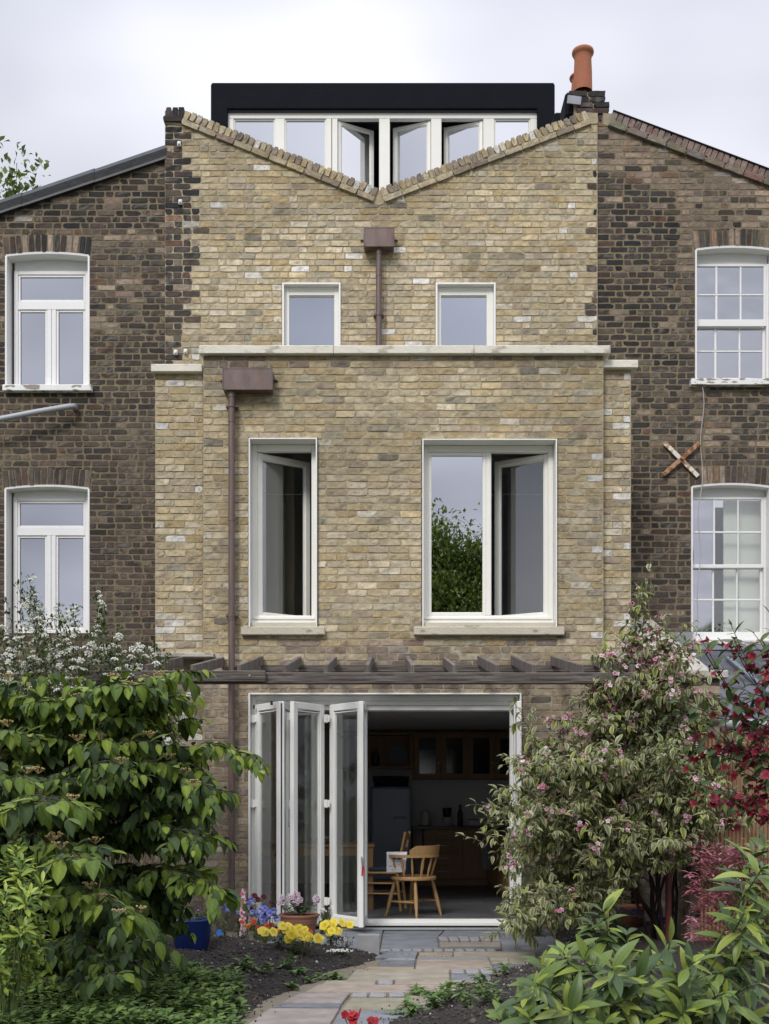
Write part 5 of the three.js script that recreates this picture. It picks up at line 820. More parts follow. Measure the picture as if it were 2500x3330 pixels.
// ---------------------------------------------------------------- garden party wall with sloping stone coping, lean-to and fence on the right
{
  const R = rng(83), g = thing('garden_wall', 'brick garden wall with sloping stone coping stepping down beside the right neighbour', 'wall', [0, 0, 0]);
  const xa = 2.81, xb = 3.09, zf = 1.74, yF = 2.5, yB = 3.55, zB = ZM + 0.01, topAt = (z) => lerp(yB, yF, clamp((z - zB) / (1.42 - zB), 0, 1));
  const sh = new THREE.Shape([new THREE.Vector2(-zf, -0.15), new THREE.Vector2(-zB, -0.15), new THREE.Vector2(-zB, yB), new THREE.Vector2(-1.42, yF), new THREE.Vector2(-zf, yF)]), w = new THREE.ExtrudeGeometry(sh, { depth: xb - xa - 0.012, bevelEnabled: false }).rotateY(Math.PI / 2).translate(xa + 0.006, 0, 0);
  const wall = part(g, 'wall', w, M.mortarGrey), list = [];
  for (let y = 0.3; y < 3.5; y += 0.0764) for (let z = zB + ((y / 0.0764 | 0) % 2 ? 0.11 : 0); z < zf - 0.06; z += 0.228) if (topAt(z + 0.1) > y + 0.05) list.push({ x: xa, y: y + 0.035, z: Math.min(z + 0.11, zf - 0.115), w: 0.216, h: 0.066, ry: -Math.PI / 2, pal: R() < 0.5 ? 'ground' : 'buff' });
  for (let y = 0.3; y < yF - 0.05; y += 0.0764) { const n = (y / 0.0764 | 0) % 2; for (let i = 0; i < (n ? 2 : 1); i++) list.push({ x: n ? xa + 0.0 + 0.07 + i * 0.14 : (xa + xb) / 2, y: y + 0.035, z: zf + 0.004, w: n ? 0.13 : 0.268, h: 0.066, pal: R() < 0.4 ? 'dark' : R() < 0.6 ? 'purple' : 'buff' }); }
  layBricks(wall, list, R, 300);
  for (let i = 0; i < 4; i++) { const z0 = lerp(zB, 1.40, i / 4), z1 = lerp(zB, 1.40, (i + 1) / 4), a = Math.atan2(yB - yF, 1.42 - zB), len = Math.hypot(z1 - z0, topAt(z0) - topAt(z1)) - 0.004; part(g, 'coping_stone', new Acc().box(-0.185, 0.185, 0.002, 0.072, 0, len, 0.008, M4((xa + xb) / 2 + 0.01, topAt(z0), z0, a, 0, 0)).geo(), M.concrete); }
  part(g, 'coping_stone', new Acc().box(xa - 0.05, xb + 0.06, yF + 0.002, yF + 0.075, 1.41, zf + 0.06, 0.008).geo(), M.concrete);
  // slate lean-to
  const l = thing('lean_to', 'grey slate lean-to roof below the right neighbour’s lower sash window', 'lean-to', [0, 0, 0]), y0 = 3.2, z0 = ZR + 0.01, y1 = 2.15, z1 = 0.95, a = Math.atan2(y0 - y1, z1 - z0), L = Math.hypot(y0 - y1, z1 - z0), xl = 3.12, xr = 5.6, rows = 20;
  part(l, 'roof_deck', new Acc().box(xl, xr, -0.03, -0.012, 0, L, 0.002, M4(0, y0, z0, a, 0, 0)).geo(), M.rubber);
  const tones = [0.7, 1, 1.35].map((k) => mat({ color: rgb(0.10 * k, 0.107 * k, 0.13 * k), map: M.slate.map, roughness: 0.55 })), sl = new Acc().box(-0.148, 0.148, 0, 0.007, 0, 0.19, 0.002).geo();
  for (let r = 0; r < rows; r++) for (let c = 0; c < 5; c++) { const x = xl + 0.15 + c * 0.3 + (r % 2) * 0.15, s = part(l, 'slate', sl, R.pick(tones)); s.applyMatrix4(M4(x, y0 - Math.sin(a) * r * L / rows, z0 + Math.cos(a) * r * L / rows, a + 0.035, 0, (R() - 0.5) * 0.008)); }
  part(l, 'lead_flashing', new Acc().box(X(2140, ZR), X(2250, ZR), Y(2112, ZR), Y(2058, ZR), ZR + 0.004, ZR + 0.02, 0.004).geo(), M.greyLead); part(l, 'lead_flashing', new Acc().box(X(2235, ZR), 5.6, Y(2118, ZR), Y(2102, ZR), ZR + 0.004, ZR + 0.09, 0.004).geo(), M.greyLead);
  part(l, 'gutter', new Acc().tube([V(xl, y1 - 0.02, z1 + 0.03), V(xr, y1 - 0.02, z1 + 0.03)], 0.05, 0.05, 12).geo(), M.greyPipe);
  part(l, 'roof_rail', new Acc().box(-0.03, 0.03, 0.01, 0.05, 0.5, L, 0.004, M4(3.98, y0, z0, a, 0.05, 0)).geo(), mat({ color: rgb(0.16, 0.19, 0.24), roughness: 0.4 }));
  part(l, 'front_wall', new Acc().box(xl, xr, -0.1, y1 - 0.08, z1 - 0.2, z1, 0.002).geo(), M.mortarGrey);
  const f = thing('slat_fence', 'brown timber fence of narrow vertical slats on the right', 'fence', [0, 0, 0]), zF = 1.9;
  for (let i = 0; i < 44; i++) { const x = 2.86 + i * 0.036; part(f, 'slat', new Acc().box(x, x + 0.026, -0.05, 2.0 + R.r(-0.02, 0.02), zF, zF + 0.022, 0.003).geo(), M.slatWood); }
  part(f, 'rail', new Acc().box(2.84, 4.46, 1.86, 1.93, zF - 0.045, zF - 0.001, 0.003).geo(), M.slatWood); part(f, 'rail', new Acc().box(2.84, 4.46, 0.4, 0.47, zF - 0.045, zF - 0.001, 0.003).geo(), M.slatWood);
  single('downpipe_stub', 'dark red painted pipe against the garden wall behind the pink shrub', 'drainpipe', new Acc().tube([V(X(2181, 1.9), Y(2225, 1.9), 1.8), V(X(2181, 1.9), Y(2365, 1.9), 1.8), V(X(2181, 1.9), -0.05, 1.8)], 0.03, 0.03, 12).geo(), mat({ color: rgb(0.12, 0.022, 0.024), roughness: 0.45 }));
}
// ================================================================ plants
// a leaf along +z from the origin, its face up: n strips across, m along; tint(u, v) gives its colour
function leafGeo(len, wid, { m = 5, n = 4, fold = 0.25, curl = 0.25, wave = 0, tip = 1.5, wide = 0.42, tint, vein = 0 }) {
  const p = [], c = [], u = [], idx = [];
  for (let j = 0; j <= m; j++) { const v = j / m, w = wid / 2 * Math.pow(Math.sin(Math.PI * Math.pow(clamp(v, 0.001, 0.999), Math.log(0.5) / Math.log(wide))), 0.85) * (v > 0.8 ? 1 - (v - 0.8) * tip * 0.3 : 1) + 0.0008;
    for (let i = 0; i <= n; i++) { const t = i / n * 2 - 1, y = Math.abs(t) * w * fold - curl * len * v * v + wave * len * Math.sin(v * 9 + t * 2) * Math.abs(t) - vein * wid * Math.cos(t * 9.4) * 0.03 * Math.sin(Math.PI * v); p.push(t * w, y, v * len * (1 - curl * 0.25 * v)); u.push(t * w + 0.5, v * len); c.push(...tint(Math.abs(t), v)); } }
  for (let j = 0; j < m; j++) for (let i = 0; i < n; i++) { const a = j * (n + 1) + i, b = a + 1, d = a + n + 1, e = d + 1; idx.push(a, d, e, a, e, b); }
  const g = new THREE.BufferGeometry(); g.setAttribute('position', new THREE.Float32BufferAttribute(p, 3)); g.setAttribute('uv', new THREE.Float32BufferAttribute(u, 2)); g.setAttribute('color', new THREE.Float32BufferAttribute(c, 3)); g.setIndex(idx); g.computeVertexNormals(); return g;
}
function aim(p, d, up, s = 1) { const z = d.clone().normalize(), x = V().crossVectors(up, z); if (x.lengthSq() < 1e-6) x.set(1, 0, 0); x.normalize(); const y = V().crossVectors(z, x); return new THREE.Matrix4().makeBasis(x, y, z).setPosition(p).scale(V(s, s, s)); }
class Bits {                                           // pieces of a plant: {variant, matrix}
  constructor(variants) { this.v = variants; this.items = []; }
  put(k, m) { this.items.push([k, m]); }
  done(parent, name, material, cap = 300) {
    const eye = V(0, EYE_Y, EYE_Z), q = V(), order = this.items.map(([, m], i) => [i, q.setFromMatrixPosition(m).distanceTo(eye) / m.getMaxScaleOnAxis()]).sort((a, b) => a[1] - b[1]), own = new Set(order.slice(0, cap).map((o) => o[0])), rest = new Acc(), flat = this.v.map((g) => (g.index ? g.toNonIndexed() : g));
    this.items.forEach(([k, m], i) => { if (own.has(i)) part(parent, name, this.v[k], material).applyMatrix4(m); else rest.add(flat[k], m); });
    if (!rest.empty) part(parent, name, rest.geo(), material).userData.kind = 'stuff';
  }
}
const leafMap = tex(128, grain(0.78, 1, 10, 30, 171, 4), 0.12);
const LM = {
  soft: phys({ vertexColors: true, side: THREE.DoubleSide, roughness: 0.72, specularIntensity: 0.42, transmission: 0.36, thickness: 0, map: leafMap }),
  gloss: phys({ vertexColors: true, side: THREE.DoubleSide, roughness: 0.42, specularIntensity: 0.7, map: leafMap }),
  petal: phys({ vertexColors: true, side: THREE.DoubleSide, roughness: 0.8, transmission: 0.25, thickness: 0 }),
  bark: mat({ color: rgb(0.075, 0.055, 0.045), map: tex(128, grain(0.5, 1, 20, 6, 175, 4), 0.2), roughness: 0.95 }),
  twig: mat({ color: rgb(0.13, 0.105, 0.06), roughness: 0.9 }), greenTwig: mat({ color: rgb(0.12, 0.16, 0.05), roughness: 0.8 }),
};
const greens = (list, edge) => list.map((c) => (t, v) => { const k = 0.88 + 0.24 * v - (t < 0.15 ? -0.12 : 0); return [c[0] * k, c[1] * k, c[2] * k]; });
const arcTo = (a, b, lift, n = 10, R, j = 0.02) => { const c = V().lerpVectors(a, b, 0.5); c.y += lift; const o = []; for (let i = 0; i <= n; i++) { const t = i / n; o.push(V(0, 0, 0).addScaledVector(a, (1 - t) ** 2).addScaledVector(c, 2 * t * (1 - t)).addScaledVector(b, t * t).add(R && i && i < n ? V((R() - 0.5) * j, (R() - 0.5) * j, (R() - 0.5) * j) : V())); } return o; };
const dirAt = (pts, i) => V().subVectors(pts[Math.min(pts.length - 1, i + 1)], pts[Math.max(0, i - 1)]).normalize();
const UP = V(0, 1, 0);
// leaf pairs along a shoot
function pairs(bits, pts, R, { from = 0.15, size = 1, droop = 0.5, out = 0.8, step = 1, pick, tipTuft = true, twist = 1 }) {
  for (let i = 1; i < pts.length; i += step) {
    if (i / (pts.length - 1) < from) continue;
    const d = dirAt(pts, i), ang = (i % 2) * Math.PI / 2 * twist + R() * 0.7, side = V().crossVectors(d, Math.abs(d.y) > 0.9 ? V(1, 0, 0) : UP).normalize(), other = V().crossVectors(side, d), last = i + step >= pts.length;
    for (const s of [-1, 1]) { const o = V().addScaledVector(side, s * Math.cos(ang)).addScaledVector(other, s * Math.sin(ang)), a = V().addScaledVector(d, last && tipTuft ? 0.9 : 0.45).addScaledVector(o, out); a.y -= droop * R.r(0.1, 1.45); a.add(V((R() - 0.5) * 0.3, (R() - 0.5) * 0.3, (R() - 0.5) * 0.3)); bits.put(pick(R), aim(pts[i], a, V(o.x * 0.3, 1, o.z * 0.3 + 0.25), size * R.r(0.4, 1.25) * (last ? 0.7 : 1))); }
  }
}

// ---------------------------------------------------------------- big layered viburnum on the left
{
  const R = rng(101), t = thing('viburnum_bush', 'large dark green layered shrub with big drooping ribbed leaves on the left', 'shrub', [0, 0, 0]);
  const tones = [[0.078, 0.13, 0.03], [0.055, 0.098, 0.028], [0.11, 0.178, 0.032], [0.04, 0.074, 0.027], [0.17, 0.25, 0.034], [0.075, 0.122, 0.045], [0.24, 0.32, 0.045]];
  const vars = []; for (const c of tones) for (const k of [0, 1]) vars.push(leafGeo(0.13, 0.066, { m: 7, n: 4, fold: 0.18 + k * 0.2, curl: 0.12 + k * 0.22, wave: 0.01, wide: 0.4, tip: 2.4, tint: (a, v) => { const rib = 0.93 + 0.14 * (Math.floor((v * 8 + a * 2)) % 2), m = a < 0.1 ? 1.25 : 1; return [c[0] * rib * m, c[1] * rib * m, c[2] * rib * m]; } }));
  const B = new Bits(vars), stems = new Acc(), heads = [], base = V(-2.15, 0, 4.3);
  const pick = (young) => (r) => { const k = r() < (young ? 0.6 : 0.14) ? r.pick([4, 6, 2]) : r.i(6); return k * 2 + r.i(2); };
  const main = []; for (let i = 0; i < 9; i++) { const a = i / 9 * 6.28, top = V(base.x + Math.cos(a) * R.r(0.15, 0.5), R.r(1.3, 2.15), base.z + Math.sin(a) * R.r(0.15, 0.5)), p = arcTo(V(base.x + Math.cos(a) * 0.08, 0, base.z + Math.sin(a) * 0.08), top, 0.2, 8, R, 0.03); stems.tube(p, 0.022, 0.01, 7); main.push(p); }
  const branch = (a, b, lift, size, young) => {
    const pts = arcTo(a, b, lift, 13, R, 0.025); stems.tube(pts, 0.008, 0.003, 5);
    pairs(B, pts, R, { from: 0.18, size, droop: 0.85, out: 0.55, pick: pick(young || R() < 0.3) });
    for (let i = 4; i < 13; i += 2) for (const s of [-1, 1]) { const d = dirAt(pts, i), sd = V().crossVectors(d, UP).normalize().multiplyScalar(s * R.r(0.12, 0.26)), e = pts[i].clone().add(sd).addScaledVector(d, R.r(0.05, 0.18)); e.y += R.r(-0.1, 0.02); const tp = arcTo(pts[i], e, 0.03, 5, R, 0.01); stems.tube(tp, 0.004, 0.002, 4); pairs(B, tp, R, { from: 0.2, size: size * 0.95, droop: 0.95, out: 0.55, pick: pick(young) }); if (R() < 0.2) heads.push(tp[3].clone().add(V(0, 0.05, 0))); }
  };
  for (let i = 0; i < 132; i++) {
    const lv = Math.floor(R() * 6), h = [0.45, 0.85, 1.2, 1.55, 1.9, 2.12][lv] + R.r(-0.15, 0.12), az = R.r(-0.35, 3.5), reach = [0.9, 1.0, 1.12, 1.2, 1.05, 0.8][lv] * R.r(0.65, 1.06);
    const st = R.pick(main), s = st[Math.min(8, Math.max(1, Math.round(h / 2.1 * 8)))].clone(); s.y = Math.min(s.y, h);
    const e = V(base.x + Math.cos(az) * reach * 1.02, h + R.r(-0.16, 0.06), base.z + Math.sin(az) * reach * 0.95);
    { const lim = e.y < 0.8 ? 545 : e.y < 1.3 ? 640 : e.y > 1.95 ? 530 : 620, pxe = 1250 + e.x * S(e.z); if (pxe > lim) e.x -= (pxe - lim) / S(e.z); if (lv === 5) e.y += 0.12 * noise3.noise(e.x * 3, 1, e.z * 3); }
    branch(s, e, R.r(0.08, 0.2), R.r(0.85, 1.12), lv >= 4);
  }
  // arms that reach out over the wall and doors
  branch(V(-1.7, 1.7, 4.5), V(X(832, 4.7), Y(2455, 4.7), 4.7), 0.12, 0.9, true); branch(V(-1.8, 1.6, 4.6), V(X(725, 4.9), Y(2580, 4.9), 4.9), 0.1, 1.0, false); branch(V(-1.7, 0.9, 4.6), V(X(715, 5.0), Y(2895, 5.0), 5.0), 0.12, 1.05, true); branch(V(-1.7, 1.2, 4.7), V(X(670, 5.0), Y(2740, 5.0), 5.0), 0.1, 1.0, false);
  branch(V(-1.9, 2.0, 4.5), V(X(600, 4.9), Y(2195, 4.9), 4.9), 0.1, 1.0, true); branch(V(-2.0, 2.0, 4.6), V(X(420, 5.2), Y(2230, 5.2), 5.2), 0.12, 1.05, true); branch(V(-2.0, 0.7, 4.8), V(X(470, 5.4), Y(3060, 5.4), 5.4), 0.1, 1.0, false); branch(V(-2.1, 0.5, 4.8), V(X(380, 5.7), Y(3180, 5.7), 5.7), 0.1, 1.0, false); branch(V(-2.1, 0.8, 4.8), V(X(420, 5.9), Y(2980, 5.9), 5.9), 0.14, 1.1, true); branch(V(-2.1, 1.0, 4.8), V(X(250, 6.0), Y(2800, 6.0), 6.0), 0.14, 1.1, true); branch(V(-2.1, 1.3, 4.8), V(X(120, 6.0), Y(2620, 6.0), 6.0), 0.14, 1.1, true); branch(V(-1.8, 1.5, 4.6), V(X(650, 4.6), Y(2500, 4.6), 4.6), 0.15, 0.95, true);
  part(t, 'stem', stems.geo(), LM.bark); B.done(t, 'leaf', LM.soft);
  for (const h of heads.sort((a, b) => b.z + b.y - a.z - a.y).slice(0, 90)) { const A = new Acc(); for (let k = 0; k < 13; k++) { const a = R() * 6.28, r = R.r(0.012, 0.05), q = h.clone().add(V(Math.cos(a) * r, R.r(0.0, 0.015), Math.sin(a) * r)); A.tube([h.clone().add(V(0, -0.03, 0)), q], 0.0012, 0.001, 3); A.add(new THREE.OctahedronGeometry(0.007, 0), M4(q.x, q.y, q.z)); } part(t, 'flower_head', A.geo(), mat({ color: rgb(0.36, 0.27, 0.12), roughness: 0.9 }), 'dry tan flower head'); }
}
// ---------------------------------------------------------------- flower shapes
function disc(petals, r, { cup = 0.2, wid = 0.5, seg = 5, tint }) {          // petals round a centre, facing +z
  const A = new Acc();
  for (let k = 0; k < petals; k++) { const w = k / petals * 6.283 + 0.3, ax = V(Math.cos(w), Math.sin(w), 0), sd = V(-Math.sin(w), Math.cos(w), 0), rim = []; for (let i = 0; i <= seg; i++) { const a = (i / seg - 0.5) * 2, l = r * (0.72 + 0.28 * Math.cos(a * 1.5)), s = wid * r * a; rim.push(V().addScaledVector(ax, l * (1 - 0.25 * a * a)).addScaledVector(sd, s).add(V(0, 0, cup * r * (0.6 + 0.4 * Math.sin(k * 2.3 + i))))); }
    const c = V(0, 0, 0), n = tint(k, 0), f = tint(k, 1); for (let i = 0; i < seg; i++) { const m0 = V().lerpVectors(c, rim[i], 0.5), m1 = V().lerpVectors(c, rim[i + 1], 0.5); A.tri(c, m0, m1, n); A.quad(m0, rim[i], rim[i + 1], m1, f); } }
  return A.geo();
}
const flat = (c) => () => c;
// ---------------------------------------------------------------- white spiraea behind
{
  const R = rng(113), t = thing('spiraea_bush', 'arching shrub covered in small white flower clusters behind the viburnum', 'shrub', [0, 0, 0]), z0 = 1.7;
  const lv = [[0.085, 0.14, 0.035], [0.06, 0.105, 0.03], [0.14, 0.2, 0.045]].map((c) => leafGeo(0.046, 0.019, { m: 2, n: 2, curl: 0.1, tint: flat(c) })), B = new Bits(lv), W = new Bits([0, 1].map((k) => { const A = new Acc(); for (let i = 0; i < 11; i++) { const a = i * 2.4, r = 0.022 * Math.sqrt(i / 11) * 1.15; A.add(new THREE.OctahedronGeometry(0.0078, 0), M4(Math.cos(a) * r, 0.008 - r * r * 22, Math.sin(a) * r, k, a, 0), i % 5 ? [0.84, 0.84, 0.80] : [0.66, 0.68, 0.54]); } return A.geo(); })), stems = new Acc();
  const ends = [[20, 1960], [60, 1905], [92, 1880], [95, 1930], [140, 2000], [190, 1975], [240, 1975], [250, 2060], [318, 1925], [335, 1980], [300, 2060], [385, 2030], [390, 2080], [350, 2110], [460, 2110], [500, 2110], [525, 2115], [430, 2170], [480, 2200], [420, 2240], [560, 2190], [620, 2290], [590, 2330], [540, 2300], [560, 2250], [180, 2080], [120, 2090], [60, 2060], [10, 2040], [-40, 2000], [-60, 2080], [220, 2130], [280, 2160], [160, 2150], [90, 2160], [30, 2140], [340, 2190], [390, 2290], [300, 2260], [240, 2230], [-80, 1960], [130, 2200], [370, 2140], [440, 2120], [20, 2200]];
  for (const [px, py] of ends) for (let q = 0; q < 2; q++) {
    const z = z0 + R.r(-0.5, 0.6), e = V(X(px + (q ? R.r(-40, 40) : 0), z), Y(py + (q ? R.r(15, 90) : 0), z), z), b = V(-2.65 + R.r(-0.15, 0.15) + (e.x + 2.65) * 0.3, 0.05, z0 + R.r(-0.15, 0.15)), pts = arcTo(b, e, R.r(0.3, 0.7), 40, R, 0.02);
    stems.tube(pts, 0.008, 0.002, 4);
    for (let i = 16; i <= 40; i++) { const k = i / 40, spread = 0.10 * (1.15 - k) + 0.026; for (let n = 0; n < 10; n++) { const o = V(R.n(), R.n() * 0.6, R.n()).multiplyScalar(spread), p = pts[i].clone().add(o); if (R() < 0.85) B.put(R.i(3), aim(p, V(R.n(), R.r(0.1, 1), R.n()), UP, R.r(0.7, 1.3))); if (R() < (k > 0.6 ? 0.075 : 0.035) && o.y > -0.02) W.put(R.i(2), aim(p.add(V(0, 0.012, 0.01)), V(R.n(), R.n() * 0.3, R.n()), V(R.n() * 0.5, 1, 0.6), R.r(0.9, 1.6))); } }
  }
  part(t, 'stem', stems.geo(), LM.twig); B.done(t, 'leaf', LM.soft, 0); W.done(t, 'flower_cluster', LM.petal, 300);
}
// ---------------------------------------------------------------- light green shrub at the left edge
{
  const R = rng(127), t = thing('evergreen_shrub', 'yellow-green shrub with whorls of narrow leaves at the left edge', 'shrub', [0, 0, 0]), S0 = [[0.21, 0.30, 0.05], [0.14, 0.23, 0.045], [0.28, 0.36, 0.06], [0.10, 0.17, 0.04], [0.34, 0.32, 0.06]];
  const B = new Bits(S0.flatMap((c) => [0, 1].map((k) => leafGeo(0.105, 0.03, { m: 5, n: 2, curl: 0.1 + k * 0.22, fold: 0.3, wide: 0.6, tint: (a) => (a < 0.2 ? [c[0] * 1.25, c[1] * 1.15, c[2]] : c) })))), st = new Acc();
  const tips = [[25, 2800], [75, 2800], [110, 2830], [20, 2900], [70, 2890], [140, 2870], [35, 2960], [110, 2960], [20, 3020], [80, 3010], [130, 3000], [30, 3090], [90, 3080], [140, 3060], [20, 3160], [80, 3170], [55, 2760], [-20, 2850], [-30, 2980], [-20, 3100], [120, 3130], [60, 2850], [45, 3040], [100, 2905]];
  for (const [px, py] of tips) { const z = 5.9 + R.r(-0.25, 0.35), e = V(X(px, z), Y(py, z), z), b = V(-2.2 + R.r(-0.1, 0.1), 0.02, 5.8), pts = arcTo(b, e, 0.1, 9, R, 0.02); st.tube(pts, 0.007, 0.004, 5); const d = dirAt(pts, 9), s = V().crossVectors(d, V(0, 0, 1)).normalize(), o = V().crossVectors(s, d);
    for (let i = 0; i < 22; i++) { const k = i / 22, w = i * 2.4, out = V().addScaledVector(s, Math.cos(w)).addScaledVector(o, Math.sin(w)), p = e.clone().addScaledVector(d, -0.12 + 0.12 * k); B.put(R.i(10) === 9 && R() < 0.6 ? R.i(4) : R.i(8), aim(p, V().addScaledVector(d, 0.25 + k * 1.0).addScaledVector(out, 1).add(V(0, -0.1, 0)), V(0, 1, 0.4).addScaledVector(d, 0.5), R.r(0.7, 1.1) * (1 - 0.3 * k))); } }
  part(t, 'stem', st.geo(), LM.greenTwig); B.done(t, 'leaf', LM.gloss);
}
// ---------------------------------------------------------------- variegated weigela on the right
function flowerTube(r, out, inn) { const A = new Acc(); A.add(disc(5, r, { cup: 0.35, wid: 0.42, seg: 3, tint: (k, e) => (e ? out : inn) }), M4(0, 0, r * 0.9)); A.tube([V(0, 0, -r * 0.6), V(0, 0, r * 0.9)], r * 0.16, r * 0.34, 5, inn, false); return A.geo(); }
{
  const R = rng(131), t = thing('variegated_shrub', 'large shrub with cream-edged green leaves and small pink flowers right of the doors', 'shrub', [0, 0, 0]);
  const cs = [[[0.13, 0.18, 0.07], [0.70, 0.68, 0.36]], [[0.10, 0.145, 0.065], [0.60, 0.60, 0.34]], [[0.16, 0.21, 0.08], [0.74, 0.72, 0.46]], [[0.075, 0.115, 0.05], [0.5, 0.52, 0.28]], [[0.19, 0.25, 0.06], [0.66, 0.66, 0.24]]];
  const B = new Bits(cs.flatMap(([c, e]) => [0, 1].map((k) => leafGeo(0.1, 0.042, { m: 5, n: 4, curl: 0.15 + 0.25 * k, fold: 0.35, wave: 0.012, wide: 0.42, tint: (a, v) => (a > 0.9 ? e : a > 0.4 ? [lerp(c[0], e[0], 0.3), lerp(c[1], e[1], 0.3), lerp(c[2], e[2], 0.3)] : c) })))), st = new Acc(), twigs = new Acc();
  const Fv = [[[0.68, 0.42, 0.50], [0.48, 0.12, 0.22]], [[0.72, 0.52, 0.58], [0.56, 0.22, 0.32]], [[0.56, 0.22, 0.34], [0.36, 0.06, 0.12]], [[0.78, 0.68, 0.70], [0.66, 0.4, 0.48]]].map(([a, b]) => flowerTube(0.021, a, b)), F = new Bits(Fv), D = new Acc();
  const pick = (r) => { const k = r() < 0.2 ? 4 : r.i(4); return k * 2 + r.i(2); };
  const base = V(2.62, 0.03, 1.45), ends = [];
  const zone = (n, x0, x1, y0, y1, zl, zh) => { for (let i = 0; i < n; i++) { const z = R.r(zl, zh); ends.push(V(X(R.r(x0, x1), z), Y(R.r(y0, y1), z), z)); } };
  zone(40, 1680, 1960, 2480, 2760, 1.5, 2.7); zone(48, 1900, 2220, 2400, 2800, 1.4, 2.7); zone(16, 1700, 1900, 2420, 2560, 1.4, 2.2); zone(20, 1640, 1860, 2700, 2960, 1.6, 2.7); zone(20, 2140, 2420, 2420, 2920, 1.5, 2.6); zone(10, 1950, 2250, 2150, 2300, 2.02, 2.3); zone(14, 2180, 2330, 2300, 2460, 1.5, 2.2); zone(12, 1840, 2000, 2300, 2440, 1.5, 2.2); zone(22, 1890, 2170, 2220, 2440, 1.4, 2.0); zone(12, 1640, 1800, 2920, 3080, 1.9, 2.8); zone(8, 2150, 2320, 2330, 2500, 1.4, 2.0); zone(10, 1880, 2050, 2760, 2900, 1.8, 2.6);
  for (const [px, py] of [[2095, 1915], [2060, 1990], [2120, 2050], [2040, 2100], [2190, 2085], [2210, 2110], [2150, 2150], [1955, 2140], [2220, 2190], [1975, 2230], [1700, 2330], [1840, 2345], [1915, 2260], [1565, 2740], [1600, 2640], [1620, 2820], [1625, 2600], [1690, 2480], [1725, 2460], [1640, 2960], [1640, 3040], [1850, 2410]]) ends.push(V(X(px, 1.8), Y(py, 1.8), 1.8));
  const trunks = []; for (let i = 0; i < 10; i++) { const a = i / 10 * 6.28, e = V(lerp(1.5, 2.9, R()), R.r(0.95, 1.5), 1.6 + R.r(-0.35, 0.6)), p = arcTo(base.clone().add(V(Math.cos(a) * 0.12 + 0.0, 0, Math.sin(a) * 0.1)), e, R.r(0.05, 0.3), 9, R, 0.04); st.tube(p, 0.017, 0.009, 7); trunks.push(p); }
  trunks.push(arcTo(base, V(2.37, 2.4, 1.75), 0.1, 9, R, 0.03)); st.tube(trunks[10], 0.018, 0.007, 7);
  for (const e of ends) {
    let best = trunks[0][5], bd = 1e9; for (const p of trunks) for (let i = 2; i < p.length; i++) { const d = p[i].distanceTo(e) + (p[i].y > e.y ? 0.3 : 0); if (d < bd) { bd = d; best = p[i]; } }
    const pts = arcTo(best, e, R.r(0.08, 0.22), 12, R, 0.02); twigs.tube(pts, 0.006, 0.0025, 5);
    pairs(B, pts, R, { from: 0.35, size: R.r(0.85, 1.15), droop: 0.3, out: 0.85, pick });
    for (let i = 5; i <= 12; i += 1) { const d = dirAt(pts, i), sd = V(R.n(), R.n() * 0.6 + 0.15, R.n()).normalize(), q = pts[i].clone().addScaledVector(sd, R.r(0.1, 0.24)).addScaledVector(d, 0.06), sp = arcTo(pts[i], q, 0.03, 4, R, 0.01); twigs.tube(sp, 0.0032, 0.0018, 4); pairs(B, sp, R, { from: 0.2, size: R.r(0.8, 1.1), droop: 0.3, out: 0.8, pick });
      if (R() < 0.2) { const n = 2 + R.i(4); for (let k = 0; k < n; k++) F.put(R.i(4), aim(sp[3].clone().add(V(R.n(), R.n(), R.n()).multiplyScalar(0.03)), V(R.n() * 0.8, R.r(-0.2, 0.8), R.r(0.2, 1.2)), UP, R.r(0.8, 1.25))); }
      if (R() < 0.2) for (let k = 0; k < 7; k++) { const q2 = sp[2].clone().add(V(R.n(), R.n(), R.n()).multiplyScalar(0.022)); D.add(new THREE.OctahedronGeometry(0.006, 0), M4(q2.x, q2.y, q2.z, R() * 3, R() * 3, 0, [0.6, 1.2, 0.6]), R() < 0.4 ? [0.25, 0.035, 0.04] : [0.16, 0.06, 0.03]); } }
    if (e.y > 2.1) for (let i = 3; i < 12; i++) if (R() < 0.6) for (let k = 0; k < 3; k++) F.put(R.i(4), aim(pts[i].clone().add(V(R.n(), R.n(), R.n()).multiplyScalar(0.04)), V(R.n(), R.r(-0.2, 0.6), R.r(0.2, 1)), UP, R.r(0.9, 1.3)));
  }
  part(t, 'stem', st.geo(), LM.bark); part(t, 'twig', twigs.geo(), LM.twig); B.done(t, 'leaf', LM.soft); F.done(t, 'flower', LM.petal); part(t, 'seed_head', D.geo(), mat({ vertexColors: true, roughness: 0.9 })).userData.kind = 'stuff';
}
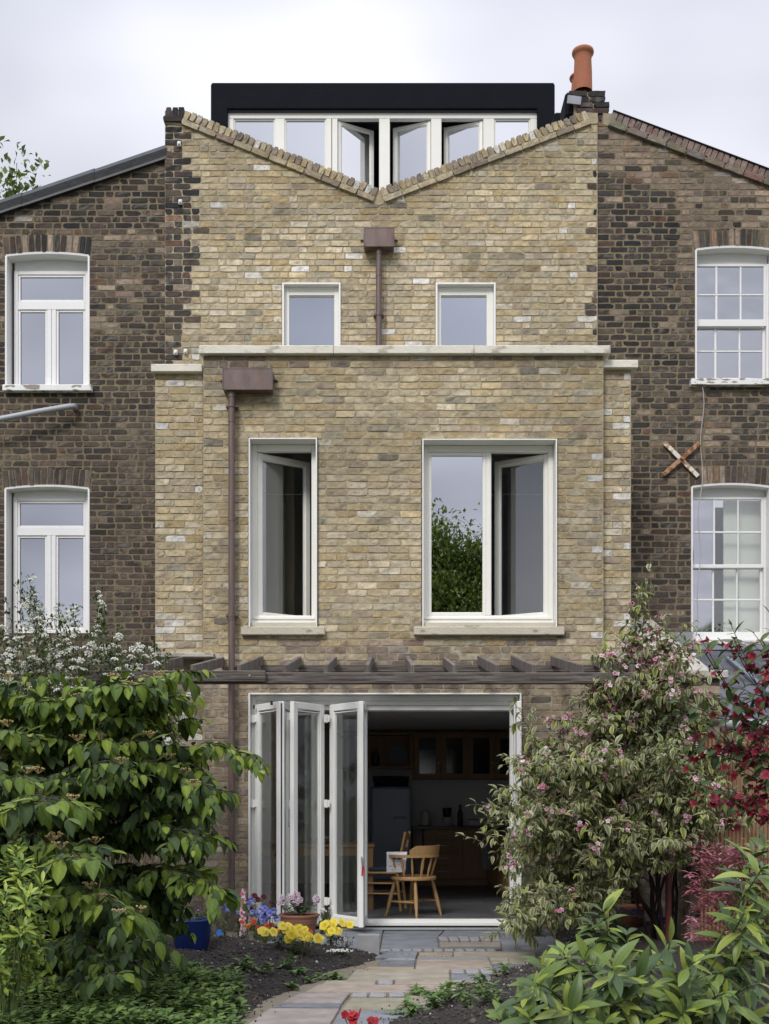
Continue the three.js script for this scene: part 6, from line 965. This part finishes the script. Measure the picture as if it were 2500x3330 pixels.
// ---------------------------------------------------------------- red-flowered weigela at the right edge
{
  const R = rng(137), t = thing('red_flowering_shrub', 'shrub with dark red trumpet flowers reaching in from the right edge', 'shrub', [0, 0, 0]), z0 = 4.4;
  const cs = [[0.075, 0.13, 0.035], [0.055, 0.1, 0.035], [0.115, 0.18, 0.045], [0.085, 0.14, 0.05]];
  const B = new Bits(cs.flatMap((c) => [0, 1].map((k) => leafGeo(0.125, 0.056, { m: 5, n: 4, curl: 0.1 + 0.25 * k, fold: 0.25, wide: 0.45, tint: (a, v) => (a < 0.2 ? [c[0] * 1.4, c[1] * 1.3, c[2] * 1.3] : c) })))), F = new Bits([[[0.30, 0.008, 0.036], [0.16, 0.004, 0.02]], [[0.38, 0.014, 0.05], [0.2, 0.006, 0.025]], [[0.2, 0.006, 0.028], [0.1, 0.003, 0.015]]].map(([a, b]) => flowerTube(0.032, a, b))), st = new Acc();
  const E = [[2290, 2120], [2340, 2085], [2400, 2130], [2460, 2110], [2480, 2200], [2170, 2330], [2270, 2390], [2330, 2330], [2420, 2290], [2480, 2330], [2250, 2470], [2370, 2510], [2440, 2450], [2490, 2520], [2280, 2590], [2350, 2620], [2430, 2600], [2470, 2660], [2400, 2380], [2330, 2440], [2500, 2050], [2180, 2420], [2380, 2680], [2450, 2370]];
  E.forEach(([px, py], n) => { const z = z0 + R.r(-0.4, 0.5), e = V(X(px, z), Y(py, z), z), b = V(3.15 + R.r(-0.1, 0.1), R.r(0.6, 1.8), z0 + R.r(-0.2, 0.2)), pts = arcTo(b, e, R.r(0.1, 0.3), 12, R, 0.03); st.tube(pts, 0.008, 0.003, 6); pairs(B, pts, R, { from: 0.5, size: R.r(0.75, 1.05), droop: 0.25, out: 0.8, step: 1, pick: (r) => r.i(8) });
    const k0 = n === 5 || n === 21 ? 0 : 3; for (let i = 7; i <= 12; i++) for (let k = 0; k < k0; k++) if (R() < 0.7) { const s = aim(pts[i].clone().add(V(R.n(), R.n(), R.n()).multiplyScalar(0.045)), V(R.n(), R.r(-0.6, 0.5), R.r(0, 1)), UP, R.r(0.75, 1.2)); F.put(R.i(3), s); }
    if (R() < 0.8) { const q = e.clone().add(V(R.n() * 0.1, 0.1, R.n() * 0.1)), sp = arcTo(pts[9], q, 0.02, 4, R, 0.01); st.tube(sp, 0.004, 0.002, 5); pairs(B, sp, R, { from: 0.2, size: 0.95, droop: 0.15, out: 0.8, pick: (r) => r.i(8) }); } });
  part(t, 'stem', st.geo(), LM.bark); B.done(t, 'leaf', LM.soft); F.done(t, 'flower', LM.petal);
}
// ---------------------------------------------------------------- glossy evergreen with veined leaves, bottom right
{
  const R = rng(139), t = thing('glossy_evergreen', 'low evergreen shrub with large glossy three-veined leaves at bottom right', 'shrub', [0, 0, 0]);
  const cs = [[0.095, 0.145, 0.028], [0.066, 0.11, 0.028], [0.125, 0.18, 0.033], [0.044, 0.08, 0.026], [0.2, 0.25, 0.04]];
  const B = new Bits(cs.flatMap((c) => [0, 1].map((k) => leafGeo(0.205, 0.062, { m: 8, n: 6, curl: 0.14 + 0.24 * k, fold: 0.22, wide: 0.48, vein: 1.2, tint: (a, v) => { const m = a < 0.12 || (a > 0.55 && a < 0.72) ? 1.3 : 1; return [c[0] * m, c[1] * m, c[2] * m]; } })))), st = new Acc();
  const tips = [[1700, 3240], [1760, 3140], [1790, 3230], [1850, 3180], [1860, 3290], [1940, 3220], [1900, 3120], [1990, 3150], [2020, 3260], [2070, 3190], [2110, 3120], [2140, 3250], [2200, 3180], [2230, 3290], [2260, 3130], [2300, 3210], [2350, 3160], [2380, 3270], [2420, 3120], [2470, 3200], [2490, 3290], [1960, 2960], [1925, 3000], [2040, 3040], [2400, 3020], [2450, 3060], [2480, 2960], [2440, 2890], [2480, 2820], [2420, 2970], [2490, 2740], [2450, 2770], [1680, 3290], [1640, 3330], [1740, 3200], [1830, 3100], [2220, 3240], [2040, 3310], [1900, 3240], [2150, 3310], [2360, 3230], [2460, 3120], [1810, 3330], [1960, 3330], [2090, 3340], [2310, 3340], [2450, 3350], [1720, 3310], [2180, 3060]];
  for (const [px, py] of tips) { const z = 5.9 + R.r(-0.5, 0.6), e = V(X(px, z), Y(py, z), z), b = V(1.55 + (e.x - 1.55) * 0.5 + R.r(-0.1, 0.1), 0.0, 5.5 + R.r(-0.3, 0.3)), pts = arcTo(b, e, 0.08, 7, R, 0.02); st.tube(pts, 0.008, 0.005, 5); const d = dirAt(pts, 7)  .add(V(R.n() * 0.5, 0.5, 0.35 + R.n() * 0.3)).normalize(), s = V().crossVectors(d, V(0, 0, 1)).normalize(), o = V().crossVectors(s, d);
    for (let i = 0; i < 15; i++) { const k = i / 14, w = i * 2.2 + R() * 1.1, out = V().addScaledVector(s, Math.cos(w)).addScaledVector(o, Math.sin(w)), p = e.clone().addScaledVector(d, -0.2 + 0.2 * k); B.put(R() < 0.2 ? 8 + R.i(2) : R.i(8), aim(p, V().addScaledVector(d, 0.15 + k * 0.8 + R.n() * 0.4).addScaledVector(out, 1).add(V(R.n() * 0.3, R.n() * 0.4 - 0.1, R.n() * 0.3)), V(R.n() * 0.4, 1, 0.25).addScaledVector(d, 0.6), R.r(0.5, 1.2) * (k > 0.85 ? 0.6 : 1))); } }
  part(t, 'stem', st.geo(), LM.greenTwig); B.done(t, 'leaf', LM.gloss);
}
// ---------------------------------------------------------------- pink-leaved pieris
{
  const R = rng(149), t = thing('pink_leaved_shrub', 'small shrub with crimson and pink young leaves behind the glossy evergreen', 'shrub', [0, 0, 0]), cs = [[[0.40, 0.06, 0.12], [0.55, 0.26, 0.3]], [[0.30, 0.03, 0.07], [0.42, 0.14, 0.18]], [[0.52, 0.14, 0.2], [0.62, 0.42, 0.42]]];
  const B = new Bits(cs.map(([c, e]) => leafGeo(0.085, 0.024, { m: 4, n: 2, curl: 0.2, fold: 0.3, wide: 0.55, tint: (a) => (a < 0.3 ? e : c) }))), st = new Acc();
  for (let i = 0; i < 110; i++) { const px = R.r(2240, 2480), py = R.r(2740, 3070), z = R.r(3.6, 4.4), e = V(X(px, z), Y(py, z), z), b = V(2.95, 0.05, 3.8), pts = arcTo(b, e, 0.1, 6, R, 0.02); st.tube(pts, 0.004, 0.002, 4); for (let k = 0; k < 13; k++) { const w = k * 2.4, p = e.clone().add(V(0, -0.04 + k * 0.004, 0)); B.put(R.i(3), aim(p, V(Math.cos(w), R.r(-0.2, 0.7), Math.sin(w)), UP, R.r(0.6, 1.15))); } }
  part(t, 'stem', st.geo(), LM.twig); B.done(t, 'leaf', LM.soft);
}
// ---------------------------------------------------------------- small plants
function bushel(name, label, category, px, py, w, h, d, { leaves, n, flowers, nf, seed, group, face = 0.8, material = LM.soft, upright = 0.5, cap = 60, lift = 0 }) {
  const R = rng(seed), [gx, gz] = G(px, py), y0 = soilY(gx, gz) + lift, t = thing(name, label, category, [gx, y0, gz], group), B = new Bits(leaves), st = new Acc(), k = Math.max(3, Math.round(n / 12));
  for (let i = 0; i < k; i++) { const e = V(R.n() * w / 2, h * R.r(0.45, 1), R.n() * d / 2), pts = arcTo(V(e.x * 0.25, 0, e.z * 0.25), e, 0.02, 6, R, 0.006); st.tube(pts, 0.0025, 0.0015, 4); for (let q = 0; q < 12; q++) { const p = pts[1 + R.i(6)]; B.put(R.i(leaves.length), aim(p, V(R.n(), R.r(-0.2, 1) * upright, R.n()), UP, R.r(0.6, 1.2))); } }
  part(t, 'stem', st.geo(), LM.greenTwig); B.done(t, 'leaf', material, cap);
  if (flowers) { const F = new Bits(flowers), s2 = new Acc(); for (let i = 0; i < nf; i++) { const p = V(R.n() * w * 0.55, h * R.r(0.75, 1.2), R.r(-0.2, 0.6) * d); s2.tube([V(p.x * 0.6, h * 0.2, p.z * 0.5), p], 0.0018, 0.0014, 4); F.put(R.i(flowers.length), aim(p, V(R.n() * 0.6, R.r(0.0, 0.7), face), UP, R.r(0.75, 1.2))); } part(t, 'flower_stalk', s2.geo(), LM.greenTwig); F.done(t, 'flower', LM.petal, 300); }
  return t;
}
const pansy = (r, main, dark, eye) => disc(5, r, { cup: 0.12, wid: 0.62, seg: 5, tint: (k, e) => (e ? (k % 5 === 4 ? main.map((x) => x * 0.9) : main) : k < 3 ? dark : eye) });
const L1 = (len, wid, ...cols) => cols.map((c) => leafGeo(len, wid, { m: 3, n: 2, curl: 0.2, fold: 0.25, tint: flat(c) }));
const GREEN = [[0.07, 0.125, 0.04], [0.095, 0.16, 0.05], [0.055, 0.1, 0.04]];
{
  const Y1 = pansy(0.046, [0.82, 0.70, 0.05], [0.66, 0.46, 0.015], [0.72, 0.5, 0.02]), Y2 = pansy(0.042, [0.84, 0.70, 0.10], [0.7, 0.5, 0.03], [0.75, 0.55, 0.05]);
  bushel('pansy_plant', 'yellow pansies in full bloom nearest the path, left of three clumps', 'flowers', 910, 3130, 0.26, 0.17, 0.22, { leaves: L1(0.05, 0.02, ...GREEN), n: 90, flowers: [Y1, Y2], nf: 11, seed: 201 });
  bushel('pansy_plant', 'yellow pansies in full bloom, middle of three clumps', 'flowers', 985, 3132, 0.3, 0.19, 0.24, { leaves: L1(0.05, 0.02, ...GREEN), n: 110, flowers: [Y1, Y2], nf: 17, seed: 202 });
  bushel('pansy_plant', 'yellow pansies in full bloom beside the concrete block', 'flowers', 1082, 3100, 0.22, 0.2, 0.2, { leaves: L1(0.05, 0.02, ...GREEN), n: 90, flowers: [Y1, Y2], nf: 12, seed: 203 });
  const mg = (a, b) => { const A = new Acc(); for (let i = 0; i < 3; i++) A.add(disc(9, 0.032 - i * 0.007, { cup: 0.3, wid: 0.3, seg: 3, tint: (k, e) => (e ? a : b) }), M4(0, 0, i * 0.006, 0, 0, i)); return A.geo(); };
  const m1 = mg([0.5, 0.06, 0.006], [0.28, 0.02, 0.004]), m2 = mg([0.62, 0.2, 0.012], [0.4, 0.06, 0.006]), m3 = mg([0.3, 0.012, 0.008], [0.2, 0.008, 0.006]), fern = L1(0.035, 0.009, [0.05, 0.085, 0.035], [0.07, 0.12, 0.045]);
  for (const [px, py, n, l, s] of [[800, 3085, 3, 'orange and red marigolds at the left end of the bed', 211], [860, 3088, 6, 'rust-red marigolds in the middle of the bed', 212], [935, 3078, 7, 'orange marigolds right of the rust-red ones', 213], [990, 3076, 4, 'dark orange marigolds before the terracotta pot', 214]]) bushel('marigold_plant', l, 'flowers', px, py, 0.17, 0.16, 0.14, { leaves: fern, n: 90, flowers: [m1, m2, m3], nf: n, seed: s, face: 0.5 });
  const b1 = pansy(0.04, [0.10, 0.13, 0.5], [0.03, 0.03, 0.22], [0.4, 0.35, 0.1]), b2 = pansy(0.037, [0.2, 0.24, 0.56], [0.06, 0.06, 0.3], [0.5, 0.45, 0.2]), pv = pansy(0.03, [0.05, 0.015, 0.1], [0.02, 0.006, 0.05], [0.3, 0.25, 0.05]);
  bushel('pansy_plant', 'blue pansies below the folded doors', 'flowers', 868, 3062, 0.4, 0.32, 0.2, { leaves: L1(0.045, 0.018, ...GREEN), n: 140, flowers: [b1, b2], nf: 15, seed: 221 });
  bushel('pansy_plant', 'deep blue pansies beside the drainpipe foot', 'flowers', 775, 3052, 0.22, 0.36, 0.16, { leaves: L1(0.045, 0.018, ...GREEN), n: 90, flowers: [b1], nf: 10, seed: 222 });
  bushel('viola_plant', 'dark violet and white violas beside the concrete block', 'flowers', 1120, 3098, 0.14, 0.1, 0.12, { leaves: L1(0.03, 0.014, ...GREEN), n: 50, flowers: [pansy(0.018, [0.04, 0.015, 0.1], [0.5, 0.5, 0.5], [0.5, 0.4, 0.1]), pansy(0.017, [0.6, 0.58, 0.6], [0.1, 0.05, 0.2], [0.5, 0.4, 0.1])], nf: 10, seed: 223 });
  const wt = disc(4, 0.008, { cup: 0.1, wid: 0.6, seg: 2, tint: flat([0.78, 0.78, 0.76]) });
  bushel('alyssum_plant', 'low mound of tiny white flowers right of the yellow pansies', 'flowers', 1108, 3122, 0.17, 0.035, 0.12, { leaves: L1(0.015, 0.006, ...GREEN), n: 60, flowers: [wt], nf: 90, seed: 224, face: 0.3 });
  bushel('rosemary_plant', 'grey-green narrow-leaved herb between blue pot and flowers', 'plant', 722, 3062, 0.26, 0.34, 0.2, { leaves: L1(0.06, 0.008, [0.10, 0.14, 0.085], [0.14, 0.18, 0.11]), n: 260, seed: 225, upright: 0.9 });
  bushel('foliage_plant', 'leafy dark green plant with dark red blooms behind the blue pansies', 'flowers', 835, 3050, 0.26, 0.42, 0.18, { leaves: L1(0.055, 0.022, [0.06, 0.11, 0.04], [0.08, 0.14, 0.05]), n: 170, flowers: [mg([0.12, 0.006, 0.02], [0.06, 0.004, 0.01])], nf: 6, seed: 226 });
  // flower spikes
  function spike(label, px, py, h, rad, cols, seed, base) { const R = rng(seed), [gx, gz] = G(px, py), t = thing('flower_spike', label, 'flowers', [gx, soilY(gx, gz), gz]), F = new Bits(cols.map((c) => disc(5, 0.018, { cup: 0.3, wid: 0.6, seg: 3, tint: (k, e) => (e ? c : c.map((x) => x * 0.7)) }))), st = new Acc(); st.tube([V(0, 0, 0), V(0.01, h * 0.5, 0), V(0, h, 0)], 0.004, 0.002, 5); for (let i = 0; i < 42; i++) { const k = i / 42, w = i * 2.4, r = rad * (1.1 - 0.8 * k); F.put(R.i(cols.length), aim(V(Math.cos(w) * r, lerp(base, h, k), Math.sin(w) * r), V(Math.cos(w), 0.3, Math.sin(w) + 0.3), UP, R.r(0.7, 1.1))); } part(t, 'stem', st.geo(), LM.greenTwig); F.done(t, 'flower', LM.petal); const B = new Bits(L1(0.06, 0.014, ...GREEN)); for (let i = 0; i < 26; i++) B.put(R.i(3), aim(V(0, R() * base, 0), V(R.n(), 0.4, R.n()), UP, 1)); B.done(t, 'leaf', LM.soft); }
  spike('tall pink and white flower spike before the left door jamb', 792, 3072, 0.5, 0.028, [[0.7, 0.35, 0.45], [0.75, 0.62, 0.64], [0.5, 0.1, 0.24]], 231, 0.2);
  spike('short pale pink double flower spike beside the plant label', 792, 3082, 0.2, 0.03, [[0.72, 0.5, 0.58], [0.74, 0.6, 0.66]], 232, 0.06);
  // pots
  const [tx, tz] = G(973, 3046), p1 = thing('plant_pot', 'round ribbed terracotta pot before the folded doors', 'flower pot', [tx, 0, tz]);
  part(p1, 'pot', lathe([[0.001, 0], [0.15, 0], [0.155, 0.01], [0.178, 0.13], [0.184, 0.132], [0.184, 0.142], [0.18, 0.145], [0.188, 0.158], [0.19, 0.168], [0.187, 0.172], [0.193, 0.186], [0.2, 0.198], [0.206, 0.206], [0.206, 0.222], [0.198, 0.226], [0.19, 0.2], [0.001, 0.2]], 48), M.pot); part(p1, 'potting_soil', new THREE.CylinderGeometry(0.186, 0.186, 0.008, 32).translate(0, 0.207, 0), soilM);
  const pg = (() => { const A = new Acc(), R = rng(5); for (let i = 0; i < 9; i++) { const a = i * 2.4, r = 0.02 * Math.sqrt(i / 9) * 1.6; A.add(disc(5, 0.016, { cup: 0.15, wid: 0.62, seg: 4, tint: (k, e) => (e ? [0.66, 0.55, 0.64] : [0.13, 0.012, 0.06]) }), M4(Math.cos(a) * r, Math.sin(a) * r, 0.02 - r * 0.4, R.n() * 0.3, R.n() * 0.3, R() * 3)); } return A.geo(); })();
  bushel('pelargonium_plant', 'purple and white edged pelargonium growing in the terracotta pot', 'flowers', 973, 3046, 0.34, 0.17, 0.28, { leaves: L1(0.045, 0.045, [0.06, 0.1, 0.045], [0.085, 0.14, 0.05]), n: 150, flowers: [pg], nf: 9, seed: 241, lift: 0.21 - soilY(tx, tz) });
  const [bx, bz] = G(624, 3106), bl = mat({ color: rgb(0.012, 0.03, 0.14), roughness: 0.16, map: tex(128, grain(0.55, 1, 4, 3, 181, 3), 0.8) }), p2 = thing('plant_pot', 'glossy dark blue glazed pot half under the viburnum', 'flower pot', [bx, 0.01, bz]);
  part(p2, 'pot', lathe([[0.001, 0], [0.125, 0], [0.135, 0.012], [0.165, 0.13], [0.182, 0.25], [0.192, 0.29], [0.197, 0.305], [0.192, 0.315], [0.178, 0.305], [0.172, 0.27], [0.001, 0.27]], 48), bl); part(p2, 'potting_soil', new THREE.CylinderGeometry(0.17, 0.17, 0.008, 32).translate(0, 0.281, 0), soilM);
  bushel('pansy_plant', 'dark violet pansies growing in the blue pot', 'flowers', 624, 3106, 0.24, 0.1, 0.22, { leaves: L1(0.045, 0.02, ...GREEN), n: 110, flowers: [pv, pv, pansy(0.024, [0.66, 0.6, 0.66], [0.3, 0.2, 0.3], [0.5, 0.4, 0.2])], nf: 12, seed: 242, lift: 0.295 - soilY(bx, bz) });
  const [sx, sz] = G(1060, 3038), p3 = thing('plant_pot', 'small clay pot holding a trailing herb beside the door hinge', 'flower pot', [sx, 0, sz]); part(p3, 'pot', lathe([[0.001, 0], [0.05, 0], [0.066, 0.1], [0.072, 0.102], [0.072, 0.13], [0.062, 0.128], [0.001, 0.11]], 28), mat({ color: rgb(0.3, 0.27, 0.23), roughness: 0.9 }));
  bushel('herb_plant', 'pale flowering herb spilling from the small clay pot', 'plant', 1058, 3038, 0.15, 0.14, 0.12, { leaves: L1(0.02, 0.009, [0.13, 0.18, 0.07], [0.17, 0.22, 0.1]), n: 200, flowers: [wt], nf: 24, seed: 243, lift: 0.11 - soilY(sx, sz), cap: 40 });
  const [cx, cz] = G(285, 3150), p4 = thing('plant_pot', 'pale china pot with dark blue pattern in the shade under the viburnum', 'flower pot', [cx, 0, cz]); part(p4, 'pot', lathe([[0.001, 0], [0.12, 0], [0.17, 0.1], [0.185, 0.2], [0.17, 0.27], [0.18, 0.3], [0.165, 0.3], [0.001, 0.26]], 40), mat({ color: rgb(0.35, 0.36, 0.38), map: tex(128, (u, v) => (tfbm(u, v, 6, 6, 191, 3) > 0.6 ? [0.15, 0.18, 0.35] : [1, 1, 1]), 0.5), roughness: 0.25 }));
  // plant label
  const [lx, lz] = G(714, 3082); single('plant_label', 'small rounded blue plastic plant label stuck in the soil', 'plant label', (() => { const s = new THREE.Shape(); s.moveTo(-0.026, -0.04); s.lineTo(-0.026, 0.035); s.absarc(0, 0.035, 0.026, Math.PI, 0, true); s.lineTo(0.026, -0.04); return new THREE.ExtrudeGeometry(s, { depth: 0.002, bevelEnabled: false, curveSegments: 10 }); })(), mat({ color: rgb(0.06, 0.19, 0.5), map: tex(64, (u, v) => (v > 0.25 && v < 0.45 && (u * 7) % 1 > 0.3 ? [1, 1, 1] : [0.6, 0.75, 1]), 0.06), roughness: 0.35 }), [lx, soilY(lx, lz) + 0.03, lz]);
  // things glimpsed behind the pink-flowered shrub
  const [ox, oz] = G(2060, 3040), p5 = thing('plant_pot', 'orange terracotta pot glimpsed through the variegated shrub', 'flower pot', [ox - 0.02, 0.05, oz]); part(p5, 'pot', lathe([[0.001, 0], [0.09, 0], [0.13, 0.2], [0.142, 0.202], [0.142, 0.25], [0.125, 0.25], [0.001, 0.22]], 36), M.terracotta);
  bushel('pansy_plant', 'bright blue pansies low behind the glossy evergreen', 'flowers', 2010, 3075, 0.4, 0.22, 0.2, { leaves: L1(0.045, 0.018, ...GREEN), n: 90, flowers: [pansy(0.03, [0.03, 0.06, 0.5], [0.02, 0.02, 0.25], [0.3, 0.3, 0.3])], nf: 12, seed: 251 });
  bushel('pansy_plant', 'bright blue pansies at the foot of the variegated shrub stems', 'flowers', 2140, 3070, 0.25, 0.24, 0.2, { leaves: L1(0.045, 0.018, ...GREEN), n: 70, flowers: [pansy(0.03, [0.03, 0.06, 0.5], [0.02, 0.02, 0.25], [0.3, 0.3, 0.3])], nf: 9, seed: 252 });
  bushel('box_plant', 'dense small-leaved green plant low beside the right door jamb', 'plant', 1735, 3045, 0.4, 0.85, 0.3, { leaves: L1(0.028, 0.014, [0.07, 0.12, 0.04], [0.10, 0.17, 0.05], [0.13, 0.2, 0.06]), n: 900, seed: 253, upright: 0.8, cap: 0 });
  // red geranium heads close to the camera
  const gr = thing('geranium_plant', 'red geranium flower heads at the very bottom of the path', 'flowers', [-0.1, 0, 6.6]), rr = rng(261), rf = [[0.5, 0.004, 0.018], [0.36, 0.003, 0.012]].map((c) => disc(5, 0.026, { cup: 0.25, wid: 0.62, seg: 5, tint: (k, e) => (e ? c : c.map((x) => x * 0.6)) })), GF = new Bits(rf), gs = new Acc();
  for (const [px, py, n] of [[1150, 3300, 8], [1215, 3328, 7], [1123, 3312, 2]]) { const h = V(X(px, 6.6) + 0.1, Y(py, 6.6), 0); gs.tube(arcTo(V(0, 0, 0), h, 0.03, 6, rr), 0.004, 0.003, 5); for (let i = 0; i < n; i++) GF.put(rr.i(2), aim(h.clone().add(V(rr.n() * 0.03, rr.n() * 0.018, rr.n() * 0.025)), V(rr.n(), rr.r(0, 1), rr.r(0.1, 1)), UP, rr.r(0.8, 1.1))); }
  part(gr, 'stem', gs.geo(), LM.greenTwig); GF.done(gr, 'flower', LM.petal);
}
// seedlings one can count on the bare soil, and the mass of ground cover
{
  const lf = L1(0.075, 0.034, [0.14, 0.24, 0.06], [0.18, 0.29, 0.08], [0.11, 0.2, 0.06]), where = [['left', [[812, 3185], [860, 3190], [975, 3180], [1005, 3190], [955, 3215], [1045, 3178], [1085, 3180], [930, 3165]]], ['right', [[1340, 3240], [1375, 3230], [1415, 3240], [1440, 3262], [1500, 3205], [1545, 3208], [1340, 3275], [1290, 3300], [1425, 3290], [1480, 3280], [1580, 3275], [1530, 3310], [1400, 3320], [1630, 3180], [1600, 3300], [1330, 3315]]]];
  let n = 0; const nth = ['first', 'second', 'third', 'fourth', 'fifth', 'sixth', 'seventh', 'eighth', 'ninth', 'tenth', 'eleventh', 'twelfth', 'thirteenth', 'fourteenth', 'fifteenth', 'sixteenth'];
  for (const [side, list] of where) list.slice().sort((p, q) => p[0] - q[0]).forEach(([px, py], i) => bushel('weed_seedling', `small green weed seedling on bare soil ${side} of the path, ${nth[i]} from the left`, 'weed', px, py, 0.15, 0.1, 0.12, { leaves: lf, n: 36, seed: 301 + n++, group: `seedlings ${side} of the path`, upright: 0.4 }));
  const R = rng(311), lv = L1(0.095, 0.045, [0.12, 0.21, 0.05], [0.16, 0.26, 0.06], [0.09, 0.16, 0.04], [0.21, 0.32, 0.07]).map((g) => g.toNonIndexed()), A = new Acc();
  for (let i = 0; i < 760; i++) { const px = R.r(-150, 790), py = R.r(3190, 3420); if (py < 3330 - (px > 300 ? (px - 300) * 0.35 : 0) - 40 + 60 * R() && py < 3200) continue; const [x, z] = G(px, py); if (onPath(x, z) || (px > 560 && py < 3190 + (px - 560) * 0.1)) continue; const y = soilY(x, z), h = R.r(0.05, 0.15); for (let k = 0; k < 12; k++) { const w = k * 2.4; A.add(lv[R.i(4)], aim(V(x + R.n() * 0.03, y + h * (k / 12), z + R.n() * 0.03), V(Math.cos(w), 0.3 + R() * 0.4, Math.sin(w)), UP, R.r(0.6, 1.1) * (1 - 0.3 * k / 14))); } }
  const o = part(scene, 'ground_cover', A.geo(), LM.soft); o.userData = { kind: 'stuff', label: 'mass of small bright green leaves covering the soil at bottom left', category: 'ground cover' };
}
// ---------------------------------------------------------------- trees: one over the left roof; a few behind the camera, seen in the window glass
function tree(name, label, x, z, h, r, seed, cols, leaf = 0.09, n = 9000, kmin = 0.1) {
  const R = rng(seed), t = thing(name, label, 'tree', [x, 0, z]), tr = new Acc(), c = new Acc(), lv = cols.map((k) => leafGeo(leaf, leaf * 0.6, { m: 2, n: 2, curl: 0.2, tint: flat(k) }).toNonIndexed());
  const trunk = arcTo(V(0, -0.2, 0), V(R.n() * 0.3, h * 0.84, R.n() * 0.3), 0, 10, R, 0.15); tr.tube(trunk, h * 0.014, 0.015, 9);
  const tips = []; for (let i = 0; i < 46; i++) { const k = Math.pow(R.r(kmin, 1), 0.7), s = trunk[Math.round(k * 9)], a = R() * 6.28, l = r * (1.15 - 0.75 * k) * R.r(0.5, 1.1), e = s.clone().add(V(Math.cos(a) * l, l * R.r(0.25, 1.0) + (k > 0.9 ? h * 0.1 * R() : 0), Math.sin(a) * l)); const pts = arcTo(s, e, 0.1, 6, R, 0.08); tr.tube(pts, 0.035 * (1.2 - k), 0.008, 5); tips.push(pts); }
  for (let i = 0; i < n; i++) { const p = R.pick(tips), q = p[2 + R.i(5)].clone().add(V(R.n(), R.n() * 0.8, R.n()).multiplyScalar(r * 0.16)); c.add(lv[R.i(lv.length)], aim(q, V(R.n(), R.n() - 0.5, R.n()), UP, R.r(0.7, 1.5))); }
  part(t, 'trunk', tr.geo(), LM.bark); part(t, 'crown', c.geo(), LM.soft).userData.kind = 'stuff';
}
const TG = [[0.19, 0.26, 0.035], [0.12, 0.18, 0.03], [0.26, 0.33, 0.05]];
tree('birch_tree', 'light green tree top showing above the left neighbour’s roof', X(62, -13), -13, 16.0, 3.0, 401, [[0.13, 0.19, 0.045], [0.10, 0.155, 0.04], [0.19, 0.25, 0.07]], 0.14, 15000, 0.55);
tree('garden_tree', 'tall tree reflected in the right first-floor window', 2.3, 30, 12.4, 5.6, 402, [[0.16, 0.22, 0.03], [0.10, 0.15, 0.025], [0.21, 0.27, 0.04]], 0.16, 46000, 0.16);
tree('garden_tree', 'broad tree mirrored low in the left neighbour’s lower window', -13.6, 36, 10, 4.2, 403, TG, 0.2, 6000);
tree('garden_tree', 'broad tree mirrored low in the right neighbour’s lower sash window', 14.4, 36, 10.4, 4.2, 404, TG, 0.2, 6000);
renderer.render(scene, camera);
